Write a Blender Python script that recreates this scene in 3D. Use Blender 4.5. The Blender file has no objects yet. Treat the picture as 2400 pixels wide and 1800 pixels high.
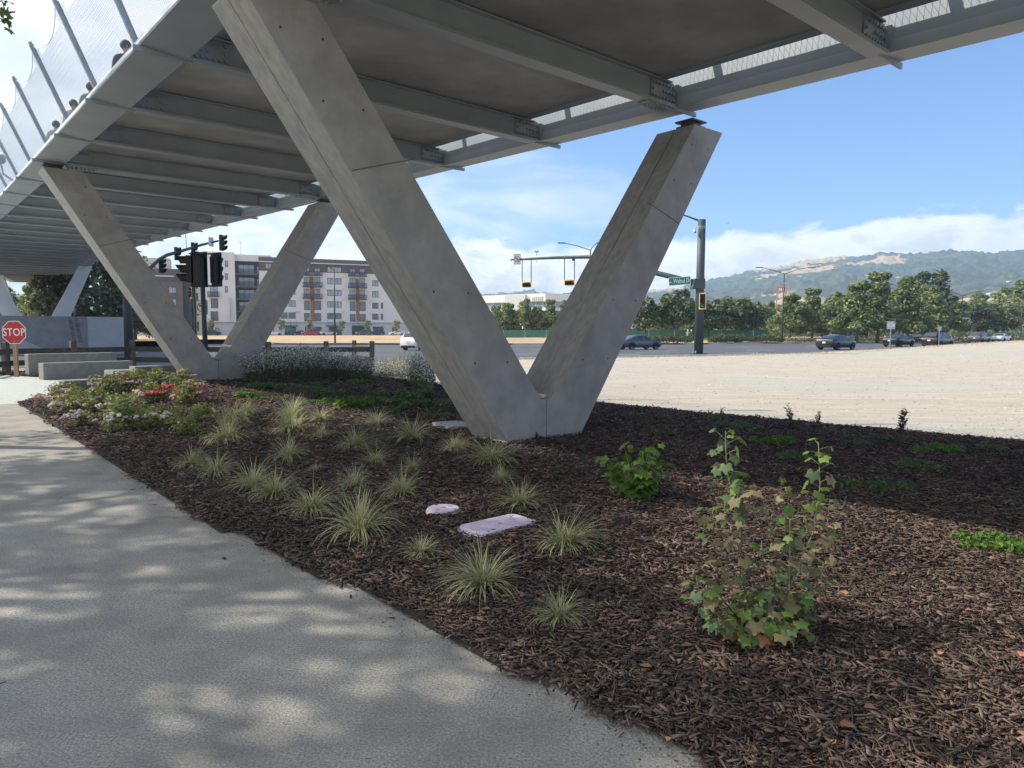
import bpy, bmesh, math, random
import numpy as np
from mathutils import Vector, Matrix, noise as mnoise

S = bpy.context.scene
C = S.collection
R = math.radians
rng = np.random.default_rng(7)
rnd = random.Random(5)

# ------------------------------------------------------------------ camera
FPX, HZ, EYE = 1664.0, 778.0, 1.6
PITCH = math.atan((900 - HZ) / FPX)
cd = bpy.data.cameras.new('camera')
cam = bpy.data.objects.new('camera', cd); C.objects.link(cam)
cd.sensor_width = 36; cd.lens = 36 * FPX / 2400
cd.clip_start = 0.05; cd.clip_end = 12000
cam.location = (0, 0, EYE); cam.rotation_euler = (math.pi / 2 - PITCH, 0, 0)
S.camera = cam

# ------------------------------------------------------------------ light
SUN_EL, SUN_DIR = R(41.6), Vector((-0.985, 0.17, 0)).normalized()     # towards the sun, on the ground plane
sl = bpy.data.lights.new('sun', 'SUN'); sun = bpy.data.objects.new('sun', sl); C.objects.link(sun)
sl.energy = 3.6; sl.angle = R(0.53); sl.color = (1.0, 0.93, 0.82)
tosun = Vector((SUN_DIR.x * math.cos(SUN_EL), SUN_DIR.y * math.cos(SUN_EL), math.sin(SUN_EL)))
sun.rotation_euler = tosun.to_track_quat('Z', 'Y').to_euler()
sun.location = tosun * 60

S.view_settings.view_transform = 'Standard'
S.view_settings.look = 'None'
S.view_settings.exposure = 0.82
S.view_settings.gamma = 1.0
S.view_settings.use_curve_mapping = False
S.cycles.max_bounces = 8; S.cycles.diffuse_bounces = 4; S.cycles.glossy_bounces = 3
S.cycles.transparent_max_bounces = 12; S.cycles.volume_bounces = 1
S.cycles.use_denoising = True
S.cycles.sample_clamp_indirect = 6

W = bpy.data.worlds.new('World'); S.world = W; W.use_nodes = True

def build_world():
    nt = W.node_tree; N = nt.nodes; N.clear(); K = nt.links
    def n(t, **kw):
        o = N.new(t)
        for k, v in kw.items(): setattr(o, k, v)
        return o
    def math_(op, a, b=None, clamp=False):
        o = n('ShaderNodeMath', operation=op, use_clamp=clamp)
        for i, x in enumerate((a, b)):
            if x is None: continue
            if isinstance(x, (int, float)): o.inputs[i].default_value = x
            else: K.new(x, o.inputs[i])
        return o.outputs[0]
    def smooth(x, a, b):
        o = n('ShaderNodeMapRange', interpolation_type='SMOOTHSTEP')
        K.new(x, o.inputs[0]); o.inputs[1].default_value = a; o.inputs[2].default_value = b
        return o.outputs[0]
    out = n('ShaderNodeOutputWorld'); bg = n('ShaderNodeBackground')
    sky = n('ShaderNodeTexSky', sky_type='NISHITA', sun_disc=False, sun_elevation=SUN_EL,
            sun_rotation=math.atan2(SUN_DIR.x, SUN_DIR.y), air_density=1.0, dust_density=0.1, ozone_density=2.2, altitude=100)
    tc = n('ShaderNodeTexCoord'); sep = n('ShaderNodeSeparateXYZ'); K.new(tc.outputs['Generated'], sep.inputs[0])
    x, y, z = sep.outputs
    # flat cloud layer: direction projected on a plane overhead
    den = math_('ADD', math_('MAXIMUM', z, 0.0), 0.16)
    cx = math_('DIVIDE', x, den); cy = math_('DIVIDE', y, den)
    cmb = n('ShaderNodeCombineXYZ'); K.new(cx, cmb.inputs[0]); K.new(cy, cmb.inputs[1])
    def nz(vec, scale, det, dist=0.0, rough=0.55):
        o = n('ShaderNodeTexNoise'); K.new(vec, o.inputs['Vector'])
        o.inputs['Scale'].default_value = scale; o.inputs['Detail'].default_value = det
        o.inputs['Roughness'].default_value = rough; o.inputs['Distortion'].default_value = dist
        return o.outputs['Fac']
    n1 = nz(cmb.outputs[0], 0.9, 7, 0.3)
    n2 = nz(cmb.outputs[0], 3.2, 6, 0.2)
    side = smooth(x, 0.10, -0.46)                                   # cloudier towards the left half of the sky
    dens = math_('ADD', math_('ADD', math_('MULTIPLY', n1, 1.0), math_('MULTIPLY', n2, 0.22)), math_('MULTIPLY', side, 0.44))
    dens = math_('SUBTRACT', dens, math_('MULTIPLY', smooth(x, 0.12, 0.42), 0.3))
    dens = math_('ADD', dens, math_('MULTIPLY', smooth(y, 0.15, -0.5), 0.12))  # more cloud behind the camera, added for a neutral ambient light
    cloud = smooth(dens, 0.60, 0.90)
    # low bank over the hills
    mp = n('ShaderNodeMapping'); K.new(tc.outputs['Generated'], mp.inputs[0]); mp.inputs['Scale'].default_value = (1, 1, 2.2)
    b1 = nz(mp.outputs[0], 15.0, 8, 0.3, 0.6)
    b2 = nz(mp.outputs[0], 2.2, 3, 0.0)
    top = math_('ADD', math_('ADD', 0.126, math_('MULTIPLY', math_('SUBTRACT', b1, 0.5), 0.085)), math_('MULTIPLY', math_('SUBTRACT', b2, 0.5), 0.05))
    top = math_('ADD', top, math_('MULTIPLY', smooth(x, 0.25, 0.75), 0.020))
    bank = smooth(math_('SUBTRACT', top, z), -0.004, 0.012)
    wisps = math_('MULTIPLY', smooth(nz(mp.outputs[0], 3.6, 6, 0.8, 0.6), 0.46, 0.72), math_('MULTIPLY', smooth(z, 0.36, 0.14), smooth(z, 0.06, 0.14)))
    wisps = math_('MULTIPLY', wisps, math_('MULTIPLY', smooth(x, 0.32, -0.02), 0.7))
    cloud = math_('MAXIMUM', cloud, wisps)
    shade = nz(mp.outputs[0], 15.0, 7, 0.7, 0.6)
    cr = n('ShaderNodeMix', data_type='RGBA'); K.new(math_('ADD', math_('MULTIPLY', smooth(shade, 0.36, 0.62), 0.62), math_('MULTIPLY', smooth(math_('SUBTRACT', top, z), 0.075, 0.0), 0.40), True), cr.inputs['Factor'])
    cr.inputs['A'].default_value = (4.9, 5.05, 5.4, 1); cr.inputs['B'].default_value = (8.9, 8.9, 8.9, 1)
    cl = n('ShaderNodeMix', data_type='RGBA'); K.new(smooth(n2, 0.3, 0.66), cl.inputs['Factor'])
    cl.inputs['A'].default_value = (5.6, 6.0, 6.8, 1); cl.inputs['B'].default_value = (8.0, 8.05, 8.1, 1)
    tint = n('ShaderNodeMix', data_type='RGBA', blend_type='MULTIPLY'); tint.inputs['Factor'].default_value = 1.0
    K.new(sky.outputs[0], tint.inputs['A']); tint.inputs['B'].default_value = (0.70, 0.92, 1.22, 1)
    m1 = n('ShaderNodeMix', data_type='RGBA'); K.new(cloud, m1.inputs['Factor']); K.new(tint.outputs['Result'], m1.inputs['A']); K.new(cl.outputs['Result'], m1.inputs['B'])
    m2 = n('ShaderNodeMix', data_type='RGBA'); K.new(bank, m2.inputs['Factor']); K.new(m1.outputs['Result'], m2.inputs['A']); K.new(cr.outputs['Result'], m2.inputs['B'])
    K.new(m2.outputs['Result'], bg.inputs[0]); bg.inputs[1].default_value = 0.092
    K.new(bg.outputs[0], out.inputs[0])
build_world()

# ------------------------------------------------------------------ helpers
def ray(px, py):
    x = (px - 1200) / FPX; u = -(py - 900) / FPX
    return Vector((x, math.cos(PITCH) + u * math.sin(PITCH), -math.sin(PITCH) + u * math.cos(PITCH)))
EYEV = Vector((0, 0, EYE))
def G(px, py, z=0.0):
    d = ray(px, py); return EYEV + d * ((z - EYE) / d.z)
def D(px, py, Y):
    d = ray(px, py); return EYEV + d * (Y / d.y)
def sm(x, a, b):
    t = min(1, max(0, (x - a) / (b - a))); return t * t * (3 - 2 * t)

class MB:
    def __init__(s): s.v = []; s.f = []
    def add(s, vs, fs, M=None):
        o = len(s.v)
        for p in vs: s.v.append(tuple(M @ Vector(p)) if M is not None else tuple(p))
        for f in fs: s.f.append(tuple(i + o for i in f))
        return s
    def box(s, c, size, M=None):
        x, y, z = (a / 2 for a in size); X, Y, Z = c
        vs = [(X - x, Y - y, Z - z), (X + x, Y - y, Z - z), (X + x, Y + y, Z - z), (X - x, Y + y, Z - z),
              (X - x, Y - y, Z + z), (X + x, Y - y, Z + z), (X + x, Y + y, Z + z), (X - x, Y + y, Z + z)]
        return s.add(vs, [(3, 2, 1, 0), (4, 5, 6, 7), (0, 1, 5, 4), (1, 2, 6, 5), (2, 3, 7, 6), (3, 0, 4, 7)], M)
    def bx(s, x0, x1, y0, y1, z0, z1, M=None):
        return s.box(((x0 + x1) / 2, (y0 + y1) / 2, (z0 + z1) / 2), (x1 - x0, y1 - y0, z1 - z0), M)
    def tube(s, pts, rad, n=8, M=None, caps=True):
        pts = [Vector(p) for p in pts]
        if not isinstance(rad, (list, tuple)): rad = [rad] * len(pts)
        rings = []
        for i, p in enumerate(pts):
            t = (pts[min(i + 1, len(pts) - 1)] - pts[max(i - 1, 0)]).normalized()
            a = t.orthogonal().normalized() if i == 0 else (a - t * a.dot(t)).normalized()
            b = t.cross(a)
            rings.append([p + (a * math.cos(2 * math.pi * k / n) + b * math.sin(2 * math.pi * k / n)) * rad[i] for k in range(n)])
        vs = [q for r_ in rings for q in r_]; fs = []
        for i in range(len(pts) - 1):
            for k in range(n):
                fs.append((i * n + k, i * n + (k + 1) % n, (i + 1) * n + (k + 1) % n, (i + 1) * n + k))
        if caps:
            fs.append(tuple(reversed(range(n)))); fs.append(tuple((len(pts) - 1) * n + k for k in range(n)))
        return s.add(vs, fs, M)
    def cyl(s, p0, p1, r, n=10, r1=None, M=None):
        return s.tube([p0, p1], [r, r if r1 is None else r1], n, M)
    def ball(s, c, r, nu=10, nv=6, sc=(1, 1, 1), M=None):
        vs = []; fs = []
        for j in range(nv + 1):
            th = math.pi * j / nv
            for i in range(nu):
                ph = 2 * math.pi * i / nu
                vs.append((c[0] + r * sc[0] * math.sin(th) * math.cos(ph), c[1] + r * sc[1] * math.sin(th) * math.sin(ph), c[2] + r * sc[2] * math.cos(th)))
        for j in range(nv):
            for i in range(nu):
                fs.append((j * nu + i, (j + 1) * nu + i, (j + 1) * nu + (i + 1) % nu, j * nu + (i + 1) % nu))
        return s.add(vs, fs, M)
    def prism(s, poly, f0, f1, M=None):
        """poly: list of 2D points; f0,f1: map a 2D point to 3D for the two caps"""
        n = len(poly)
        vs = [f0(p) for p in poly] + [f1(p) for p in poly]
        fs = [tuple(range(n)), tuple(reversed(range(n, 2 * n)))]
        for i in range(n): fs.append((i, i + n, (i + 1) % n + n, (i + 1) % n))
        return s.add(vs, fs, M)
    def quad(s, a, b, c, d, M=None): return s.add([a, b, c, d], [(0, 1, 2, 3)], M)
    def mesh(s, name, smooth=False):
        me = bpy.data.meshes.new(name); me.from_pydata(s.v, [], s.f); me.validate()
        bm = bmesh.new(); bm.from_mesh(me); bmesh.ops.recalc_face_normals(bm, faces=bm.faces)
        if smooth:
            for f in bm.faces: f.smooth = True
        bm.to_mesh(me); bm.free()
        return me

def tag(o, label=None, cat=None, group=None, kind=None):
    for k, v in (('label', label), ('category', cat), ('group', group), ('kind', kind)):
        if v: o[k] = v
    return o
def put(name, me, mat, parent=None, kind=None, label=None, loc=None, bevel=0.0, cat=None, group=None):
    if mat is not None and not me.materials: me.materials.append(mat)
    o = bpy.data.objects.new(name, me); C.objects.link(o)
    if parent is not None: o.parent = parent
    if loc is not None: o.location = loc
    if bevel:
        b = o.modifiers.new('bevel', 'BEVEL'); b.width = bevel; b.segments = 2; b.limit_method = 'ANGLE'; b.angle_limit = R(40)
    return tag(o, label, cat, group, kind)
def part(name, mb, mat, parent=None, smooth=False, **kw):
    return put(name, mb.mesh(name, smooth), mat, parent, **kw)
def thing(name, label, cat, loc=(0, 0, 0), rz=0.0, group=None):
    o = bpy.data.objects.new(name, None); C.objects.link(o); o.empty_display_size = 0.3
    o.location = loc; o.rotation_euler = (0, 0, rz)
    return tag(o, label, cat, group)
def dup(o, parent=None):
    c = o.copy(); C.objects.link(c)
    if parent is not None: c.parent = parent
    for ch in list(o.children): dup(ch, c)
    return c
def np_mesh(name, V, F, smooth=False):
    me = bpy.data.meshes.new(name); V = np.asarray(V, np.float32); F = np.asarray(F, np.int32)
    k = F.shape[1]
    me.vertices.add(len(V)); me.vertices.foreach_set('co', V.ravel())
    me.loops.add(F.size); me.loops.foreach_set('vertex_index', F.ravel())
    me.polygons.add(len(F)); me.polygons.foreach_set('loop_start', np.arange(0, F.size, k, dtype=np.int32))
    me.polygons.foreach_set('loop_total', np.full(len(F), k, np.int32))
    if smooth: me.polygons.foreach_set('use_smooth', np.ones(len(F), bool))
    me.update(calc_edges=True); me.validate()
    return me
def text(name, body, size, mat, parent, M, extrude=0.003, sx=1.0, kind=None, align='CENTER', space=1.0):
    cu = bpy.data.curves.new(name, 'FONT'); cu.body = body; cu.size = size; cu.extrude = extrude
    cu.align_x = align; cu.align_y = 'CENTER'; cu.space_character = space; cu.resolution_u = 3
    cu.materials.append(mat)
    tmp = bpy.data.objects.new(name, cu); C.objects.link(tmp); dg = bpy.context.evaluated_depsgraph_get()
    me = bpy.data.meshes.new_from_object(tmp.evaluated_get(dg)); me.name = name; bpy.data.objects.remove(tmp)
    if not me.materials: me.materials.append(mat)
    o = bpy.data.objects.new(name, me); C.objects.link(o); o.parent = parent
    o.matrix_local = M @ Matrix.Diagonal((sx, 1, 1, 1))
    return tag(o, kind=kind)
def frame(origin, xax, zax=(0, 0, 1)):
    x = Vector(xax).normalized(); z = Vector(zax); z = (z - x * z.dot(x)).normalized(); y = z.cross(x)
    M = Matrix((x, y, z)).transposed().to_4x4(); M.translation = Vector(origin); return M

# ------------------------------------------------------------------ materials
def srgb(r, g, b):
    f = lambda c: (c / 255 / 12.92) if c <= 10.3 else ((c / 255 + 0.055) / 1.055) ** 2.4
    return (f(r), f(g), f(b), 1)
def mk(name, c1, c2=None, scale=4.0, rough=0.7, bump=0.0, bscale=None, metal=0.0, c3=None, scale3=0.6, amt3=0.5, det=6, coord='Object',
       stretch=(1, 1, 1), island=0.0, spec=0.4, trans=None, lo=0.35, hi=0.65, bdist=0.02, coat=0.0, vor=0.0):
    m = bpy.data.materials.new(name); m.use_nodes = True; nt = m.node_tree; N = nt.nodes; K = nt.links
    b = N['Principled BSDF']; b.inputs['Roughness'].default_value = rough; b.inputs['Metallic'].default_value = metal
    b.inputs['Specular IOR Level'].default_value = spec
    if coat: b.inputs['Coat Weight'].default_value = coat; b.inputs['Coat Roughness'].default_value = 0.08
    c1 = tuple(c1[:3]) + (1,)
    if c2 is None and not bump and not island:
        b.inputs['Base Color'].default_value = c1
        if not c3: return m
    if coord == 'World':
        g = N.new('ShaderNodeNewGeometry'); src = g.outputs['Position']
    else:
        t = N.new('ShaderNodeTexCoord'); src = t.outputs['Object']
    mp = N.new('ShaderNodeMapping'); K.new(src, mp.inputs[0]); mp.inputs['Scale'].default_value = stretch
    def noise(s, d=det):
        o = N.new('ShaderNodeTexNoise'); K.new(mp.outputs[0], o.inputs['Vector']); o.inputs['Scale'].default_value = s
        o.inputs['Detail'].default_value = d; o.inputs['Roughness'].default_value = 0.6; return o.outputs['Fac']
    def mapr(x, a, c, t0=0.0, t1=1.0):
        o = N.new('ShaderNodeMapRange'); K.new(x, o.inputs[0]); o.inputs[1].default_value = a; o.inputs[2].default_value = c
        o.inputs[3].default_value = t0; o.inputs[4].default_value = t1; return o.outputs[0]
    def mix(f, a, c, blend='MIX'):
        o = N.new('ShaderNodeMix'); o.data_type = 'RGBA'; o.blend_type = blend
        if isinstance(f, float): o.inputs['Factor'].default_value = f
        else: K.new(f, o.inputs['Factor'])
        for s_, v in (('A', a), ('B', c)):
            if isinstance(v, tuple): o.inputs[s_].default_value = tuple(v[:3]) + (1,)
            else: K.new(v, o.inputs[s_])
        return o.outputs['Result']
    col = c1
    if c2 is not None: col = mix(mapr(noise(scale), lo, hi), c1, c2)
    if c3 is not None: col = mix(mapr(noise(scale3, 4), 0.42, 0.68, 0.0, amt3), col, c3)
    if island:
        g2 = N.new('ShaderNodeNewGeometry'); rv = g2.outputs['Random Per Island']
        hv = N.new('ShaderNodeHueSaturation')
        hv.inputs['Fac'].default_value = 1.0
        K.new(mapr(rv, 0, 1, 1 - island, 1 + island), hv.inputs['Value'])
        if isinstance(col, tuple): hv.inputs['Color'].default_value = col
        else: K.new(col, hv.inputs['Color'])
        hm = N.new('ShaderNodeMath'); hm.operation = 'FRACT'; mm = N.new('ShaderNodeMath'); mm.operation = 'MULTIPLY'; mm.inputs[1].default_value = 7.31
        K.new(rv, mm.inputs[0]); K.new(mm.outputs[0], hm.inputs[0])
        K.new(mapr(hm.outputs[0], 0, 1, 0.5 - 0.03 * min(1, island), 0.5 + 0.03 * min(1, island)), hv.inputs['Hue'])
        col = hv.outputs[0]
    if isinstance(col, tuple): b.inputs['Base Color'].default_value = tuple(col[:3]) + (1,)
    else: K.new(col, b.inputs['Base Color'])
    if bump:
        bn = N.new('ShaderNodeBump'); bn.inputs['Strength'].default_value = bump; bn.inputs['Distance'].default_value = bdist
        h = noise(bscale or scale * 4, 8)
        if vor:
            vo = N.new('ShaderNodeTexVoronoi'); K.new(mp.outputs[0], vo.inputs['Vector']); vo.inputs['Scale'].default_value = vor
            ad = N.new('ShaderNodeMath'); ad.operation = 'ADD'; K.new(h, ad.inputs[0]); K.new(vo.outputs['Distance'], ad.inputs[1]); h = ad.outputs[0]
        K.new(h, bn.inputs['Height']); K.new(bn.outputs[0], b.inputs['Normal'])
    if trans:
        out = N['Material Output']; tr = N.new('ShaderNodeBsdfTranslucent'); ms = N.new('ShaderNodeMixShader'); ms.inputs[0].default_value = trans
        if isinstance(col, tuple): tr.inputs[0].default_value = col
        else: K.new(col, tr.inputs[0])
        K.new(b.outputs[0], ms.inputs[1]); K.new(tr.outputs[0], ms.inputs[2]); K.new(ms.outputs[0], out.inputs[0])
    return m
M = {}
M['concrete'] = mk('pier_concrete', (0.37, 0.36, 0.335), (0.455, 0.44, 0.41), 3.4, 0.92, 0.45, 40, c3=(0.25, 0.245, 0.23), scale3=1.6, amt3=0.5, spec=0.25, coord='World', bdist=0.01)
M['joint'] = mk('joint_stain', (0.13, 0.125, 0.12), (0.2, 0.195, 0.185), 12, 0.9, coord='World')
M['concrete_wood'] = mk('board_marked_concrete', (0.32, 0.315, 0.295), (0.43, 0.42, 0.39), 9, 0.9, 0.6, 26, spec=0.25, coord='World', stretch=(1, 1, 0.12), bdist=0.012)
M['soffit'] = mk('deck_soffit_concrete', (0.36, 0.36, 0.36), (0.48, 0.48, 0.48), 1.6, 0.85, 0.15, 20, c3=(0.24, 0.24, 0.24), scale3=0.5, amt3=0.6, coord='World', stretch=(1, 1, 1))
M['steel'] = mk('painted_bridge_steel', (0.32, 0.365, 0.41), (0.37, 0.415, 0.455), 1.5, 0.42, 0.05, 30, coord='World', spec=0.45)
M['steel_dk'] = mk('bearing_steel', (0.06, 0.065, 0.075), (0.10, 0.10, 0.11), 6, 0.5)
M['steel_lt'] = mk('pale_steel_leg', (0.55, 0.59, 0.64), (0.62, 0.66, 0.70), 1.2, 0.45, coord='World')
M['post'] = mk('galvanised_post', (0.36, 0.40, 0.43), (0.46, 0.5, 0.52), 6, 0.45, metal=0.3)
M['wire'] = mk('wire_mesh', (0.42, 0.45, 0.48), rough=0.4, metal=0.4)
M['plinth'] = mk('plinth_shaded_concrete', (0.22, 0.23, 0.245), (0.29, 0.30, 0.32), 1.4, 0.7, 0.1, 20, coord='World')  # darker tone for the shaded front, shade put into the colour
M['plinth_lit'] = mk('plinth_lit_concrete', (0.40, 0.41, 0.42), (0.47, 0.48, 0.49), 1.4, 0.8, coord='World')  # paler copy of the same concrete, sunlight put into the colour
M['path'] = mk('path_concrete', (0.225, 0.212, 0.185), (0.53, 0.505, 0.445), 85, 0.95, 1.0, 90, c3=(0.21, 0.20, 0.18), scale3=1.4, amt3=0.7, spec=0.2, coord='World', bdist=0.008, det=9)
M['plaza'] = mk('plaza_concrete', (0.42, 0.45, 0.42), (0.52, 0.54, 0.5), 8, 0.9, 0.4, 60, coord='World')
M['mulch'] = mk('mulch_soil', (0.035, 0.025, 0.021), (0.07, 0.05, 0.04), 40, 0.95, 1.0, 60, coord='World', bdist=0.03)
M['chip'] = mk('bark_chip', (0.088, 0.060, 0.047), (0.17, 0.118, 0.092), 30, 0.8, c3=(0.065, 0.047, 0.039), scale3=0.7, amt3=0.8, island=0.8, coord='World', spec=0.3)
M['chip_lt'] = mk('pale_wood_chip', (0.20, 0.14, 0.10), (0.3, 0.22, 0.16), 30, 0.85, island=0.4, coord='World')
M['dirt'] = mk('pale_gravel_dirt', (0.43, 0.37, 0.28), (0.56, 0.49, 0.385), 2.2, 0.95, 0.7, 26, c3=(0.44, 0.42, 0.38), scale3=0.09, amt3=0.9, coord='World', stretch=(0.3, 1.3, 1), bdist=0.05, det=10)
M['verge'] = mk('dry_verge', (0.46, 0.34, 0.19), (0.55, 0.44, 0.25), 0.8, 0.95, 0.4, 6, c3=(0.42, 0.25, 0.15), scale3=0.09, amt3=0.8, coord='World', bdist=0.1)
M['ground'] = mk('dry_ground', (0.25, 0.22, 0.14), (0.35, 0.30, 0.19), 0.05, 0.95, coord='World')
M['asphalt'] = mk('asphalt', (0.075, 0.08, 0.09), (0.105, 0.11, 0.12), 0.5, 0.85, 0.2, 30, c3=(0.14, 0.145, 0.155), scale3=0.07, amt3=0.5, coord='World', stretch=(0.3, 1, 1))
M['kerb'] = mk('kerb_concrete', (0.45, 0.44, 0.41), (0.54, 0.52, 0.48), 1.5, 0.9, coord='World')
M['paint'] = mk('road_paint', (0.62, 0.62, 0.6), (0.74, 0.74, 0.72), 4, 0.7, coord='World')
M['bench'] = mk('bench_concrete', (0.20, 0.205, 0.185), (0.26, 0.26, 0.235), 5, 0.85, 0.2, 40, coord='World')
M['timber'] = mk('weathered_timber', (0.075, 0.062, 0.052), (0.15, 0.125, 0.105), 14, 0.9, 0.5, 30, stretch=(1, 1, 0.2))
M['rail'] = mk('dark_stained_rail', (0.045, 0.042, 0.042), (0.085, 0.078, 0.072), 8, 0.85, 0.3, 24, stretch=(0.2, 1, 1))
M['woodpost'] = mk('bare_wood_post', (0.36, 0.21, 0.11), (0.45, 0.28, 0.16), 20, 0.8, stretch=(1, 1, 0.15))
M['red'] = mk('stop_red', (0.42, 0.015, 0.03), (0.47, 0.025, 0.04), 3, 0.4)
M['white'] = mk('sign_white', (0.78, 0.78, 0.76), rough=0.45)
M['black'] = mk('black_plastic', (0.012, 0.014, 0.018), (0.022, 0.025, 0.032), 5, 0.5)
M['inkblack'] = mk('sign_black', (0.02, 0.02, 0.02), rough=0.5)
M['signred'] = mk('sign_red', (0.45, 0.03, 0.05), rough=0.5)
M['signgreen'] = mk('sign_green', (0.0, 0.20, 0.11), (0.005, 0.23, 0.13), 3, 0.4)
M['polegreen'] = mk('dark_green_pole', (0.042, 0.062, 0.07), (0.06, 0.083, 0.092), 1.5, 0.5, stretch=(1, 1, 0.3))
M['poledark'] = mk('dark_pole', (0.028, 0.045, 0.045), (0.04, 0.06, 0.06), 2, 0.5)
M['yellow'] = mk('signal_yellow', (0.85, 0.50, 0.04), (0.88, 0.55, 0.06), 3, 0.5)
M['lensdark'] = mk('signal_lens', (0.03, 0.03, 0.035), rough=0.2)
M['lensgreen'] = mk('green_lens', (0.05, 0.5, 0.42), rough=0.2)
M['lensred'] = mk('red_lens', (0.6, 0.02, 0.02), rough=0.2)
M['purple'] = mk('purple_lid', (0.70, 0.58, 0.69), (0.80, 0.70, 0.78), 9, 0.8, 0.2, 60, c3=(0.46, 0.34, 0.48), scale3=11, amt3=0.7, spec=0.2)
M['hole'] = mk('lid_mark', (0.08, 0.05, 0.09), rough=0.8)
def leafmat(name, a, b, island=0.4, trans=0.35, rough=0.55, scale=2.0, **kw):
    return mk(name, a, b, scale, rough, island=island, trans=trans, spec=0.35, **kw)
M['leaf_tree'] = leafmat('street_tree_leaf', (0.14, 0.185, 0.07), (0.26, 0.31, 0.13), 0.45, 0.3, scale=0.5)
M['leaf_light'] = leafmat('pale_tree_leaf', (0.19, 0.24, 0.085), (0.30, 0.34, 0.15), 0.4, 0.35, scale=0.5)
M['leaf_dark'] = leafmat('dark_tree_leaf', (0.065, 0.10, 0.055), (0.125, 0.165, 0.085), 0.5, 0.2, scale=0.5)
M['leaf_oak'] = leafmat('oak_leaf', (0.065, 0.09, 0.05), (0.13, 0.155, 0.095), 0.5, 0.25, scale=0.7)
M['leaf_plane'] = leafmat('plane_leaf', (0.10, 0.15, 0.035), (0.16, 0.2, 0.05), 0.4, 0.4)
M['leaf_cream'] = leafmat('flowering_tree_leaf', (0.09, 0.135, 0.055), (0.46, 0.44, 0.32), 0.4, 0.25, scale=1.1, lo=.52, hi=.66)
M['bark'] = mk('tree_bark', (0.11, 0.095, 0.08), (0.19, 0.17, 0.14), 6, 0.9, 0.6, 14, stretch=(1, 1, 0.3))
M['ribes'] = leafmat('currant_leaf', (0.12, 0.22, 0.045), (0.2, 0.31, 0.075), 0.25, 0.4, scale=6)
M['ribes_blue'] = leafmat('mature_currant_leaf', (0.10, 0.17, 0.075), (0.15, 0.22, 0.10), 0.25, 0.35, scale=6)
M['ribes_old'] = leafmat('fading_currant_leaf', (0.19, 0.18, 0.09), (0.31, 0.26, 0.135), 0.3, 0.35, scale=9)
M['ribes_dead'] = leafmat('dry_currant_leaf', (0.40, 0.17, 0.085), (0.5, 0.26, 0.14), 0.25, 0.25, scale=9)
M['ribes_bright'] = leafmat('fresh_currant_leaf', (0.085, 0.19, 0.025), (0.13, 0.26, 0.04), 0.25, 0.4, scale=6)
M['twig'] = mk('currant_stem', (0.10, 0.055, 0.035), (0.17, 0.10, 0.06), 20, 0.8)
M['twig_green'] = mk('green_stem', (0.2, 0.22, 0.1), (0.26, 0.26, 0.13), 20, 0.7)
M['sedge'] = leafmat('variegated_blade', (0.34, 0.36, 0.15), (0.62, 0.59, 0.36), 0.35, 0.3, scale=30)
M['cover'] = leafmat('ground_cover_leaf', (0.085, 0.14, 0.05), (0.14, 0.2, 0.075), 0.4, 0.35, scale=6)
M['cover_bright'] = leafmat('bright_ground_cover_leaf', (0.085, 0.19, 0.025), (0.14, 0.27, 0.04), 0.35, 0.4, scale=6)
M['shrublet'] = leafmat('grey_shrub_leaf', (0.10, 0.125, 0.09), (0.16, 0.18, 0.13), 0.4, 0.2, scale=6)
M['roseleaf'] = leafmat('rose_leaf', (0.16, 0.21, 0.05), (0.32, 0.34, 0.12), 0.45, 0.35, scale=5)
M['pinkpale'] = mk('pale_pink_petal', (0.74, 0.52, 0.50), (0.84, 0.70, 0.64), 20, 0.7, island=0.12, trans=0.25)
M['pinkwhite'] = mk('lilac_white_petal', (0.78, 0.66, 0.63), (0.86, 0.78, 0.73), 20, 0.7, island=0.12, trans=0.25)
M['coral'] = mk('coral_petal', (0.72, 0.16, 0.18), (0.80, 0.32, 0.30), 16, 0.7, island=0.2, trans=0.25)
M['pink'] = mk('pink_petal', (0.68, 0.28, 0.34), (0.74, 0.44, 0.46), 16, 0.7, island=0.2, trans=0.25)
M['gaura'] = leafmat('gaura_foliage', (0.065, 0.09, 0.045), (0.11, 0.135, 0.065), 0.4, 0.2, scale=3)
M['gaura_fl'] = mk('gaura_flower', (0.74, 0.68, 0.65), (0.86, 0.82, 0.79), 10, 0.7, island=0.15, trans=0.3)
M['straw'] = mk('dry_grass_blade', (0.48, 0.40, 0.22), (0.58, 0.5, 0.3), 4, 0.9, island=0.3, coord='World')
M['bushleaf'] = leafmat('bush_leaf', (0.055, 0.09, 0.03), (0.11, 0.15, 0.05), 0.4, 0.3, scale=2)
M['stucco'] = mk('pale_stucco', (0.70, 0.69, 0.67), (0.74, 0.73, 0.71), 0.4, 0.9, coord='World')
M['stucco_side'] = mk('cream_stucco', (0.60, 0.55, 0.47), (0.64, 0.59, 0.5), 0.4, 0.9, coord='World')
M['brick_white'] = mk('pale_brick', (0.56, 0.56, 0.56), (0.64, 0.64, 0.64), 2, 0.9, coord='World', stretch=(0.3, 0.3, 2))
M['brown'] = mk('brown_render', (0.13, 0.105, 0.095), (0.15, 0.125, 0.115), 0.6, 0.9, coord='World')
M['brown_dk'] = mk('dark_brown_recess', (0.055, 0.05, 0.052), (0.075, 0.068, 0.068), 0.6, 0.9, coord='World')
M['rust'] = mk('orange_brown_panel', (0.30, 0.12, 0.06), (0.34, 0.15, 0.075), 0.8, 0.8, coord='World')
M['frame_dk'] = mk('window_frame_dark', (0.035, 0.04, 0.045), rough=0.5)
M['glass'] = mk('dark_glass', (0.05, 0.065, 0.085), (0.10, 0.13, 0.17), 0.5, 0.06, spec=0.9, coord='World')
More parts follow.
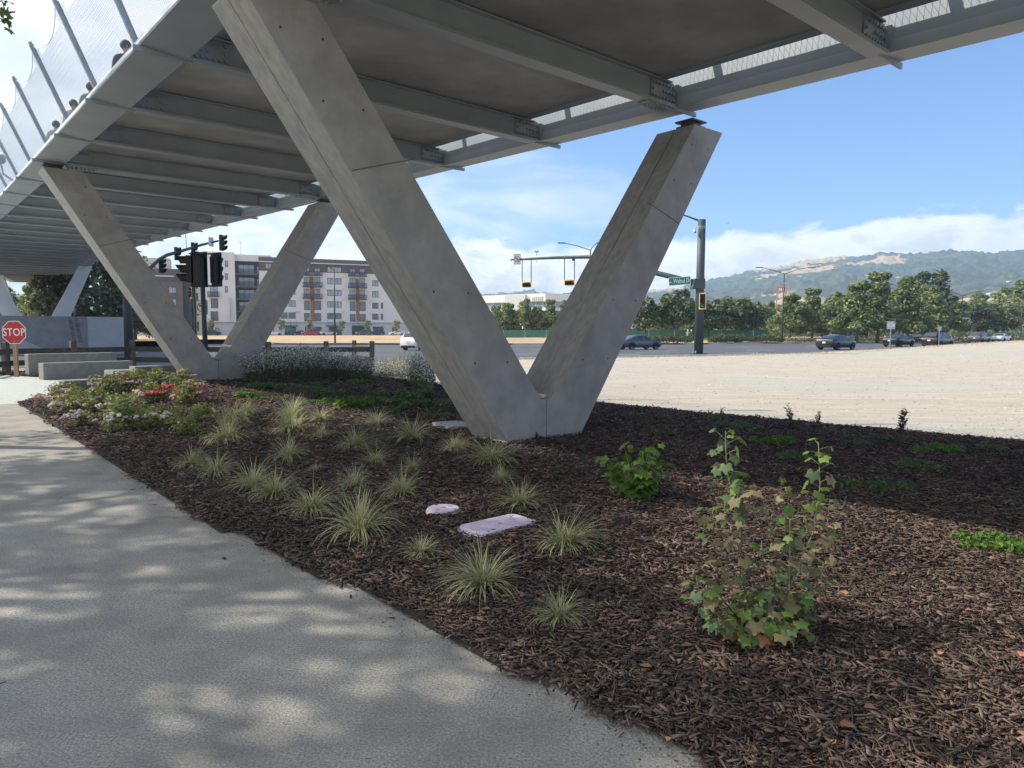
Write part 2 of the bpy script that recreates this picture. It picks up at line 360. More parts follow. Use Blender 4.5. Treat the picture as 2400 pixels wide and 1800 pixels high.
M['glass_sky'] = mk('reflective_glass', (0.20, 0.25, 0.31), (0.32, 0.38, 0.45), 0.7, 0.05, spec=1.0, coord='World')
M['glass_teal'] = mk('teal_glass', (0.10, 0.20, 0.20), (0.28, 0.38, 0.37), 0.25, 0.06, spec=0.9, coord='World')
M['officewhite'] = mk('white_office_panel', (0.78, 0.77, 0.74), (0.82, 0.81, 0.78), 0.2, 0.7, coord='World')
M['offwhite'] = mk('grey_white_panel', (0.60, 0.61, 0.62), rough=0.7)
M['brickred'] = mk('red_clad_tower', (0.40, 0.20, 0.17), (0.45, 0.24, 0.20), 0.5, 0.8, coord='World')
M['netting'] = mk('green_fence_netting', (0.07, 0.21, 0.16), (0.11, 0.26, 0.205), 1.5, 0.9, coord='World', trans=0.2)
M['skin'] = mk('skin', (0.45, 0.27, 0.19), rough=0.6)
M['hair'] = mk('dark_hair', (0.015, 0.012, 0.012), (0.03, 0.025, 0.022), 30, 0.6)
M['tyre'] = mk('tyre_rubber', (0.012, 0.012, 0.013), rough=0.8)
M['rim'] = mk('alloy_rim', (0.55, 0.56, 0.58), rough=0.3, metal=0.7)
M['carglass'] = mk('car_glass', (0.03, 0.04, 0.05), rough=0.05, spec=1.0)
M['plate'] = mk('number_plate', (0.7, 0.7, 0.68), rough=0.5)
M['taillight'] = mk('tail_lamp_red', (0.55, 0.02, 0.03), rough=0.2)
M['headlight'] = mk('head_lamp_clear', (0.75, 0.76, 0.78), rough=0.15)
M['orange'] = mk('cone_orange', (0.75, 0.13, 0.04), rough=0.6)
# ------------------------------------------------------------------ ground and setting
A0 = R(40.4)
BL = Vector((-math.sin(A0), math.cos(A0), 0)); BN = Vector((math.cos(A0), math.sin(A0), 0))      # along / across the bridge
FOOT = Vector((0.146, 9.266, 0.0))
def ln(p): q = Vector(p) - FOOT; return q.dot(BL), q.dot(BN)
def from_ln(l, n, z=0.0): p = FOOT + BL * l + BN * n; return Vector((p.x, p.y, z))
def edge_n(l): return -4.26 + 0.29 * sm(-l, 0.2, 4.6)
def mulch_z(x, y):
    l, n = ln((x, y, 0)); u = max(0.0, n - edge_n(l))
    z = 0.02 + 0.17 * (1 - math.exp(-u / 1.5)) + 0.16 * sm(l, 3, 12) * sm(n, -4, -1.5)
    nc = 4.45 - 0.07 * max(-8, min(8, l))
    z -= 0.55 * sm(n, nc, nc + 2.6) + 0.03 * sm(n, nc - 1.5, nc + .3)
    z += 0.025 * mnoise.noise((x * 0.9, y * 0.9, 3.1)) * min(1, u)
    return z
RA = Vector((0.3, 43.0, 0)); RD = Vector((0.906, 0.423, 0)).normalized(); RN = Vector((-RD.y, RD.x, 0))   # the avenue
def dirt_z(x, y):
    q = Vector((x, y, 0)) - RA; s, d = q.dot(RD), q.dot(RN)
    z = -0.24 + 0.25 * sm(d, -30, -3) + 0.85 * sm(s, 20, 56) * sm(d, -40, -6)
    z -= 0.10 * sm(d, -2.2, 0) if s < 18 else 0
    if x < -4: z = min(z, -0.05 - 0.2 * sm(-x, 4, 6))
    return z + 0.02 * mnoise.noise((x * 0.35, y * 0.35, 1.0))
def on_surface(px, py, fz):
    p = G(px, py, 0.1)
    for _ in range(12): p = G(px, py, fz(p.x, p.y))
    return p
def om(px, py): return on_surface(px, py, mulch_z)

def sheet(name, pts, z, mat, **kw):
    mb = MB(); mb.add([(p[0], p[1], z) for p in pts], [tuple(range(len(pts)))])
    return part(name, mb, mat, kind=kw.pop('kind', 'structure'), **kw)
def grid_mesh(name, xs, ys, fz, mat, keep=None, kind='structure', to=lambda a, b: (a, b)):
    V = []; idx = {}
    for i, a in enumerate(xs):
        for j, b in enumerate(ys):
            x, y = to(a, b); idx[i, j] = len(V); V.append((x, y, fz(x, y)))
    F = []
    for i in range(len(xs) - 1):
        for j in range(len(ys) - 1):
            if keep is None or keep((xs[i] + xs[i + 1]) / 2, (ys[j] + ys[j + 1]) / 2):
                F.append((idx[i, j], idx[i + 1, j], idx[i + 1, j + 1], idx[i, j + 1]))
    o = put(name, np_mesh(name, V, F, True), mat, kind=kind)
    return o
arange = lambda a, b, s: [a + s * i for i in range(int(round((b - a) / s)) + 1)]

sheet('ground', [(-2600, -300), (2600, -300), (2600, 3040), (-2600, 3040)], -0.9, M['ground'])
# path and plaza (one level slab with its edge towards the planting bed and the kerb)
edge = [(3.2, -1.2), (1.9, 0.9), (0.64, 2.56), (-0.08, 3.35), (-1.25, 4.62), (-2.8, 6.2), (-5.05, 8.78), (-8.2, 12.5), (-10.92, 15.72)]
edge_in = [(e[0] + 0.5, e[1] + 0.45) for e in edge]
sheet('path', [(-14, -6), (7, -6)] + edge_in[:-1] + [(-10.5, 16.2), (-24, 8)], 0.0, M['path'])
sheet('plaza', [(-10.5, 16.2), (-9.6, 21.5), (-5.6, 33.0), (-8, 35.0), (-17, 34.2), (-26, 25.5), (-60, 0), (-24, 8)], -0.004, M['plaza'])
def road_pt(s, d, z=0.0): p = RA + RD * s + RN * d; return (p.x, p.y, z)
sheet('road', [(-140, -60), (-24, 22), (-24, 26), (-17.4, 34.6), (-8.5, 35.6), (-4, 37.2), (-1.5, 40), road_pt(0, -.4), road_pt(220, -.4), road_pt(220, 95), (-30, 140), (-200, 140)], -0.12, M['asphalt'])
grid_mesh('dirt_lot', arange(-14, 118, 1.5), arange(-46, 0, 1.0), dirt_z, M['dirt'], to=lambda s, d: road_pt(s, d)[:2])
# mulch bed
def bed_keep(l, n):
    if n < edge_n(l) - .02: return False
    return l < 12.4 or n > -4.2 + (l - 12.4) * 0.62
grid_mesh('mulch_bed', arange(-15, 26, 0.25), arange(-4.29, 8.0, 0.12), mulch_z, M['mulch'], keep=bed_keep, to=lambda l, n: from_ln(l, n)[:2])
sheet('mulch_patch', [(-19.6, 26.8), (-16.9, 25.2), (-16.4, 25.9), (-16.8, 27.8), (-22, 28.2)], 0.03, M['mulch'])
def kerb(name, pts, z0, z1, w=0.16):
    mb = MB()
    for a, b in zip(pts, pts[1:]):
        a = Vector((a[0], a[1], 0)); b = Vector((b[0], b[1], 0)); d = (b - a).normalized(); q = Vector((-d.y, d.x, 0)) * w
        vs = [a, b, b + q, a + q]
        mb.prism([(v.x, v.y) for v in vs], lambda p: (p[0], p[1], z0), lambda p: (p[0], p[1], z1))
    return part(name, mb, M['kerb'], kind='structure')
kerb('kerb', [(-26.2, 25.4), (-17.1, 34.4), (-8.4, 35.2), (-3.9, 36.9), (-1.4, 39.7), road_pt(0.2, -.2)], -0.2, 0.012)
kerb('kerb', [road_pt(0.2, -.2), road_pt(110, -.2)], -0.2, 0.05)
# beyond the avenue
FAR = [(-150, 40), (-35.0, 62.0), (-40, 90), (-33, 95.5), (0, 96.5), (20, 98), (52, 112.5), (96, 131), (240, 192)]
kerb('kerb', FAR, -0.2, 0.03, -0.4)
grid_mesh('verge', arange(-140, 260, 4.0), arange(60, 330, 2.5), lambda x, y: 0.0 if False else (
    min(0.06 + 0.55 * sm(y - np.interp(x, [f[0] for f in FAR], [f[1] for f in FAR]), 2, 12), 0.61) + 0.1 * mnoise.noise((x * .15, y * .15, 0))),
    M['verge'], keep=lambda x, y: y > np.interp(x, [f[0] for f in FAR], [f[1] for f in FAR]) - .2 and not (-40 < x < -30 and y < 94))
sidewalk = sheet('sidewalk', [(-70, 95.9), (-33, 95.9), (0, 96.9), (0, 98.9), (-33, 98.2), (-70, 98.2)], 0.16, M['kerb'])
for i, (d, s0, n, gap) in enumerate([(6.5, 10, 7, 12), (10.5, 4, 9, 12), (14.5, 8, 9, 12), (22, 12, 8, 12), (27, 6, 8, 12)]):
    mb = MB()
    for k in range(n):
        a = s0 + k * gap
        mb.add([road_pt(a, d, -.114), road_pt(a + 3.6, d, -.114), road_pt(a + 3.6, d + .2, -.114), road_pt(a, d + .2, -.114)], [(0, 1, 2, 3)])
    part('lane_marking', mb, M['paint'], kind='structure')
mb = MB()
for (a, b, w) in [((-16.5, 36.6), (-3, 39.6), .35), ((-29, 28.6), (-17, 38.0), .25), ((-29, 33.6), (-14, 41.2), .2), ((-14, 41.2), (-9.5, 43.5), .3)]:
    a = Vector(a + (-.114,)); b = Vector(b + (-.114,)); d = (b - a).normalized(); q = Vector((-d.y, d.x, 0)) * w
    mb.quad(a, b, b + q, a + q)
part('road_line', mb, M['paint'], kind='structure')

# hills: real distances, ridge heights by bearing
RIDGE = [(-1500, 640), (-200, 690), (700, 692), (1125, 690), (1240, 684), (1330, 690), (1470, 688), (1560, 680), (1650, 664), (1760, 640), (1830, 624), (1900, 612), (1960, 606),
         (2000, 606), (2060, 597), (2130, 604), (2200, 594), (2300, 594), (2400, 584), (2600, 566), (3200, 520), (4400, 600)]
def build_hills():
    az = np.concatenate([np.linspace(-0.75, -0.12, 60), np.linspace(-0.11, 0.70, 640), np.linspace(0.71, 0.95, 30)]); rr = np.linspace(0, 1, 130)
    V = []
    for a in az:
        px = 1200 + FPX * math.tan(a)
        py = np.interp(px, [q[0] for q in RIDGE], [q[1] for q in RIDGE])
        top = (HZ - py) / FPX * math.cos(a)
        for t in rr:
            dist = 700 + 2300 * t
            prof = max(0, (t ** 1.35))
            e = top * 3000 * prof
            x, y = dist * math.sin(a), dist * math.cos(a)
            k = min(1, t * 2.2) * (1 - t * .35)
            e += k * (26 * mnoise.noise((x * .0032, y * .0032, 0)) + 14 * mnoise.noise((x * .009, y * .009, 5))) * (0.35 + top * 5)
            e += min(1, t * 4) * 17 * (abs(mnoise.noise((x * .018, y * .018, 9))) + abs(mnoise.noise((x * .05, y * .05, 2))) * .8 - .2)
            V.append((x, y, max(e, 0) - 0.5 - (1 - min(1, t * 8)) * 1.2))
    n = len(rr); F = [(i * n + j, (i + 1) * n + j, (i + 1) * n + j + 1, i * n + j + 1) for i in range(len(az) - 1) for j in range(n - 1)]
    m = mk('hill_cover', (0.010, 0.018, 0.010), (0.095, 0.11, 0.055), 0.022, 0.95, coord='World', det=8)
    nt = m.node_tree; N = nt.nodes; K = nt.links
    b = N['Principled BSDF']; old = b.inputs['Base Color'].links[0].from_socket
    g = N.new('ShaderNodeNewGeometry'); no = N.new('ShaderNodeTexNoise'); mp = N.new('ShaderNodeMapping'); mp.inputs['Scale'].default_value = (1, 1.0, 2.2)
    K.new(g.outputs['Position'], mp.inputs[0]); K.new(mp.outputs[0], no.inputs['Vector'])
    no.inputs['Scale'].default_value = 0.0026; no.inputs['Detail'].default_value = 5; no.inputs['Distortion'].default_value = 0.4
    sep = N.new('ShaderNodeSeparateXYZ'); K.new(g.outputs['Position'], sep.inputs[0])
    hz = N.new('ShaderNodeMapRange'); K.new(sep.outputs[2], hz.inputs[0]); hz.inputs[1].default_value = 120; hz.inputs[2].default_value = 330; hz.inputs[3].default_value = -0.02; hz.inputs[4].default_value = 0.10
    ad = N.new('ShaderNodeMath'); ad.operation = 'ADD'; K.new(no.outputs['Fac'], ad.inputs[0]); K.new(hz.outputs[0], ad.inputs[1])
    mr = N.new('ShaderNodeMapRange'); K.new(ad.outputs[0], mr.inputs[0]); mr.inputs[1].default_value = 0.585; mr.inputs[2].default_value = 0.60
    mx = N.new('ShaderNodeMix'); mx.data_type = 'RGBA'; K.new(mr.outputs[0], mx.inputs['Factor']); K.new(old, mx.inputs['A']); mx.inputs['B'].default_value = (0.46, 0.335, 0.19, 1)
    K.new(mx.outputs['Result'], b.inputs['Base Color'])
    put('hills', np_mesh('hills', V, F, True), m, kind='structure')
build_hills()

# ------------------------------------------------------------------ the footbridge
N0 = -0.15                                                       # deck centre line from the pier centre line
def zb(l):
    return 5.0 + 0.032 * min(l, 45) + (0.032 * 25 * (1 - math.exp(-(l - 45) / 25)) if l > 45 else 0)
RC = 300.0
def bridge_frame(l):
    """matrix whose x is across (to the right), y along, z up; origin on the centre line at girder underside"""
    if l <= 26: p = FOOT + BL * l + BN * N0; th = 0.0
    else:
        th = (l - 26) / RC
        p = FOOT + BL * 26 + BN * N0 + BL * (RC * math.sin(th)) + BN * (RC * (1 - math.cos(th)))
    y = BL * math.cos(th) + BN * math.sin(th); x = BN * math.cos(th) - BL * math.sin(th)
    s = (zb(l + .5) - zb(l - .5)); y = (y + Vector((0, 0, s))).normalized(); z = x.cross(y)
    Mx = Matrix((x, y, z)).transposed().to_4x4(); Mx.translation = Vector((p.x, p.y, zb(l))); return Mx
BAY = 3.05; LS = [-0.1 + BAY * k for k in range(-7, 30)]
bridge = thing('pedestrian_bridge', 'long pale grey steel footbridge on V piers crossing above the road', 'bridge')
def at_l(o, l): o.matrix_local = bridge_frame(l); return o

def girder(sgn):
    ring = [(3.05, 0.0), (3.6, 0.05), (3.61, 0.07), (3.2, 0.70), (3.12, 0.72), (3.09, 0.16)]
    V = []; F = []; n = len(ring)
    ls = [LS[0] + i * (LS[-1] - LS[0]) / 72 for i in range(73)]
    for l in ls:
        Mx = bridge_frame(l)
        for m_, z_ in ring: V.append(tuple(Mx @ Vector((sgn * m_, 0, z_))))
    for i in range(len(ls) - 1):
        for k in range(n): F.append((i * n + k, i * n + (k + 1) % n, (i + 1) * n + (k + 1) % n, (i + 1) * n + k))
    mb = MB(); mb.add(V, F + [tuple(range(n)), tuple((len(ls) - 1) * n + k for k in range(n))])
    return part('girder', mb, M['steel'], bridge)
girder(-1); girder(1)
# crossbeam master
def beam_mesh(bolted=False):
    mb = MB()
    mb.bx(-3.10, 3.10, -0.012, 0.012, 0.02, 0.325)                 # web
    mb.bx(-2.97, 2.97, -0.115, 0.115, -0.022, 0.0 - 0.003)
    for s in (-1, 1): mb.bx(min(s * 2.971, s * 3.67), max(s * 2.971, s * 3.67), -0.016, 0.016, -0.022, 0.045)   # narrow fin under the girder
    mb.bx(-3.04, 3.04, -0.114, 0.114, -0.003, 0.02)
    mb.bx(-2.95, 2.95, -0.09, 0.09, 0.325, 0.345)                   # top flange
    for s in (-1, 1):
        mb.bx(s * 3.075 - .012, s * 3.075 + .012, -0.11, -0.0125, 0.0205, 0.323)
        mb.bx(s * 3.075 - .012, s * 3.075 + .012, 0.0125, 0.11, 0.0205, 0.323)
    return mb.mesh('crossbeam')
def gusset_mesh(s):
    mb = MB()
    poly = [(s * 2.52, 0.05), (s * 3.058, 0.05), (s * 3.058, 0.345), (s * 2.52, 0.318)]
    for y0, y1 in ((-0.032, -0.013), (0.013, 0.032)):
        mb.prism(poly, lambda p: (p[0], y0, p[1]), lambda p: (p[0], y1, p[1]))
    return mb.mesh('gusset_plate')
def bolts_mesh(under=False):
    mb = MB()
    spots = []
    for s in (-1, 1):
        for i in range(7):
            for z_ in (0.085, 0.18, 0.275):
                if z_ == 0.18 and i in (1, 2): continue
                spots.append((s * (2.56 + i * 0.078), z_))
    for x_, z_ in spots:
        for sy in (-1, 1): mb.cyl((x_, sy * 0.032, z_), (x_, sy * 0.066, z_), 0.023, 6)
    if under:
        for s in (-1, 1):
            mb.bx(s * 2.72 - .3, s * 2.72 + .3, -0.13, 0.13, -0.04, -0.0221)
            for i in range(7):
                for yy in (-0.09, 0.09): mb.cyl((s * (2.46 + i * .085), yy, -0.041), (s * (2.46 + i * .085), yy, -0.072), 0.02, 6)
    return mb.mesh('bolts')
bm_beam = beam_mesh(); bm_g = [gusset_mesh(-1), gusset_mesh(1)]; bm_bolts = bolts_mesh(); bm_bolts2 = bolts_mesh(True)
for i, l in enumerate(LS):
    o = at_l(put('crossbeam', bm_beam, M['steel'], bridge), l)
    if l < 44:
        for g in bm_g: put('gusset_plate', g, M['steel'], o)
        put('bolts', bm_bolts2 if abs(l % 12.2 - 12.1) < .2 else bm_bolts, M['steel'], o, kind='stuff')
# deck slab, one precast panel per bay
mb = MB(); mb.bx(-2.78, 2.78, 0.035, BAY - 0.035, 0.365, 0.60); slab = mb.mesh('deck_panel')
lips = []
for s in (-1, 1):
    mb = MB(); mb.prism([(s * 2.66, .346), (s * 2.82, .346), (s * 2.82, .66), (s * 2.80, .66), (s * 2.80, .3645), (s * 2.66, .3645)], lambda p: (p[0], 0.0, p[1]), lambda p: (p[0], BAY - .004, p[1])); lips.append(mb.mesh('deck_edge'))
for l in LS[:-1]:
    at_l(put('deck_panel', slab, M['soffit'], bridge), l); [at_l(put('deck_edge', q, M['steel'], bridge), l) for q in lips]
# railing posts and wire mesh, leaning outwards
PB, PT = (2.87, 0.52), (3.66, 2.30)
def fence_mesh(s, cell=0.078):
    """mesh between two posts; top edge sags; local frame of the bay"""
    mb = MB(); h = Vector((PT[0] - PB[0], PT[1] - PB[1])); H_ = h.length; h.normalize()
    P = lambda a, t: Vector((s * (PB[0] + h.x * t), a, PB[1] + h.y * t))
    sag = lambda a: H_ - 0.02 - 0.30 * (1 - ((a / BAY) * 2 - 1) ** 2)
    sl_ = 2.1
    w = 0.0020
    for sg in (-1, 1):
        a0 = -H_ / sl_ if sg > 0 else 0.0
        a = a0
        while a < BAY + (H_ / sl_ if sg < 0 else 0):
            pts = []
            for k in range(13):
                t = H_ * k / 12; u = a + sg * t / sl_
                if 0.0 <= u <= BAY and t <= sag(u): pts.append(P(u, t))
            if len(pts) >= 2: mb.tube([pts[0], pts[-1]], w, 3, caps=False)
            a += cell
    cab = [P(BAY * k / 14, sag(BAY * k / 14)) for k in range(15)]
    mb.tube(cab, 0.007, 5)
    mb.tube([P(0, 0.02), P(BAY, 0.02)], 0.007, 5)
    return mb.mesh('mesh_panel')
def post_mesh(s):
    mb = MB(); a = Vector((s * (PB[0] - .02), 0, PB[1] - 0.1)); b = Vector((s * PT[0], 0, PT[1]))
    d = (b - a).normalized(); Mx = frame(a, d, (0, 1, 0)); L_ = (b - a).length
    mb.bx(0, L_, -0.04, 0.04, -0.012, 0.012, Mx); mb.bx(0, L_, 0.034, 0.046, -0.03, 0.03, Mx); mb.bx(0, L_, -0.046, -0.034, -0.03, 0.03, Mx)
    mb.bx(L_ - .02, L_ + .06, -0.03, 0.03, -0.035, -0.02, Mx); mb.bx(L_ - .02, L_ + .06, -0.03, 0.03, 0.02, 0.035, Mx)
    return mb.mesh('fence_post')
for s in (-1, 1):
    pm = post_mesh(s); fm = fence_mesh(s)
    for i, l in enumerate(LS[:-6]):
        at_l(put('fence_post', pm, M['post'], bridge), l - 0.55)
        o = at_l(put('mesh_panel', fm, M['wire'], bridge, kind='stuff'), l - 0.55)
# small floodlight clamped on the railing, further along
fl = thing('floodlight', 'white cylindrical floodlight on a bracket at the bridge railing', 'floodlight')
fl.matrix_local = bridge_frame(18.2)
mb = MB(); mb.cyl((-3.72, -0.28, 0.86), (-3.66, 0.2, 1.02), 0.13, 14); part('lamp_body', mb, M['offwhite'], fl, True)
mb = MB(); mb.cyl((-3.722, -0.30, 0.853), (-3.72, -0.282, 0.859), 0.115, 14); part('lens', mb, M['glass_sky'], fl)
mb = MB(); mb.tube([(-3.3, .1, .3), (-3.62, .25, .55), (-3.66, .3, .85), (-3.66, .16, 1.0)], .03, 6); part('bracket', mb, M['post'], fl)

# ------------------------------------------------------------------ concrete V piers
def v_pier(l0, c, zf, ht, label, first):
    """two leaning arms meeting at the foot; the front face looks back along the bridge"""
    z1 = zb(l0) - 0.13
    t = thing('concrete_pier', label, 'bridge pier', tuple(from_ln(l0, c, zf)), 0, 'concrete V piers under the bridge')
    ox = t.location
    wl = math.hypot(1, 1)
    h = z1 - zf
    for s in (-1, 1):
        poly = [(0.004, -0.4), (0.62, -0.4), (0.68, 0.02), (ht, h), (ht - 0.77, h), (0.10, 0.52), (0.004, 0.52)]
        inn = [(0.004, -0.4), (0.605, -0.4), (0.664, 0.02), (ht - 0.016, h - .01), (ht - 0.754, h - .01), (0.116, 0.545), (0.004, 0.535)]
        def at(p, d):
            q = BN * (s * p[0]) + BL * d; return (q.x, q.y, p[1])
        mb = MB()
        for pl, a, b in ((poly, -0.10, 0.26), (inn, 0.26, 0.275), (poly, 0.275, 0.65)):
            mb.prism(pl, lambda p: at(p, a), lambda p: at(p, b))
        o = part('arm', mb, M['concrete'], t, bevel=0.022)
        o.data.materials.append(M['concrete_wood'])
        for f in o.data.polygons:                                  # board-marked narrow faces
            if abs(f.normal.dot(BL)) < 0.5: f.material_index = 1
        # horizontal construction joints
        mb = MB()
        zj = h * 0.66
        x0 = 0.68 + (ht - 0.68) * (zj / h); x1 = 0.10 + (ht - 0.77 - 0.10) * ((zj - 0.52) / (h - 0.52))
        pj = [(x0 - .03, zj), (x0 - .02, zj + 0.014), (x1 + .03, zj + 0.014 + .24), (x1 + .03, zj + .24)]
        mb.prism(pj, lambda p: at(p, -0.1018), lambda p: at(p, -0.099)); part('construction_joint', mb, M['joint'], t)
        mb = MB()                                                  # form tie holes on the front face
        for f_ in (.22, .40, .80, .93):
            zt_ = h * f_; xa = 0.68 + (ht - 0.68) * f_; xb = 0.10 + (ht - 0.87) * max(0, (zt_ - 0.52) / (h - 0.52))
            for q_ in (.22, .78):
                c_ = at((xa + (xb - xa) * q_, zt_), -0.1); d_ = at((xa + (xb - xa) * q_, zt_), -0.1015); mb.cyl(c_, d_, .014, 10)
        part('tie_hole', mb, M['hole'], t, kind='stuff')
        # bearing
        bx0 = s * 3.32 + (N0 - c) ; cx = max(min(abs(bx0), ht - .22), ht - .6)
        Mx = frame(BN * (s * cx) + BL * 0.1 + Vector((0, 0, h)), BN)
        mb = MB(); mb.bx(-.17, .17, -.16, .16, 0.001, 0.022, Mx); mb.bx(-.11, .11, -.11, .11, 0.022, 0.08, Mx); mb.bx(-.19, .19, -.17, .17, 0.08, 0.105, Mx)
        part('bearing', mb, M['steel_dk'], t)
    return t
v_pier(0.0, 0.33, 0.19, 3.95, 'nearest V shaped concrete pier rising from the dark mulch bed', True)
v_pier(12.1, 0.02, 0.34, 3.66, 'second V shaped concrete pier behind the pink rose bed', False)

# steel V legs on a long concrete plinth across the near lanes
def steel_pier(l0, label, plinth=True, zt=2.86):
    Mx = bridge_frame(l0); x = Vector(Mx.col[0][:3]); y = Vector(Mx.col[1][:3]); y.z = 0; y.normalize(); base = Vector(Mx.translation); top = base.z; base.z = -0.12
    t = thing('steel_pier', label, 'bridge pier', tuple(base), 0)
    for s in (-1, 1):
        a = x * (s * 1.5) + Vector((0, 0, zt)); b = x * (s * 3.3) + Vector((0, 0, top + 0.12 - 0.02))
        mb = MB()
        def sec(p, wx, wy): return [p - x * wx - y * wy, p + x * wx - y * wy, p + x * wx + y * wy, p - x * wx + y * wy]
        vs = sec(a, .62, .55) + sec(b, .45, .4)
        mb.add(vs, [(3, 2, 1, 0), (4, 5, 6, 7), (0, 1, 5, 4), (1, 2, 6, 5), (2, 3, 7, 6), (3, 0, 4, 7)])
        part('leg', mb, M['steel_lt'], t, bevel=.02)
    return t, base, x, y
t, base, x, y = steel_pier(58.0, 'pale steel V pier standing on the long concrete plinth')
def build_plinth():
    t = thing('plinth', 'long grey concrete plinth under the pale steel bridge legs', 'plinth', tuple(base))
    f = frame((0, 0, 0), x)
    def P(u, v, z): return tuple(f @ Vector((u, v, z)))
    mb = MB(); mb.prism([(-9, 0), (3.2, 0), (3.2, 2.9), (-9, 2.9)], lambda p: P(p[0], -1.3, p[1]), lambda p: P(p[0], 1.3, p[1])); part('block', mb, M['plinth'], t)
    mb = MB(); mb.prism([(3.204, 0), (6.6, 0), (5.7, 2.9), (3.204, 2.9)], lambda p: P(p[0], -1.3, p[1]), lambda p: P(p[0] * .94 + .18, 1.3, p[1])); part('end_block', mb, M['plinth_lit'], t)
    mb = MB(); mb.prism([(-4.4, 0.0), (1.2, 0.0), (-1.3, 1.3)], lambda p: P(p[0], -1.32, p[1]), lambda p: P(p[0], -1.302, p[1])); part('wedge', mb, M['plinth_lit'], t)
    for k in range(9):
        for c in range(2):
            u, z = 2.05 + c * 0.42 + k * 0.03, 2.75 - k * 0.22
            mb = MB()
            mb.bx(-.09, .09, 0, .02, .05, .075, Matrix.Translation((0, 0, 0))); mb.bx(-.09, -.065, 0, .02, -.07, .05); mb.bx(.065, .09, 0, .02, -.07, .05)
            if (k + c) % 2: mb.bx(-.09, .09, 0, .02, -.095, -.07)
            mb2 = MB(); mb2.add([P(u + v[0], -1.325 + v[1], z + v[2]) for v in mb.v], mb.f); part('mark', mb2, M['hole'], t)
build_plinth()
t2, _b, _x, _y = steel_pier(76.0, 'farthest dark steel bridge leg beyond the concrete plinth', zt=0.0)
# ------------------------------------------------------------------ apartment building
FA0 = Vector((-87.8, 202.0, 0)); FU = Vector((0.928, 0.371, 0)).normalized(); FN = Vector((FU.y, -FU.x, 0))      # facade line and outward normal
def fpt(x5, y5, off=0.0):
    px, py = 400 + 0.2712 * x5, 550 + 0.2712 * y5
    d = ray(px, py); P0 = FA0 + FN * off
    t = (P0 - EYEV).dot(FN) / d.dot(FN); p = EYEV + d * t
    return (p - FA0).dot(FU), p.z
GZ = 0.3
apt = thing('apartment_building', 'pale six storey apartment building with black balconies and brown top floor', 'building', tuple(FA0))
FM = frame((0, 0, 0), FU)            # x along facade, y into the building, z up
def fu(x5, y5=500): return fpt(x5, y5)[0]
def fz(y5, x5=1400): return fpt(x5, y5)[1]
uR = fu(2250); zroof = fz(222, 1600); zband = fz(332, 1500); zled = fz(760, 1500)
uA, uB, uC = fu(285), fu(560), fu(768)
ztower = fz(152, 420); ZB = zroof
def fbox(name, mat, u0, u1, y0, y1, z0, z1, parent=apt, **kw):
    mb = MB(); mb.bx(u0, u1, y0, y1, z0, z1, FM); return part(name, mb, mat, parent, **kw)
fbox('wall', M['stucco'], uC, uR, 0, 16, zled, zband)
fbox('wall', M['stucco'], uA, uB, -1.2, 15, zled, ztower, label='taller pale stair tower at the left end of the facade')
fbox('wall', M['brown_dk'], uB, uC, 2.0, 15.5, zled, fz(228, 660), label='dark recessed bay with stacked balconies')
fbox('wall', M['brown'], uC, uR, -0.12, 16.2, zband + .01, zroof, label='brown top storey')
fbox('wall', M['brick_white'], uA, uR, -0.25, 15.8, -0.5, zled - .01, label='pale brick ground storey')
fbox('ledge', M['offwhite'], uA - .2, uR, -0.75, 0.3, zled, zled + .28)
fbox('cornice', M['offwhite'], uC - .1, uR, -1.0, -0.13, fz(262, 1500), fz(254, 1500))
fbox('cornice', M['stucco'], uB + .01, uC + 3.6, 0.4, 14, fz(228, 660) + .01, fz(172, 660))
# left wing, turned to the sun
WD = Vector((-0.75, 0.66, 0)).normalized()
WM = frame(FU * uA + FN * 1.2, -WD)       # x runs towards the corner
mb = MB(); mb.bx(-15, -0.02, 0.02, 12, -0.5, ztower - .4, WM); part('wall', mb, M['stucco_side'], apt, label='sunlit end wall with narrow windows')
# windows
win_cache = {}
def window_mesh(w, h, nx, ny):
    key = (round(w, 1), round(h, 1), nx, ny)
    if key not in win_cache:
        w, h = key[:2]; fr = MB(); gl = MB(); b = 0.11
        fr.bx(-w / 2, w / 2, -.06, .05, -h / 2, -h / 2 + b); fr.bx(-w / 2, w / 2, -.06, .05, h / 2 - b, h / 2)
        for i in range(nx + 1):
            x = -w / 2 + b / 2 + (w - b) * i / nx; fr.bx(x - b / 2, x + b / 2, -.055, .045, -h / 2 + b, h / 2 - b)
        for j in range(1, ny):
            z = -h / 2 + h * (0.3 if ny == 2 else j / ny); fr.bx(-w / 2 + b, w / 2 - b, -.05, .04, z - b / 2, z + b / 2)
        gl.bx(-w / 2 + .04, w / 2 - .04, -.02, .02, -h / 2 + .04, h / 2 - .04)
        win_cache[key] = (fr.mesh('window'), gl.mesh('pane'), gl.mesh('pane'))
    return win_cache[key]
def window(parent, Mx, w, h, nx=1, ny=1, bright=True, name='window'):
    fr, g1, g2 = window_mesh(w, h, nx, ny)
    o = put(name, fr, M['frame_dk'], parent); o.matrix_local = Mx
    put('pane', g1 if bright else g2, M['glass_sky'] if bright else M['glass'], o)
    return o
def fwin(x0, x1, y0, y1, off=0.0, nx=2, ny=1, bright=None, name='window'):
    u0, z1 = fpt(x0, y0, off); u1, z0 = fpt(x1, y1, off)
    if bright is None: bright = rnd.random() < .6
    Mx = FM @ Matrix.Translation(((u0 + u1) / 2, -off - .02, (z0 + z1) / 2))
    window(apt, Mx, u1 - u0, z1 - z0, nx, ny, bright, name)
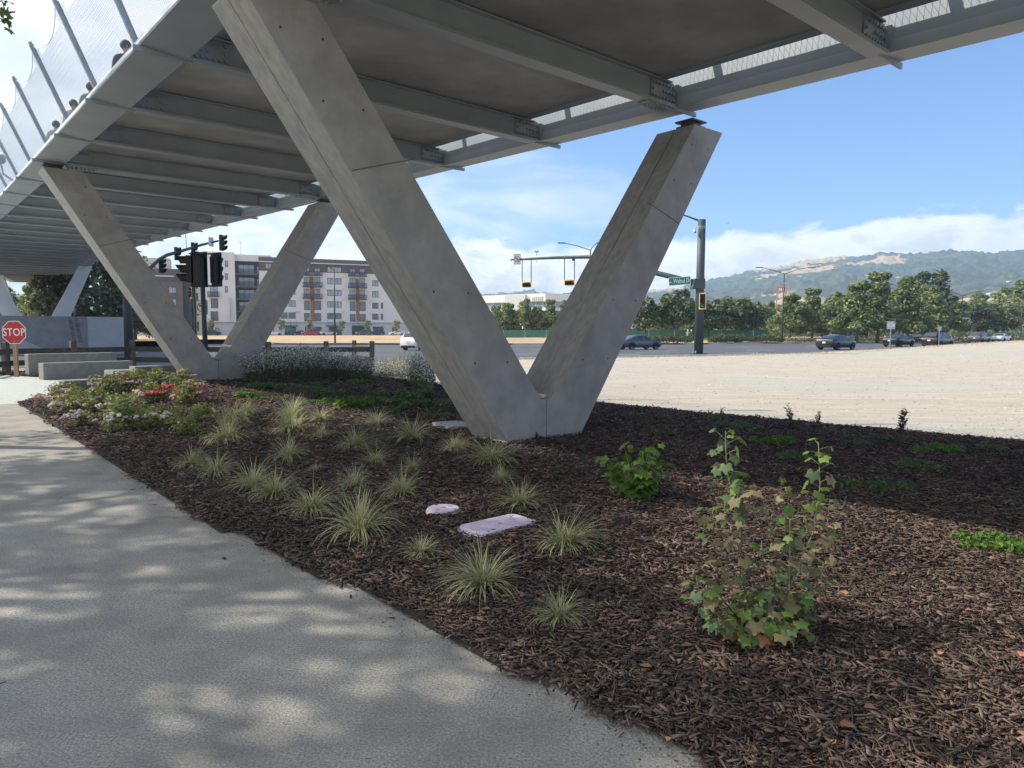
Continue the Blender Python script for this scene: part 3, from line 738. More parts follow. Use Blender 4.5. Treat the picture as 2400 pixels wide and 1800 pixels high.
for x0, x1 in ((1353, 1476),):
    for y0, y1 in ((276, 330), (373, 430), (475, 530), (576, 630)): fwin(x0, x1, y0, y1, .12 if y0 < 300 else 0, 4, 1, True)
    fwin(x0, x1, 678, 730, 0, 2, 1, False)
for x0, x1 in ((1742, 1795),):
    for y0, y1 in ((393, 446), (489, 543)): fwin(x0, x1, y0, y1, 0, 2, 1, True)
    for y0, y1 in ((588, 640), (684, 734)): fwin(x0, x1, y0, y1, 0, 2, 1, False); fwin(1815, 1836, y0, y1, 0, 1, 1, False)
for x0, x1 in ((1018, 1079),):
    fwin(x0, x1, 470, 518, 0, 2, 1, True); fwin(x0, x1, 568, 622, 0, 2, 1, True); fwin(945, 1006, 568, 622, 0, 2, 1, True)
    fwin(x0, x1, 672, 725, 0, 1, 1, False); fwin(950, 1010, 672, 725, 0, 1, 1, False)
fwin(815, 872, 246, 297, .12, 2, 1, True); fwin(880, 940, 250, 300, .12, 2, 1, True)
for y0, y1 in ((225, 280), (335, 390), (445, 500)): fwin(467, 496, y0, y1, 1.2, 1, 2, True)
for y0, y1 in ((552, 635), (662, 745)): fwin(345, 412, y0, y1, 1.2, 2, 1, False)
fwin(342, 406, 440, 528, 1.2, 2, 2, True)
fwin(384, 420, 806, 866, 1.2, 1, 2, True)
# paired balcony bays with orange-brown panels
def balcony(x0, x1, ytop, ybot, off, depth=1.5):
    u0, z1 = fpt(x0, ytop, off + depth); u1, z0 = fpt(x1, ybot, off + depth)
    mb = MB(); mb.bx(u0, u1, -off - depth, -off - .02, z0 - .22, z0, FM)
    o = part('balcony', mb, M['brown_dk'], apt)
    r = MB(); r.bx(u0, u1, -off - depth, -off - depth + .06, z1 - .08, z1, FM)
    n = int((u1 - u0) / .16)
    for i in range(n + 1):
        u = u0 + (u1 - u0) * i / n; r.bx(u - .035, u + .035, -off - depth + .01, -off - depth + .05, z0, z1 - .081, FM)
    for u in (u0, u1 - .06): r.bx(u, u + .06, -off - depth + .061, -off, z1 - .08, z1, FM); r.bx(u, u + .06, -off - depth * .5, -off - depth * .5 + .06, z0, z1 - .081, FM)
    part('railing', r, M['frame_dk'], o)
for (xa, xb, xm0, xm1, dy) in ((1145, 1310, 1205, 1238, -4), (1540, 1695, 1600, 1628, 4)):
    u0, u1 = fu(xm0), fu(xm1)
    fbox('panel', M['rust'], u0, u1, -.1, .1, fz(752, 1400), fz(372 + dy, 1400))
    for (y0, y1) in ((290, 330), (372, 430), (473, 530)):
        for a, b in ((xa + 5, xm0 - 4), (xm1 + 3, xb - 18)): fwin(a, b, y0 + dy, y1 + dy + 14, .12 if y0 < 300 else .0, 2, 2, True, 'balcony_door')
    for (y0, y1) in ((315, 352), (412, 452), (512, 552)): balcony(xa - 2, xb + 2, y0 + dy, y1 + dy, .12 if y0 < 330 else 0)
    for (y0, y1) in ((576, 655), (682, 752)):
        for a, b in ((xa + 8, xm0 - 2), (xm1 + 2, xb - 10)): fwin(a, b, y0 + dy, y1 + dy, 0, 1, 1, False)
balcony(318, 420, 490, 530, 1.2, 1.2)
# recessed bay: floors, rails and glass doors
for (yt, yb) in ((292, 330), (398, 440), (505, 548), (612, 655)):
    u0, z1 = fpt(566, yt, 0.2); z0 = fpt(566, yb, 0.2)[1]; u1 = uC - .03
    mb = MB(); mb.bx(uB + .02, u1, -.2, 1.98, z0 - .45, z0, FM); o = part('balcony', mb, M['brown'], apt)
    r = MB(); r.bx(uB + .02, u1, -.2, -.14, z1 - .07, z1, FM)
    n = 46
    for i in range(n): u = uB + .05 + (u1 - uB - .1) * i / (n - 1); r.bx(u - .03, u + .03, -.19, -.15, z0, z1 - .071, FM)
    part('railing', r, M['frame_dk'], o)
    window(apt, FM @ Matrix.Translation((uB + 3.1, 1.96, z0 + 1.3)), 4.4, 2.5, 3, 1, True, 'balcony_door')
    window(apt, FM @ Matrix.Translation((uB + 6.6, 1.96, z0 + 1.1)), 1.4, 2.2, 1, 1, True, 'balcony_door')
# narrow windows on the sunlit wing
for i, x in enumerate((-13.2, -10.4, -7.4, -4.0)):
    for k, z in enumerate((3.2, 7.6, 11.4, 15.2)):
        window(apt, WM @ Matrix.Translation((x, 0.0, z)), 1.0, 2.6, 1, 1, False)
# blade sign and ground floor shopfronts
u, z1 = fpt(500, 542, 1.6); z0 = fpt(500, 735, 1.6)[1]
fbox('blade_sign', M['offwhite'], u - .25, u + .25, -2.6, -1.21, z0, z1)
for x0, x1 in ((868, 895), (985, 1085), (1160, 1305), (1367, 1475), (1565, 1680), (1750, 1840), (1915, 1945)):
    fwin(x0, x1, 795, 876, .25, max(1, int((x1 - x0) / 32)), 2, False, 'shopfront')
for x0, x1 in ((975, 1100), (1350, 1480), (1570, 1690)):
    u0, z = fpt(x0, 786, 1.4); u1 = fpt(x1, 786, 1.4)[0]
    mb = MB(); mb.bx(u0, u1, -1.6, -.26, z - .12, z + .05, FM)
    for k in range(3): uu = u0 + .3 + (u1 - u0 - .6) * k / 2; mb.cyl(FM @ Vector((uu, -1.5, z)), FM @ Vector((uu, -.3, z + 1.6)), .05, 5)
    part('canopy', mb, M['frame_dk'], apt)
for x in (1113, 1105, 1497, 1492, 1729, 1855, 1090):
    for y in ((365, 468, 566, 666) if x < 1500 else (578, 680)):
        if rnd.random() < .55:
            u_, z_ = fpt(x, y, .1); fbox('wall_lamp', M['offwhite'], u_ - .35, u_ + .35, -.3, -.01, z_ - .12, z_ + .12)
mb = MB(); u_, z_ = fpt(608, 172, -4); mb.cyl(FM @ Vector((u_, 5, z_)), FM @ Vector((u_, 5, z_ + 4)), .08, 5); mb.bx(u_ - 1, u_ + .6, 4.97, 5.03, z_ + 3.5, z_ + 3.6, FM); part('aerial', mb, M['post'], apt)
# the brown and white building at its left
b2 = thing('apartment_building', 'brown and white apartment building glimpsed beside the left traffic signals', 'building', (-96.0, 200.0, 0))
BM = frame((0, 0, 0), (0.93, 0.36, 0))
for nm, mt, x0, x1, y0, y1, z0, z1 in (('wall', 'brown', -10, 3.5, 0, 12, -.5, 15.6), ('wall', 'brown', -14, 4.2, 4, 18, -.5, 19.5), ('wall', 'stucco', -14, -4.2, -1.5, -.02, -.5, 17.2), ('wall', 'brown_dk', 3.52, 5.6, 1.5, 12, -.5, 18.4),
                                       ('roof_box', 'stucco_side', -8.5, 0, 6, 12, 19.52, 22.6), ('canopy', 'offwhite', -5, 1.5, -1.8, -1.52, 16.9, 17.2), ('wall', 'stucco_side', 3.0, 6.8, 8, 14, 18.42, 20.5), ('canopy', 'offwhite', 2.0, 7.4, 5.4, 7.9, 18.5, 18.8)):
    mb = MB(); mb.bx(x0, x1, y0, y1, z0, z1, BM); part(nm, mb, M[mt], b2)
for x in (-2.4, 0.9):
    for z in (3.2, 6.6, 10.0, 13.3): window(b2, BM @ Matrix.Translation((x, -.03, z)), 1.9, 1.7, 2, 1, z > 8)

# ------------------------------------------------------------------ office building with sunlit white parapet
def build_office():
    c = D(1278, 790, 235); c.z = 0.3
    t = thing('office_building', 'long white office block with a band of teal glass behind the trees', 'building', tuple(c))
    L_ = frame((0, 0, 0), Vector((0.80, -0.60, 0)))         # x runs towards the near corner at its right end
    z = lambda py, Y: EYE + (HZ - py) / FPX * Y - .3
    zt, zg1, zg0, zw, zb_ = z(688, 235), z(706.5, 235), z(721, 235), z(728, 235), 0
    def wing(Mx, x0, x1, tagl):
        for nm, mt, a, b, off in (('parapet', 'officewhite', zg1, zt, 0.0), ('spandrel', 'officewhite', zw, zg0, 0.0), ('spandrel', 'officewhite', zw - 6.0, zw - 3.6, 0.0), ('core', 'glass', -1, zg1 - .01, 0.8)):
            mb = MB(); mb.bx(x0 + off, x1 - off, off, 20, a + .005, b - .005, Mx); part(nm, mb, M[mt], t)
        n = int((x1 - x0) / 3.6); w = (x1 - x0 - 1.0) / n
        g = MB(); g.bx(-w / 2 + .12, w / 2 - .12, -.03, .03, 0.03, zg0 * 0 + (zg1 - zg0) - .03); gm = g.mesh('window')
        f = MB(); f.bx(-.1, .1, -.12, .1, 0.01, (zg1 - zg0) - .01); fm = f.mesh('mullion')
        for i in range(n):
            x = x0 + .5 + w * (i + .5)
            o = put('window', gm, M['glass_teal'], t); o.matrix_local = Mx @ Matrix.Translation((x, .5, zg0))
            o = put('mullion', fm, M['offwhite'], t); o.matrix_local = Mx @ Matrix.Translation((x - w / 2, .5, zg0))
    wing(L_, -62, 0, '')
    R_ = frame((0, 0, 0), Vector((0.86, 0.5, 0)))
    wing(R_, 0.06, 46, '')
    mb = MB(); mb.bx(-16, -7.6, -.9, -.01, zg0 - .8, zg1 + 2.4, L_); part('bay', mb, M['offwhite'], t)
    M['lettergrey'] = mk('roof_lettering', (0.5, 0.49, 0.47), rough=.7)
    # the two small roof signs are too faint in the photograph to read: raised grey letter blocks
    for xs, n, w in ((-5.4, 6, .8), (-44, 3, 1.0)):
        for k in range(n):
            mb = MB(); mb.bx(xs + k * w, xs + k * w + w * .62, -.12, -.01, zt - 2.6, zt - 1.1, L_); part('letter', mb, M['lettergrey'], t)
build_office()
# red pylon sign
def build_pylon():
    c = D(1829, 770, 300); c.z = 0.2
    t = thing('pylon_sign', 'tall red clad pylon sign with white lettering panel above the trees', 'sign', tuple(c))
    k = 300 / FPX; z = lambda py: EYE + (HZ - py) * k - .2
    f = frame((0, 0, 0), (0.93, -0.36, 0)); w0, w1 = -2.0, 1.45
    mb = MB(); mb.bx(w0, w0 + .45, -.5, .5, 0, z(669), f); part('upright', mb, M['brickred'], t)
    mb = MB(); mb.bx(w1, w1 + .7, -.9, .9, 0, z(671), f); part('upright', mb, M['brickred'], t)
    mb = MB(); mb.bx(w0 + .46, w1 - .01, -.45, .45, z(675), z(669.5), f); part('crosspiece', mb, M['brickred'], t)
    mb = MB(); mb.bx(w0 + .46, w1 - .01, -.45, .45, z(687.5), z(683), f); part('crosspiece', mb, M['brickred'], t)
    mb = MB(); mb.bx(w0 + .6, w1 - .1, -.3, .3, z(683) + .02, z(675) - .02, f); part('sign_panel', mb, M['frame_dk'], t)
    for x0, x1, s in ((-1.15, -.62, .25), (-.35, .2, 0), (.55, 1.1, 0)):
        mb = MB(); mb.prism([(x0, z(682.4)), (x1, z(682.4)), (x1 + s, z(676)), (x0, z(676))], lambda p: tuple(f @ Vector((p[0], -.34, p[1]))), lambda p: tuple(f @ Vector((p[0], -.305, p[1])))); part('letter', mb, M['white'], t)
build_pylon()
# tan church-like house on the hill slope and small pale houses
def house(px, py, Y, w, h, label, mats=('offwhite', 'brickred'), rz=0.3):
    p = D(px, py, Y); t = thing('hill_house', label, 'house', tuple(p), rz, 'houses on the wooded hillside')
    mb = MB(); mb.bx(-w / 2, w / 2, -h, h, -h * 1.2, h); part('wall', mb, M[mats[0]], t)
    mb = MB(); mb.prism([(-w / 2 - .4, h + .02), (w / 2 + .4, h + .02), (0, h * 1.7)], lambda q: (q[0], -h - .4, q[1]), lambda q: (q[0], h + .4, q[1])); part('roof', mb, M[mats[1]], t)
house(2318, 694, 900, 5, 2.4, 'white gabled house on a bare tan slope at the right', ('officewhite', 'offwhite'))
house(2363, 667, 1500, 16, 4.5, 'low pale house among trees high on the right slope', ('officewhite', 'offwhite'))
house(2384, 664, 1600, 14, 4.5, 'pale house just right of the low one on the slope', ('officewhite', 'offwhite'), -.3)
house(1585, 691, 1500, 8, 4, 'left one of two white houses above the street sign', ('officewhite', 'offwhite'))
house(1594, 690, 1500, 8, 3.6, 'right one of two white houses above the street sign', ('officewhite', 'offwhite'), -.2)
# tan slope shoulder behind the right trees is part of the hills; aircraft far off
def build_plane():
    p = D(1704, 523, 2400); p.z = p.z
    t = thing('aircraft', 'tiny dark aircraft crossing the blue sky above the hills', 'aircraft', tuple(p), R(20))
    m = M['black']
    mb = MB(); mb.tube([(-8, 0, 0), (-6, 0, .2), (4, 0, .2), (8, 0, .8)], [.3, 1, 1, .25], 8); part('fuselage', mb, m, t, True)
    mb = MB(); mb.add([(-1.5, -9, .3), (1.5, -9, .3), (2, 9, .3), (-2, 9, .3), (-1.5, -9, .6), (1.5, -9, .6), (2, 9, .6), (-2, 9, .6)], [(3, 2, 1, 0), (4, 5, 6, 7), (0, 1, 5, 4), (1, 2, 6, 5), (2, 3, 7, 6), (3, 0, 4, 7)]); part('wing', mb, m, t)
    mb = MB(); mb.bx(6.4, 8, -.1, .1, .8, 3.2); mb.bx(6.6, 8, -3, 3, .81, 1.0); part('tail', mb, m, t)
build_plane()

# ------------------------------------------------------------------ trees
def leaf_cloud(blobs, n, size, seed, up=0.35, flat=1.0):
    """blobs: list of (centre, radius xyz, weight); small leaf clumps spread through the volume, denser near the skin"""
    g = np.random.default_rng(seed); w = np.array([b[2] for b in blobs], float); w /= w.sum()
    pick = g.choice(len(blobs), n, p=w)
    c = np.array([b[0] for b in blobs])[pick]; r = np.array([b[1] for b in blobs])[pick]
    d = g.normal(size=(n, 3)); d /= np.linalg.norm(d, axis=1, keepdims=True)
    rad = g.random(n) ** 0.42
    P = c + d * r * rad[:, None]
    nn = d * 0.8 + g.normal(size=(n, 3)) * 0.7 + np.array([0, 0, up]); nn /= np.linalg.norm(nn, axis=1, keepdims=True)
    a = np.cross(nn, g.normal(size=(n, 3))); a /= np.linalg.norm(a, axis=1, keepdims=True); b = np.cross(nn, a)
    s = size * (0.6 + 0.8 * g.random(n))[:, None]
    a *= s; b *= s * 0.62
    V = np.stack([P - a, P - b * .9 + nn * s * .12, P + a * .95, P + b], 1).reshape(-1, 3)
    F = np.arange(n * 4).reshape(n, 4)
    return V, F
def crown_blobs(g, w, h, z0, n=9, taper=.0):
    """overlapping uneven clumps round a core; taper > 0 makes the crown narrow upwards"""
    bl = [((0, 0, z0 + h * .40), (w * .36, w * .36, h * .36), 1.8), ((0, 0, z0 + h * .72), (w * (.30 - .14 * taper), w * (.30 - .14 * taper), h * .28), .9)]
    for k in range(n * 2):
        a = g.random() * 6.283; t = g.random() ** (1 + .5 * taper)
        prof = (1 - abs(t - .42) * .9) * (1 - taper) + (1.08 - .95 * t) * taper
        rr = w * .40 * prof * (0.65 + .45 * g.random()); s = w * (0.085 + .075 * g.random()) * (1 - .35 * taper * t)
        bl.append(((rr * math.cos(a), rr * math.sin(a), z0 + h * (.07 + .9 * t)), (s, s, s * .9), .55))
    return bl
crown_cache = {}
def crown_mesh(kind, v):
    if (kind, v) not in crown_cache:
        g = np.random.default_rng(hash((len(kind), v)) % 1000 + v * 17)
        spec = dict(street=(7.6, 8.6, 1.4, 15, 7000, .25, 'leaf_tree'), pale=(7.8, 8.4, 1.0, 15, 7000, .25, 'leaf_light'), cream=(6.4, 5.4, 1.6, 13, 5500, .22, 'leaf_cream'), dark=(6.6, 12, 1.2, 15, 8000, .27, 'leaf_dark'),
                    oak=(12, 8.4, 1.0, 16, 9000, .23, 'leaf_oak'), young=(2.6, 3.4, 1.5, 7, 1100, .16, 'leaf_light'), slim=(4.6, 9.0, .6, 12, 4500, .25, 'leaf_dark'))[kind]
        bl = crown_blobs(g, *spec[:4], taper={'street': .75, 'pale': .6, 'dark': .7, 'slim': .9}.get(kind, 0))
        V, F = leaf_cloud(bl, spec[4], spec[5], v + 3)
        tr = MB(); H_ = spec[2] + spec[1] * .6
        tr.tube([(0, 0, -.6), (.05, 0, spec[2] * .6), (.1, .05, H_)], [spec[0] * .03, spec[0] * .024, spec[0] * .008], 7)
        for k in range(5):
            a = k * 1.3 + v; z = spec[2] + spec[1] * (.1 + .09 * k)
            tr.tube([(0.06, 0, z * .85), (math.cos(a) * spec[0] * .16, math.sin(a) * spec[0] * .16, z + spec[1] * .15), (math.cos(a) * spec[0] * .3, math.sin(a) * spec[0] * .3, z + spec[1] * .3)], [spec[0] * .014, spec[0] * .009, .02], 5)
        crown_cache[kind, v] = (np_mesh('crown', V, F), tr.mesh('trunk', True), M[spec[6]])
    return crown_cache[kind, v]
def tree(kind, v, px, pyb, Y, s, label, cat='tree', name='park_tree', group=None, sz=1.0, z=None):
    p = D(px, pyb, Y)
    if z is not None: p.z = z
    t = thing(name, label, cat, tuple(p), rnd.random() * 6.28, group); t.scale = (s * 1.04, s * 1.04, s * sz)
    cm, tm, m = crown_mesh(kind, v)
    put('crown', cm, m, t); put('trunk', tm, M['bark'], t)
    return t
GT = 'trees along the avenue beyond the road'
# the row along the avenue (px of trunk, px of trunk base, distance, scale)
AV = [('cream', 0, 1512, 797, 112, 1.0, 'rounded dark tree with pale blossom just right of the near pier arm'),
      ('cream', 1, 1588, 797, 112, 1.2, 'broad flowering tree left of the street name pole'),
      ('cream', 2, 1660, 797, 114, 1.0, 'dark flowering tree just right of the street name pole'),
      ('cream', 0, 1722, 798, 116, 1.05, 'flowering tree midway between street name pole and double street lamp'),
      ('cream', 1, 1766, 797, 118, .95, 'creamy blossoming tree at the end of the green netting fence'),
      ('street', 0, 1850, 796, 124, .95, 'leafy tree standing behind the double street lamp'),
      ('street', 1, 1902, 796, 126, 1.02, 'tall leafy tree right of the red pylon sign'),
      ('street', 2, 1950, 796, 130, 1.0, 'leafy tree behind the dark hatchback'),
      ('street', 0, 2008, 797, 110, 1.08, 'full round tree left of the white lane sign'),
      ('street', 1, 2056, 797, 112, 1.2, 'tall tree directly behind the white lane sign'),
      ('street', 2, 2128, 797, 118, 1.2, 'broad tree above the black sedan and sport utility'),
      ('pale', 0, 2165, 797, 124, 1.15, 'lighter green tree in front of the tall dark tree'),
      ('dark', 0, 2200, 792, 150, 1.25, 'tall dark tree towering left of the far signal pole'),
      ('dark', 1, 2160, 790, 160, 1.3, 'tall dark tree behind the paler avenue tree'),
      ('dark', 2, 2118, 790, 165, 1.2, 'dark tree crown rising behind the second street lamp'),
      ('street', 0, 2245, 792, 170, 1.05, 'grey green tree behind the far signal heads'),
      ('cream', 2, 2308, 796, 150, 1.15, 'low flowering tree right of the far signal arm'),
      ('cream', 0, 2352, 797, 152, 1.05, 'low flowering tree near the right edge of the view'),
      ('pale', 1, 2290, 788, 220, 1.6, 'light green tree mass behind the far right arm'),
      ('pale', 2, 2352, 786, 230, 1.8, 'large light green tree far right above the flowering trees'),
      ('street', 2, 2392, 788, 210, 1.9, 'darker leafy tree at the right end of the row'),
      ('slim', 0, 1530, 788, 200, .95, 'slim dark conifer left behind the flowering trees'),
      ('slim', 1, 1570, 786, 210, 1.15, 'slim conifer directly under the street name sign'),
      ('slim', 2, 1610, 786, 205, 1.2, 'slim conifer just left of the street name pole'),
      ('pale', 0, 1690, 790, 170, 1.1, 'pale tree between the pole and the red pylon sign'),
      ('pale', 1, 1738, 790, 175, 1.15, 'pale sunlit tree left of the red pylon sign'),
      ('pale', 2, 1800, 790, 180, 1.05, 'pale tree in front of the red pylon base'),
      ('street', 1, 1640, 790, 190, 1.2, 'distant leafy tree behind the street name pole'),
      ('dark', 0, 1705, 788, 240, 1.15, 'dark pointed treetop above the pale trees'),
      ('street', 1, 1978, 797, 136, .98, 'leafy tree between the dark hatchback and the lane sign'),
      ('pale', 0, 1926, 796, 148, .95, 'light green tree behind the tall one right of the pylon'),
      ('pale', 1, 2032, 797, 128, .92, 'light green tree just left of the white lane sign'),
      ('pale', 2, 2092, 797, 126, 1.0, 'light green tree right above the black sedan'),
      ('street', 0, 1876, 796, 150, .95, 'leafy tree right behind the double street lamp'),
      ('street', 2, 2270, 794, 180, 1.1, 'leafy tree behind the far name sign'),
      ('pale', 0, 1545, 795, 150, .85, 'pale tree filling the gap between the first two flowering trees'),
      ('pale', 2, 1628, 795, 150, .9, 'pale tree filling the gap left of the street name pole'),
      ('street', 0, 1748, 795, 150, .82, 'leafy tree behind the end of the netting fence'),
      ('dark', 1, 1498, 786, 215, .85, 'dark tree behind the netting beside the near pier arm')]
for a in AV: tree(*a, group=GT, sz={'street': .86, 'cream': .92, 'dark': .88, 'pale': .9, 'slim': 1.05}[a[0]])
for i, (px, s, lb) in enumerate([(1160, .62, 'pale green tree at the left edge of the gap in the V'), (1192, .66, 'bushy pale tree in front of the white office block'), (1228, .72, 'pale tree centred below the white office windows'),
                                  (1262, .6, 'pale leafy tree right of centre below the office block'), (1290, .66, 'darker tree beside the right arm of the V'), (1325, .66, 'tree hidden partly behind the right V arm'), (1125, .6, 'low tree showing behind the left V arm')]):
    tree(['pale', 'pale', 'pale', 'pale', 'street', 'street', 'pale'][i], i % 3, px, 789, 128, s * .98, lb, group='trees in front of the white office block')
tree('oak', 0, 232, 812, 72, 1.02, 'big dark evergreen oak behind the grey plinth', group='trees beyond the plinth')
tree('oak', 1, 318, 806, 92, 0.85, 'dark oak partly hidden by the second V pier', group='trees beyond the plinth')
tree('street', 1, 140, 812, 88, 1.05, 'lighter leafy tree between the two steel bridge legs', group='trees beyond the plinth')
tree('pale', 2, 88, 810, 96, .9, 'pale yellow green tree under the far bridge deck', group='trees beyond the plinth')
tree('street', 2, 30, 810, 110, .9, 'leafy tree behind the left steel leg and stop sign', group='trees beyond the plinth')
for i, (px, s, lb) in enumerate([(660, 1.0, 'young street tree by the left shop canopy'), (727, 1.05, 'young street tree above the red car'), (801, .95, 'young street tree right of the tall lamp'), (861, .95, 'young street tree left of the large V arm'), (493, 1.0, 'young yellowish tree by the left signal pole'), (930, .95, 'small street tree behind the large V arm')]):
    tree('young', i % 3, px, 790, 190, s, lb, name='young_tree', group='young trees in front of the apartments', z=0.4)

# the tree at the left whose crown hangs over the path: only the tips of one branch are in view
def build_shade_tree():
    t = thing('plane_tree', 'overhanging tree whose leafy branch tip shows at the top left corner', 'tree', (-12.5, 5.2, 0))
    mb = MB(); mb.tube([(0, 0, -.3), (.05, .05, 3), (.2, .1, 6.2), (.3, .2, 10.5)], [.3, .25, .19, .08], 10)
    tips = []
    g = np.random.default_rng(21)
    for k in range(18):
        a = g.random() * 6.28; z = 5.6 + 4.2 * g.random(); r = 2.8 + 2.8 * g.random()
        e = Vector((math.cos(a) * r, math.sin(a) * r, z + 1.2 + 1.6 * g.random()))
        mb.tube([(.15, .1, z), e * .55 + Vector((0, 0, z * .35)), e], [.11, .06, .015], 6); tips.append(e)
    tips = [e for e in tips if e.x - 12.5 + 1.108 * e.z < 0.2]
    br = [Vector((.2, .3, 7.0)), Vector((3.2, 2.2, 8.6)), Vector((5.6, 3.2, 7.2)), Vector((6.35, 2.95, 5.6))]
    mb.tube(br, [.09, .045, .02, .008], 6)
    part('trunk', mb, M['bark'], t, True)
    bl = [((e.x, e.y, e.z), (0.9 + .45 * g.random(), 0.9 + .45 * g.random(), .55 + .3 * g.random()), 1.0) for e in tips]
    for k in range(SHADE_N):
        a = g.random() * 6.28; r = 4.2 * math.sqrt(g.random())
        bl.append(((math.cos(a) * r * 1.15 + .6, math.sin(a) * r * 1.25 + .5, 7.2 + 4.0 * g.random()), (.7 + .6 * g.random(), .7 + .6 * g.random(), .5), .6))
    # clumps pruned to stay out of view and keep shade off the right bed
    ok = lambda b: (b[0][0] - 12.5 + b[1][0] < -.74 * (b[0][1] + 5.2 - b[1][1])) or (b[0][2] - b[1][2] > 1.75 + .5 * (b[0][1] + 5.2 + b[1][1]))
    bl = [b for b in bl if ok(b) and b[0][0] - 12.5 + 1.108 * b[0][2] < 0.9]
    V, F = leaf_cloud(bl, SHADE_LEAVES, .10, 5)
    put('crown', np_mesh('crown', V, F), M['leaf_plane'], t)
    # the hanging sprig with its separate leaves
    lm = lobed_leaf(0.075, seed=3)
    for i, (px, py) in enumerate([(8, 12), (22, 4), (14, 28), (4, 22), (24, 26), (20, 36), (12, 44), (16, 52), (26, 60), (22, 68), (4, 4), (10, 34)]):
        p = D(px, py, 8.0 + .05 * (i % 5)) - t.location
        o = put('leaf', lm, M['leaf_plane'] if i != 6 else M['leaf_light'], t, loc=tuple(p)); o.rotation_euler = (rnd.random() * 2 - .3, rnd.random() - .5, rnd.random() * 6)
    mb = MB(); pts = [D(-30, -60, 8.05), D(4, 0, 8.05), D(14, 30, 8.1), D(20, 50, 8.1), D(22, 66, 8.1)]
    mb.tube([p - t.location for p in pts], [.012, .006, .005, .004, .003], 5); part('twig', mb, M['twig'], t)
SHADE_N, SHADE_LEAVES = 62, 15500
def lobed_leaf(s, seed=0, fold=0.25):
    """a small five-lobed leaf: a fan around the stalk end, lightly folded along the lobes, with a little depth"""
    g = random.Random(seed); pts = []
    for k in range(29):
        ph = R(-152 + 304 * k / 28); a = ph + math.pi / 2
        lob = max(math.exp(-(ph / .46) ** 2), .93 * math.exp(-((abs(ph) - 1.12) / .42) ** 2), .74 * math.exp(-((abs(ph) - 2.15) / .45) ** 2), .64)
        r = s * lob * (0.93 + .05 * (k % 2) + .05 * g.random())
        pts.append((r * math.cos(a), r * math.sin(a) + s * .1, (abs(math.cos(2.75 * ph)) - .6) * s * fold * .45 + r * r / s * -.38))
    V = [(0, 0, 0.0)] + pts; F = [(0, i, i + 1) for i in range(1, len(pts))]
    me = bpy.data.meshes.new('leaf'); me.from_pydata(V, [], F)
    for p in me.polygons: p.use_smooth = True
    return me
build_shade_tree()
# its neighbour, farther along the path and wholly left of the view, shades the middle of the path
def build_neighbour_tree():
    t = thing('plane_tree', 'neighbouring tree left of the path that shades its middle stretch', 'tree', (-15.5, 11.0, 0), 0.0)
    g = np.random.default_rng(4); bl = []
    for k in range(46):
        a = g.random() * 6.28; r = 3.9 * math.sqrt(g.random()); x, y, z = math.cos(a) * r + 2.0, math.sin(a) * r * .9 - .9, 7.4 + 3.6 * g.random()
        if x - 15.5 + 1.2 < -.74 * (y + 11 - 1.2) or z - .6 > 1.8 + .5 * (y + 12.2): bl.append(((x, y, z), (.7 + .5 * g.random(), .7 + .5 * g.random(), .5), 1.0))
    V, F = leaf_cloud(bl, 8000, .10, 9); put('crown', np_mesh('crown', V, F), M['leaf_plane'], t)
    mb = MB(); mb.tube([(0, 0, -.3), (.1, .05, 3), (.6, .1, 6.2), (1.2, .2, 9.5)], [.26, .22, .16, .07], 10); part('trunk', mb, M['bark'], t, True)
build_neighbour_tree()
# ------------------------------------------------------------------ fence, benches, stop sign
def gz(x, y): return 0.0
def timber_fence():
    t = thing('timber_fence', 'dark timber post and rail fence running between the plaza and the road', 'fence', (-17, 30, 0))
    px = [(-60, 24.5), (14, 28.0), (172, 30.0), (312, 32.0), (470, 31.5), (629, 30.5), (765, 31.0), (871, 31.5)]
    P = [Vector(((q - 1200) / FPX * Y, Y, 0)) for q, Y in px]; Q = Vector(((830 - 1200) / FPX * 36, 36, 0))
    hs = [1.22, 1.21, 1.22, 1.25, 1.2, 1.18, 1.2, 1.2]
    def post(p, h, rot):
        mb = MB(); b = .105
        mb.add([(-b, -b, -.4), (b, -b, -.4), (b, b, -.4), (-b, b, -.4), (-b, -b, h - .03), (b, -b, h - .03), (b, b, h - .03), (-b, b, h - .03), (-b * .8, -b * .8, h), (b * .8, -b * .8, h), (b * .8, b * .8, h), (-b * .8, b * .8, h)],
               [(3, 2, 1, 0), (0, 1, 5, 4), (1, 2, 6, 5), (2, 3, 7, 6), (3, 0, 4, 7), (4, 5, 9, 8), (5, 6, 10, 9), (6, 7, 11, 10), (7, 4, 8, 11), (8, 9, 10, 11)], Matrix.Rotation(rot, 4, 'Z') @ Matrix.Rotation(rnd.uniform(-.02, .02), 4, 'Y'))
        o = part('post', mb, M['timber'], t, loc=p - t.location)
    for i, (p, h) in enumerate(zip(P, hs)):
        d = (P[min(i + 1, len(P) - 1)] - P[max(0, i - 1)]); post(p, h, math.atan2(d.y, d.x))
    post(Q, 1.18, .3)
    segs = list(zip(P, P[1:])) + [(P[-1], Q)]
    for a, b in segs:
        for z in (0.83, 0.36):
            d = (b - a).normalized(); f = frame(a - t.location + Vector((0, 0, z)), d)
            mb = MB(); L_ = (b - a).length; mb.bx(.03, L_ - .03, -.045, .045, -.11, .11, f); part('rail', mb, M['rail'], t, bevel=.01)
timber_fence()
def bench(a, b, w, h, label):
    a = Vector(a); b = Vector(b); d = b - a
    t_ = MB(); f = frame((0, 0, 0), d); t_.bx(0, d.length, 0, w, -.1, h, f)
    o = part('concrete_bench', t_, M['bench'], None, loc=a, bevel=.025); tag(o, label, 'bench', 'low concrete bench blocks on the plaza'); return o
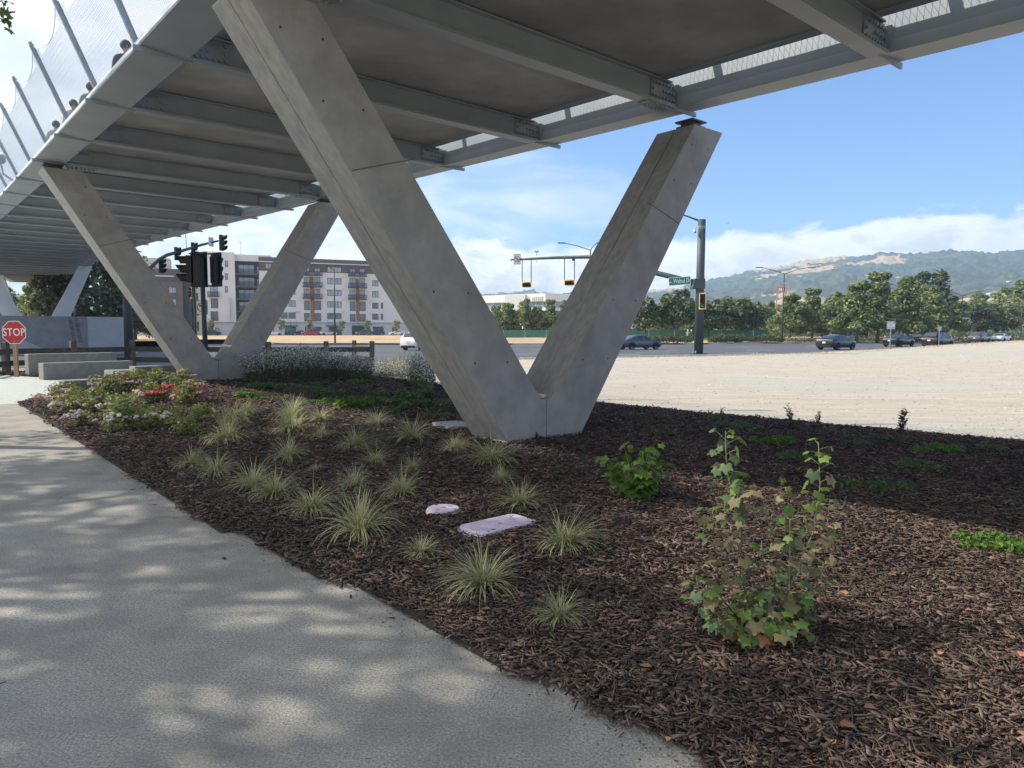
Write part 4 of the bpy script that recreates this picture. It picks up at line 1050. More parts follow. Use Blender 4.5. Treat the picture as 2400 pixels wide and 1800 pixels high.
bench((-17.45, 25.6, 0), (-15.45, 27.75, 0), .5, .80, 'tallest concrete bench block at the back nearest the stop sign')
bench((-15.6, 23.6, 0), (-13.75, 25.75, 0), .5, .56, 'long middle concrete bench block in front of the tallest one')
bench((-10.75, 17.0, 0), (-8.9, 18.9, 0), .5, .43, 'front concrete bench block right behind the pink roses')
bench((-12.75, 22.65, 0), (-11.9, 23.5, 0), .95, .36, 'short low concrete block with a broad sunlit end')
bench((-11.75, 22.1, 0), (-9.7, 24.2, 0), .55, .52, 'concrete bench block partly behind the second V pier')
def stop_sign():
    p = Vector((-17.75, 25.4, 0)); t = thing('stop_sign', 'red octagonal stop sign on a bare wooden post beside the plaza', 'sign', tuple(p), R(3))
    mb = MB(); mb.bx(-.065, .065, -.045, .045, -.3, 1.5); part('post', mb, M['woodpost'], t)
    c = Vector((.02, 0, 1.585)); 
    def octo(r): return [(r * math.cos(R(22.5 + 45 * k)), r * math.sin(R(22.5 + 45 * k))) for k in range(8)]
    s = .44
    for nm, r, mt, y0, y1 in (('sign_border', s, 'white', -.062, -.056), ('sign_face', s * .945, 'red', -.066, -.0625)):
        mb = MB(); mb.prism(octo(r), lambda q: (c.x + q[0], y0, c.z + q[1]), lambda q: (c.x + q[0], y1, c.z + q[1])); part(nm, mb, M[mt], t)
    text('lettering', 'STOP', .385, M['white'], t, Matrix.Translation((c.x, -.068, c.z - .005)) @ Matrix.Rotation(math.pi / 2, 4, 'X'), .001, .80, space=1.06)
    for z in (.34, -.34): mb = MB(); mb.cyl((c.x, -.066, c.z + z), (c.x, -.075, c.z + z), .014, 8); part('bolt', mb, M['post'], t)
stop_sign()

# ------------------------------------------------------------------ traffic signals and lamps
def ring(cx, cz, r0, r1, y, Mx, n=28, a0=0, a1=6.2832):
    V = []; F = []
    for k in range(n + 1):
        a = a0 + (a1 - a0) * k / n
        for r in (r0, r1):
            for yy in (y, y + .004): V.append((cx + r * math.cos(a), yy, cz + r * math.sin(a)))
    for k in range(n):
        o = 4 * k; F += [(o, o + 4, o + 6, o + 2), (o + 1, o + 3, o + 7, o + 5), (o, o + 1, o + 5, o + 4), (o + 2, o + 6, o + 7, o + 3)]
    mb = MB(); mb.add(V, F, Mx); return mb
def no_turn_sign(parent, Mx, w, h, kind='left'):
    """white plate with a red prohibition ring over black arrows; x right, -y towards the viewer"""
    o = None
    mb = MB(); mb.bx(-w / 2, w / 2, -.004, .004, -h / 2, h / 2, Mx); o = part('sign_plate', mb, M['white'], parent)
    mb = MB(); b = w * .03
    for q in ((-w / 2, w / 2, h / 2 - b, h / 2), (-w / 2, w / 2, -h / 2, -h / 2 + b), (-w / 2, -w / 2 + b, -h / 2 + b, h / 2 - b), (w / 2 - b, w / 2, -h / 2 + b, h / 2 - b)): mb.bx(q[0], q[1], -.008, -.0045, q[2], q[3], Mx)
    part('border', mb, M['inkblack'], parent)
    r = w * .41; s = r / .41
    mb = MB()
    def bar(x0, z0, x1, z1, t_):
        d = Vector((x1 - x0, 0, z1 - z0)); f = Mx @ frame((x0 * s, -.011, z0 * s), d); mb.bx(0, d.length * s, -.002, .002, -t_ * s / 2, t_ * s / 2, f)
    def tri(a, b_, c_): mb.prism([(a[0] * s, a[1] * s), (b_[0] * s, b_[1] * s), (c_[0] * s, c_[1] * s)], lambda p: tuple(Mx @ Vector((p[0], -.0125, p[1]))), lambda p: tuple(Mx @ Vector((p[0], -.0095, p[1]))))
    if kind == 'left':
        bar(.02, .12, .02, -.14, .07); tri((-.06, -.12), (.1, -.12), (.02, -.27)); bar(.05, .12, -.12, .12, .065); tri((-.1, .21), (-.1, .03), (-.27, .12)); bar(.02, .12, .2, .05, .05)
    else:
        bar(-.02, .10, -.02, -.1, .06); tri((-.1, -.08), (.06, -.08), (-.02, -.22)); bar(-.02, .1, .12, .1, .06); bar(.12, .1, .14, -.16, .06); bar(-.02, .1, -.14, .12, .06); tri((-.13, .2), (-.13, .04), (-.27, .13))
    part('arrow', mb, M['inkblack'], parent)
    part('prohibition_ring', ring(0, 0, r * .87, r, -.017, Mx), M['signred'], parent)
    mb = MB(); f = Mx @ frame((-r * .66, -.016, r * .66), (1, 0, -1)); mb.bx(0, r * 1.87, -.002, .002, -r * .065, r * .065, f); part('prohibition_bar', mb, M['signred'], parent)
def signal_head(parent, Mx, k=1.0, plate='black', green=False, pb=.14, visor=.24, red=False, full=True):
    """three lens head; -y is the side the lamps face; x right, z up, origin at its centre"""
    mb = MB(); mb.bx(-.17 * k, .17 * k, -.02 * k, .18 * k, -.53 * k, .53 * k, Mx); h = part('signal_housing', mb, M['black'], parent, bevel=.02)
    w, z = (.17 + pb) * k, (.53 + pb) * k
    if pb:
        mb = MB(); mb.bx(-w, w, .0 * k - .012, .004, -z, z, Mx); part('backplate', mb, M['black'], parent)
        if plate == 'yellow':
            mb = MB(); b = .075 * k
            for q in ((-w, w, z - b, z), (-w, w, -z, -z + b), (-w, -w + b, -z + b, z - b), (w - b, w, -z + b, z - b)): mb.bx(q[0], q[1], -.02, .01, q[2], q[3], Mx)
            part('yellow_border', mb, M['yellow'], parent)
    for i, zz in enumerate((.35, 0, -.35)):
        V = []; F = []; n = 14
        for j in range(n + 1):
            a = R(-60) + R(300) * j / n; ln_ = visor * (0.55 + .45 * math.sin(max(0, min(math.pi, (a + R(30)) * .75))))
            for r_ in (.15, .158):
                for y_ in (-.02, -.02 - ln_): V.append((r_ * k * math.cos(a), y_ * k, zz * k + r_ * k * math.sin(a)))
        for j in range(n):
            o = 4 * j; F += [(o, o + 4, o + 5, o + 1), (o + 2, o + 3, o + 7, o + 6), (o + 1, o + 5, o + 7, o + 3)]
        mb = MB(); mb.add(V, F, Mx); part('visor', mb, M['black'], parent)
        mb = MB(); mb.ball((0, -.02 * k, zz * k), .14 * k, 12, 6, (1, .3, 1), Mx)
        part('lens', mb, M['lensgreen'] if green and i == 2 else M['lensred'] if red and i == 0 else M['lensdark'], parent, True)
ID = Matrix.Identity(4)
# signal cluster on a short pole behind the fence
def cluster():
    p = Vector(((483 - 1200) / FPX * 29.0, 29.0, 0)); t = thing('signal_pole', 'cluster of black signal heads seen from behind on a dark green pole', 'traffic signal', tuple(p), 0)
    z = lambda py: EYE + (HZ - py) / FPX * 29
    mb = MB(); mb.tube([(0, 0, -.3), (-.06, 0, z(606))], [.105, .085], 12); part('pole', mb, M['poledark'], t, True)
    k = 29 / FPX
    cz = (z(594) + z(671)) / 2
    signal_head(t, Matrix.Translation((-15 * k, .22, cz)) @ Matrix.Rotation(R(176), 4, 'Z'), 1.02, pb=.17)
    signal_head(t, Matrix.Translation((24 * k, .28, cz)) @ Matrix.Rotation(R(150), 4, 'Z'), 1.02, pb=.15)
    signal_head(t, Matrix.Translation((-40 * k, .12, cz + .02)) @ Matrix.Rotation(R(-78), 4, 'Z'), 1.02, pb=.0, visor=.42)
    mb = MB(); mb.cyl((-36 * k, .15, cz - .66), (28 * k, .25, cz - .66), .035, 8); mb.cyl((-36 * k, .15, cz + .64), (20 * k, .25, cz + .64), .03, 8); part('bracket', mb, M['poledark'], t)
    no_turn_sign(t, Matrix.Translation((-9.5 * k, .14, z(720.5))), 27 * k, 33 * k)
cluster()
def mast_left():
    Y = 43.0; p = Vector(((303 - 1200) / FPX * Y, Y, 0)); t = thing('signal_mast', 'thick dark green signal mast with a curved arm behind the second pier', 'traffic signal', tuple(p), 0)
    z = lambda py, y: EYE + (HZ - py) / FPX * y
    mb = MB(); mb.tube([(0, 0, -.3), (.02, 0, 6.2)], [.27, .21], 16); part('pole', mb, M['polegreen'], t, True)
    pts = [(318, 668, 43), (356, 632, 43.6), (380, 611, 44.2), (400, 600, 44.8), (422, 594, 45.3), (450, 586, 46), (480, 577, 46.6), (520, 567.5, 47.4)]
    W_ = [Vector(((q - 1200) / FPX * y, y, z(r_, y))) - p for q, r_, y in pts]
    W_.insert(0, Vector((.0, .0, 4.0)))
    mb = MB(); mb.tube(W_, [.13, .125, .12, .115, .11, .10, .09, .08, .06], 10); part('arm', mb, M['polegreen'], t, True)
    for (q, r_, y, s, rot) in ((530, 572, 47.6, .98, 80), (388, 625, 44.4, .82, 80), (424, 597, 45.4, .78, 84), (463, 586, 46.3, .78, 84)):
        c = Vector(((q - 1200) / FPX * y, y, z(r_, y))) - p; signal_head(t, Matrix.Translation(c) @ Matrix.Rotation(R(rot), 4, 'Z'), s, pb=.0, visor=.3)
    c = Vector(((503 - 1200) / FPX * 47, 47, z(570, 47))) - p; mb = MB(); mb.bx(-.22, .22, -.01, .01, -.3, .3, Matrix.Translation(c) @ Matrix.Rotation(R(70), 4, 'Z')); part('sign_plate', mb, M['offwhite'], t)
    c = Vector(((446 - 1200) / FPX * 46, 46, z(588, 46))) - p; mb = MB(); mb.cyl(c, c + Vector((-.05, 0, 1.25)), .025, 6); part('antenna', mb, M['post'], t)
    mb = MB(); c = Vector((1.9, 1.2, 2.2)); part('bracket', MB().cyl((0, 0, 3.0), (.5, .1, 3.0), .05, 6), M['polegreen'], t)
mast_left()
def signal_far_left():
    Y = 70.0; p = Vector(((447 - 1200) / FPX * Y, Y, -.1)); t = thing('signal_pole', 'far signal head with a yellow border below the black cluster', 'traffic signal', tuple(p))
    z = lambda py: EYE + (HZ - py) / FPX * Y + .1
    mb = MB(); mb.cyl((.5, .2, -.2), (.5, .2, z(668)), .09, 8); part('pole', mb, M['poledark'], t)
    signal_head(t, Matrix.Translation((.25, 0, z(686))) @ Matrix.Rotation(R(-50), 4, 'Z'), .9, 'yellow')
signal_far_left()

def walnut_mast():
    Y = 52.5; k = Y / FPX; p = G(1637, 829, -0.03); p = Vector(((1637 - 1200) / FPX * Y, Y, 0.0))
    t = thing('signal_mast', 'tall thick grey green signal mast carrying the green street name sign', 'traffic signal', tuple(p))
    z = lambda py, y=Y: EYE + (HZ - py) / FPX * y
    X = lambda px, y=Y: (px - 1200) / FPX * y - p.x
    W3 = lambda px, py, y: Vector((X(px, y), y - p.y, z(py, y)))
    mb = MB(); mb.tube([(0, 0, -.02), (.02, 0, z(660)), (.06, 0, z(519))], [.335, .30, .275], 20); part('pole', mb, M['polegreen'], t, True)
    mb = MB(); mb.bx(-.52, .52, -.52, .52, -.03, .03); part('base_plate', mb, M['polegreen'], t)
    for a in range(4):
        mb = MB(); q = (.42 * math.cos(a * 1.571 + .78), .42 * math.sin(a * 1.571 + .78)); mb.cyl((*q, .031), (*q, .22), .055, 8); part('anchor_bolt', mb, M['post'], t)
    mb = MB(); mb.prism([(-.62, z(678)), (.30, z(678)), (.30, z(655)), (-.50, z(655))], lambda q: (q[0], -.40, q[1]), lambda q: (q[0], .40, q[1])); part('arm_collar', mb, M['polegreen'], t, bevel=.03)
    # curved mast arm running left over the lanes
    arm = [W3(1626, 664, 52.5), W3(1575, 651, 53.2), W3(1531, 640.5, 54), W3(1480, 622, 55), W3(1430, 609, 56), W3(1375, 604.5, 57.2), W3(1300, 606, 59), W3(1240, 609, 60.5), W3(1197, 611, 61.5)]
    mb = MB(); mb.tube(arm, [.21, .20, .19, .17, .155, .14, .12, .10, .07], 12); part('mast_arm', mb, M['polegreen'], t, True)
    # street name sign
    c = (W3(1565, 661, 52.0) + W3(1614.5, 657, 52.0)) / 2; d = W3(1614.5, 655.5, 51.9) - W3(1563, 659.5, 51.9); d.z = d.z
    f = frame(c + Vector((0, 0, -.03)), d); wv, hv = d.length, 18.6 * k
    mb = MB(); mb.bx(-wv / 2, wv / 2, -.02, .02, -hv / 2, hv / 2, f); part('sign_border', mb, M['white'], t)
    mb = MB(); mb.bx(-wv / 2 + .035, wv / 2 - .035, -.027, -.0205, -hv / 2 + .035, hv / 2 - .035, f); part('sign_face', mb, M['signgreen'], t)
    text('lettering', 'Walnut Dr', .47, M['white'], t, f @ Matrix.Translation((.17, -.03, -.0)) @ Matrix.Rotation(math.pi / 2, 4, 'X'), .002, .60)
    mb = MB()
    for q in ((-.70, -.06, .2, .02), (-.72, -.03, .12, .02), (-.66, -.0, .06, .05), (-.62, -.09, .26, .014)): mb.box((q[0], -.030, q[1]), (q[2], .004, q[3]), f)
    mb.prism([(-.72, -.05), (-.6, -.05), (-.64, .05)], lambda q: tuple(f @ Vector((q[0], -.032, q[1]))), lambda q: tuple(f @ Vector((q[0], -.029, q[1])))); part('emblem', mb, M['white'], t)
    # signal head with yellow bordered backplate on the pole
    signal_head(t, Matrix.Translation((X(1639.5), -.55, z(707))) @ Matrix.Rotation(R(-33), 4, 'Z'), .92, 'yellow', True, pb=.12)
    mb = MB(); mb.cyl((.2, 0, z(688)), (.62, .1, z(688)), .03, 6); part('bracket', mb, M['polegreen'], t)
    # luminaire arm and dome camera
    mb = MB(); mb.tube([W3(1639, 524, 52.5), W3(1612, 514, 52.8), W3(1580, 503, 53.2), W3(1548, 494, 53.6)], [.075, .06, .05, .045], 8); part('lamp_arm', mb, M['polegreen'], t, True)
    c = W3(1535, 491, 53.8); mb = MB(); mb.ball(c, .5, 10, 6, (1, .4, .16)); part('lamp_head', mb, M['polegreen'], t, True)
    for py in (536, 540):
        mb = MB(); mb.tube([(.06, 0, z(py)), (.06, 0, z(py) + .045)], [.292, .292], 20); part('band', mb, M['post'], t)
    mb = MB(); mb.tube([(-.2, -.15, z(538)), (-.5, -.2, z(538)), (-.5, -.2, z(541))], .025, 6); part('camera_bracket', mb, M['offwhite'], t)
    mb = MB(); mb.ball((-.5, -.2, z(547.5)), .13, 12, 8); mb.cyl((-.5, -.2, z(545)), (-.5, -.2, z(540.5)), .10, 10); part('dome_camera', mb, M['offwhite'], t, True)
    mb = MB(); mb.ball((-.49, -.27, z(548.5)), .07, 8, 6); part('camera_lens', mb, M['black'], t, True)
    # sign, camera and two hanging horizontal heads on the arm
    no_turn_sign(t, Matrix.Translation(W3(1212, 609.5, 60.9)) @ Matrix.Rotation(R(12), 4, 'Z'), 16.2 * 61 / FPX, 24 * 61 / FPX, 'u')
    def hanger(xa, xb, yt, yb, Yd, crop):
        for q in (xa, xb):
            mb = MB(); mb.cyl(W3(q, yt, Yd), W3(q, yb, Yd), .035, 6); part('hanger_rod', mb, M['poledark'], t)
        c = (W3(xa, yb + 7.4, Yd) + W3(xb, yb + 6.4, Yd)) / 2
        Mx = Matrix.Translation(c) @ Matrix.Rotation(R(-38), 4, 'Z') @ Matrix.Rotation(R(90), 4, 'Y')
        signal_head(t, Mx, .74, 'yellow', pb=.15, visor=.34)
    hanger(1223.7, 1244.6, 609, 661.5, 60.6, 0); hanger(1322, 1345.2, 606.5, 657, 58.4, 0)
    c = W3(1257, 606, 60); mb = MB(); mb.cyl(c + Vector((0, 0, .1)), c + Vector((0, 0, .42)), .03, 6); mb.box(c + Vector((0, 0, .5)), (.34, .3, .12), None); mb.cyl(c, c - Vector((0, 0, .42)), .03, 6); part('detector_camera', mb, M['offwhite'], t)
    c = W3(1342, 611, 58.4); mb = MB(); mb.ball(c, .1, 8, 6); part('dome_camera', mb, M['black'], t, True)
walnut_mast()

def street_lamp(px, pyb, pyt, Y, label, arms, reach=40, z0=0.1, rise=12):
    k = Y / FPX; p = Vector(((px - 1200) / FPX * Y, Y, z0)); t = thing('street_lamp', label, 'street lamp', tuple(p), 0, 'tall double armed street lamps' if len(arms) > 1 else None)
    zt = EYE + (HZ - pyt) * k - z0
    mb = MB(); mb.tube([(0, 0, -.5), (.02, 0, zt * .5), (.05, 0, zt)], [.13, .10, .07], 10); part('pole', mb, M['polegreen'], t, True)
    for s in arms:
        w = reach * k * abs(s); sg = 1 if s > 0 else -1
        mb = MB(); mb.tube([(0.05, 0, zt - .1), (sg * w * .4, 0, zt + rise * k * .55), (sg * w * .75, 0, zt + rise * k * .95), (sg * w * .85, 0, zt + rise * k)], [.05, .045, .04, .035], 7); part('arm', mb, M['polegreen'], t, True)
        mb = MB(); mb.bx(sg * w * .8 - .0, sg * w * .8 + sg * w * .24, -.14, .14, zt + rise * k - .03, zt + rise * k + .07) if sg > 0 else mb.bx(sg * w * 1.04, sg * w * .8, -.14, .14, zt + rise * k - .03, zt + rise * k + .07)
        part('lamp_head', mb, M['polegreen'], t)
    return t
street_lamp(1832, 799, 642, 108, 'double street lamp standing in front of the red pylon sign', (-1.5, 1.65), 42, .3, 13)
street_lamp(2105, 790, 674, 135, 'double street lamp behind the white lane sign', (-1.2, 1.3), 42, .2, 12)
street_lamp(2249, 793, 693, 150, 'double street lamp left of the far signal heads', (-1.1, 1.2), 38, .2, 9)
street_lamp(2389, 790, 702, 160, 'double street lamp at the right edge of the view', (-.9, .6), 36, .2, 5)
street_lamp(1381, 800, 587, 82, 'double street lamp rising behind the right arm of the near V', (-1.9, .5), 38, -.1, 14)
street_lamp(786, 800, 633, 96, 'single armed dark street lamp in front of the apartments', (-1,), 24, .1, 11)
street_lamp(1554, 775, 760, 200, 'short white lamp post behind the green netting', (-.6, .6), 5, .2, 0)
# far right signal mast
def far_mast():
    Y = 145.0; k = Y / FPX; p = Vector(((2212 - 1200) / FPX * Y, Y, 0)); t = thing('signal_mast', 'far signal mast with a long arm and pale green name sign', 'traffic signal', tuple(p))
    W3 = lambda px, py, dy=0: Vector(((px - 1200) * k - p.x, dy, EYE + (HZ - py) * k))
    mb = MB(); mb.tube([(0, 0, -.3), W3(2214.5, 709)], [.24, .2], 10); part('pole', mb, M['polegreen'], t, True)
    mb = MB(); mb.tube([W3(2214, 748), W3(2250, 738.5), W3(2300, 727), W3(2330, 722), W3(2370, 719.6), W3(2420, 718.5)], [.16, .14, .12, .11, .09, .07], 8); part('mast_arm', mb, M['polegreen'], t, True)
    mb = MB(); mb.tube([W3(2218, 710), W3(2238, 701.5), W3(2252, 698), W3(2268, 698)], [.05, .05, .04, .04], 6); part('lamp_arm', mb, M['polegreen'], t, True)
    a, b = W3(2248, 746, -.2), W3(2266.5, 746, -.2); mb = MB(); mb.bx(a.x, b.x, -.24, -.2, a.z - 2.6 * k, a.z + 2.6 * k); part('name_sign', mb, M['signgreen'], t)
    mb = MB()
    for i in range(9): mb.box((a.x + (b.x - a.x) * (.1 + .1 * i), -.245, a.z), (.09, .008, .16 + .06 * (i % 2)), None)
    part('name_sign_letter', mb, M['white'], t, kind='stuff')
    for q, r_ in ((2271, 736), (2277, 738)): signal_head(t, Matrix.Translation(W3(q, r_ + 6, -.3)) @ Matrix.Rotation(R(8), 4, 'Z'), 1.0, pb=.12)
    mb = MB(); mb.bx(-.75, -.25, -.2, .1, W3(0, 751).z, W3(0, 733).z); part('cabinet', mb, M['offwhite'], t)
    t2 = thing('signal_pole', 'far signal pole with a lit red lamp under the name sign', 'traffic signal', (p.x + 57 * k, Y - 1, 0))
    mb = MB(); mb.cyl((0, 0, -.3), (0, 0, 4.6), .09, 8); part('pole', mb, M['poledark'], t2)
    signal_head(t2, Matrix.Translation((.45, -.2, 4.0)) @ Matrix.Rotation(R(10), 4, 'Z'), 1.05, pb=.12, red=True)
far_mast()
def road_sign(px, pyt, pyb, pyg, Y, w, lines, label, red=False):
    k = Y / FPX; zg = EYE + (HZ - pyg) * k; p = Vector(((px - 1200) * k, Y, zg)); t = thing('road_sign', label, 'sign', tuple(p), R(-4))
    zt, z0 = (pyg - pyt) * k, (pyg - pyb) * k
    mb = MB(); mb.bx(-.03, .03, -.02, .02, -.4, zt - .05); part('post', mb, M['post'], t)
    mb = MB(); mb.bx(-w / 2, w / 2, -.03, -.021, z0, zt); part('sign_plate', mb, M['white'], t)
    mb = MB(); b = .022
    for q in ((-w / 2 + b, w / 2 - b, zt - 2 * b, zt - b), (-w / 2 + b, w / 2 - b, z0 + b, z0 + 2 * b), (-w / 2 + b, -w / 2 + 2 * b, z0 + 2 * b, zt - 2 * b), (w / 2 - 2 * b, w / 2 - b, z0 + 2 * b, zt - 2 * b)): mb.bx(q[0], q[1], -.033, -.0305, q[2], q[3])
    part('border', mb, M['inkblack'] if not red else M['signred'], t)
    n = len(lines)
    for i, (s, sz, sx) in enumerate(lines):
        text('lettering', s, sz, M['signred'] if red else M['inkblack'], t, Matrix.Translation((0, -.034, zt - (zt - z0) * (i + .75) / (n + .5))) @ Matrix.Rotation(math.pi / 2, 4, 'X'), .001, sx)
road_sign(2085, 753, 771.5, 816, 62, 19 * 62 / FPX, [('RIGHT LANE', .16, .72), ('MUST', .17, .9), ('TURN RIGHT', .16, .72)], 'white square RIGHT LANE MUST TURN RIGHT sign on a thin post')
road_sign(2199, 765, 775, 810, 68, 8.2 * 68 / FPX, [('NO', .13, .8), ('STOPPING', .075, .75), ('ANY TIME', .075, .75)], 'small white and red sign on a thin post near the black car', True)

# ------------------------------------------------------------------ cars
def car_meshes(kind):
    """side stations: x (front +), half width at sill, belt height, roof height (0 = no cabin), roof half width; returns a body with parts"""
    if kind == 'sedan':
        st = [(-2.3, .72, .62, .86, 0), (-2.2, .84, .45, .98, 0), (-1.75, .89, .30, 1.02, 0), (-1.55, .9, .28, 1.03, 1.06), (-.75, .9, .26, .98, 1.40), (.05, .9, .26, .95, 1.43), (.45, .9, .26, .94, 1.36), (1.2, .9, .28, .92, .96), (1.35, .89, .28, .91, 0), (2.05, .84, .32, .80, 0), (2.3, .68, .42, .66, 0)]
    elif kind == 'suv':
        st = [(-2.3, .80, .50, 1.0, 0), (-2.22, .88, .38, 1.06, 0), (-2.1, .92, .34, 1.07, 1.2), (-1.75, .93, .32, 1.06, 1.63), (-.6, .93, .3, 1.04, 1.70), (.2, .93, .3, 1.02, 1.66), (.5, .93, .3, 1.02, 1.58), (1.2, .92, .32, 1.02, 1.08), (1.35, .92, .34, 1.02, 0), (2.05, .88, .38, .92, 0), (2.32, .74, .5, .72, 0)]
    else:                                                            # fastback hatch
        st = [(-2.32, .78, .5, .92, 0), (-2.25, .88, .36, 1.02, 0), (-2.05, .91, .3, 1.04, 1.08), (-1.3, .92, .28, 1.02, 1.34), (-.4, .92, .26, .98, 1.47), (.2, .92, .26, .96, 1.45), (.55, .92, .26, .95, 1.34), (1.35, .91, .28, .93, .97), (1.45, .9, .28, .92, 0), (2.05, .86, .34, .82, 0), (2.33, .7, .46, .66, 0)]
    body = MB(); V = []; F = []
    for x, w, zs, zb_, zr in st:
        zr_ = zr if zr else zb_ + .03; wr = w * (.70 if zr > zb_ + .1 else .88)
        row = [(w * .86, zs - .05), (w * .98, zs + .06), (w, (zs + zb_) / 2), (w * .97, zb_), (wr + .02, zr_ - .03), (wr * .6, zr_), (0, zr_ + .012)]
        row = row + [(-a, b) for a, b in reversed(row[:-1])]
        V += [(x, a, b) for a, b in row]
    n = 13
    for i in range(len(st) - 1):
        for k in range(n - 1): F.append((i * n + k, i * n + k + 1, (i + 1) * n + k + 1, (i + 1) * n + k))
        F.append((i * n + n - 1, i * n, (i + 1) * n, (i + 1) * n + n - 1))
    F += [tuple(range(n)), tuple((len(st) - 1) * n + k for k in range(n))]
    body.add(V, F)
    me = body.mesh('body', True)
    # glass: panels lifted off the cabin sides, windscreen and rear window
    gl = MB(); cab = [i for i, s in enumerate(st) if s[4]]
    def P(i, k, lift=(0, 0, 0)): v = V[i * n + k]; return Vector(v) + Vector(lift)
    for a, b in zip(cab[1:-1], cab[2:-1]):
        for k0, k1, sg in ((3, 4, 1), (9, 8, -1)):
            q = [P(a, k0), P(b, k0), P(b, k1), P(a, k1)]
            c = sum(q, Vector()) / 4; q = [c + (p - c) * .86 + Vector((0, sg * .012, .004)) for p in q]; gl.quad(*q)
    for (a, b, d) in ((cab[0], cab[1], -1), (cab[-2], cab[-1], 1)):
        for ks in ((4, 5), (5, 6), (6, 7), (7, 8)):
            q = [P(a, ks[0]), P(a, ks[1]), P(b, ks[1]), P(b, ks[0])]; q = [p + Vector((d * .012, 0, .014)) for p in q]
            c = sum(q, Vector()) / 4; q = [Vector((c.x + (p.x - c.x) * .9, p.y * .95, c.z + (p.z - c.z) * .9)) for p in q]; gl.quad(*q)
        for k0, k1, sg in ((3, 4, 1), (9, 8, -1)):
            q = [P(a, k0), P(b, k0), P(b, k1)] if d < 0 else [P(b, k0), P(a, k0), P(a, k1)]
            c = sum(q, Vector()) / 3; q = [c + (p - c) * .74 + Vector((0, sg * .014, 0)) for p in q]; gl.add(q, [(0, 1, 2)])
    gm = gl.mesh('window')
    zb0 = st[1][3]; w1 = st[1][1]
    tl = MB(); tl.bx(-.03, .03, -.17, .17, -.07, .07); tm = tl.mesh('tail_lamp')
    hl = MB(); hl.bx(-.05, .05, -.16, .16, -.06, .06); hm = hl.mesh('head_lamp')
    pl = MB(); pl.bx(-.01, .01, -.16, .16, -.08, .08); pm = pl.mesh('number_plate')
    ar = MB(); r = .36
    V2 = [(r * 1.12 * math.cos(a), 0, r * 1.12 * math.sin(a)) for a in [R(12 * k - 18) for k in range(19)]]
    ar.add([(v[0], -.03, v[2]) for v in V2] + [(v[0], .012, v[2]) for v in V2], [tuple(range(19)), tuple(reversed(range(19, 38)))] + [(k, k + 19, k + 20, k + 1) for k in range(18)])
    am = ar.mesh('wheel_arch')
    ty = MB(); ty.tube([(0, -.1, 0), (0, -.105, 0), (0, .105, 0), (0, .1, 0)], [.28, .335, .335, .28], 20); tym = ty.mesh('wheel')
    rm = MB(); rm.cyl((0, -.11, 0), (0, .11, 0), .06, 8)
    for k in range(5): rm.bx(-.035, .035, -.112, .112, .05, .225, Matrix.Rotation(k * 1.2566, 4, 'Y'))
    rm.tube([(0, -.108, 0), (0, .108, 0)], [.03, .03], 6)
    rg = ring(0, 0, .2, .235, -.112, ID, 20); rm.add(rg.v, rg.f); rg = ring(0, 0, .2, .235, .108, ID, 20); rm.add(rg.v, rg.f)
    return dict(body=me, glass=gm, tail=tm, head=hm, plate=pm, arch=am, wheel=tym, rim=rm.mesh('rim'), st=st, kind=kind)
CAR = {}
PAINT = {}
def paint(name, c, metal=.35):
    if name not in PAINT: PAINT[name] = mk(name + '_car_paint', c, tuple(v * 1.12 for v in c), 2, .28, metal=metal, coat=.6)
    return PAINT[name]
def car(kind, px, py, Y, rz, pname, col, label, z=None, metal=.35, name='car', cat='car'):
    if kind not in CAR: CAR[kind] = car_meshes(kind)
    c = CAR[kind]; p = D(px, py, Y); p.z = -.12 if z is None else z
    t = thing(name, label, cat, tuple(p), rz, 'cars on the roads'); st = c['st']
    b = put('body', c['body'].copy() if len(c['body'].materials) else c['body'], None, t)
    b.data.materials.clear(); b.data.materials.append(paint(pname, col, metal))
    put('window', c['glass'], M['carglass'], t)
    for s in (-1, 1):
        put('tail_lamp', c['tail'], M['taillight'], t, loc=(st[1][0] - .02, s * (st[1][1] - .2), st[1][3] - .1))
        o = put('head_lamp', c['head'], M['headlight'], t, loc=(st[-2][0] + .1, s * (st[-2][1] - .2), st[-2][3] - .09)); o.rotation_euler = (0, 0, s * -.5)
        for x in (-1.36, 1.42):
            o = put('wheel', c['wheel'], M['tyre'], t, loc=(x, s * (st[4][1] - .09), .335))
            put('rim', c['rim'], M['rim'], o)
            put('wheel_arch', c['arch'], M['tyre'], t, loc=(x, s * (st[4][1] - .004), .335))
    put('number_plate', c['plate'], M['plate'], t, loc=(st[0][0] - .012, 0, .72 if kind != 'suv' else .78))
    mb = MB(); mb.bx(st[0][0] - .03, st[0][0] + .2, -.72, .72, .24, .46); part('bumper', mb, M['tyre'], t, bevel=.04)
    for s in (-1, 1): mb = MB(); mb.box((st[7][0] - .35, s * (st[4][1] + .07), st[7][3] + .06), (.12, .16, .12)); part('wing_mirror', mb, PAINT[pname], t, bevel=.02)
    return t
HR = math.atan2(RD.y, RD.x)
car('sedan', 1497, 815, 70, HR - .02, 'grey', (.10, .10, .115), 'grey sedan driving away just right of the near pier arm', .0 - .12)
car('hatch', 1960, 817, 69, HR + .22, 'black_blue', (.028, .032, .04), 'dark hatchback driving away left of the white lane sign')
car('sedan', 2106, 806, 84, HR + .2, 'black', (.02, .02, .024), 'black sedan with glowing red tail lamps behind the lane sign')
car('suv', 2197, 806, 82, HR + .22, 'black_suv', (.022, .022, .026), 'black sport utility partly behind the small sign post', name='suv_car')
car('suv', 2295, 803, 112, HR + .25, 'charcoal', (.09, .095, .1), 'charcoal sport utility half hidden by the dirt rise', name='suv_car')
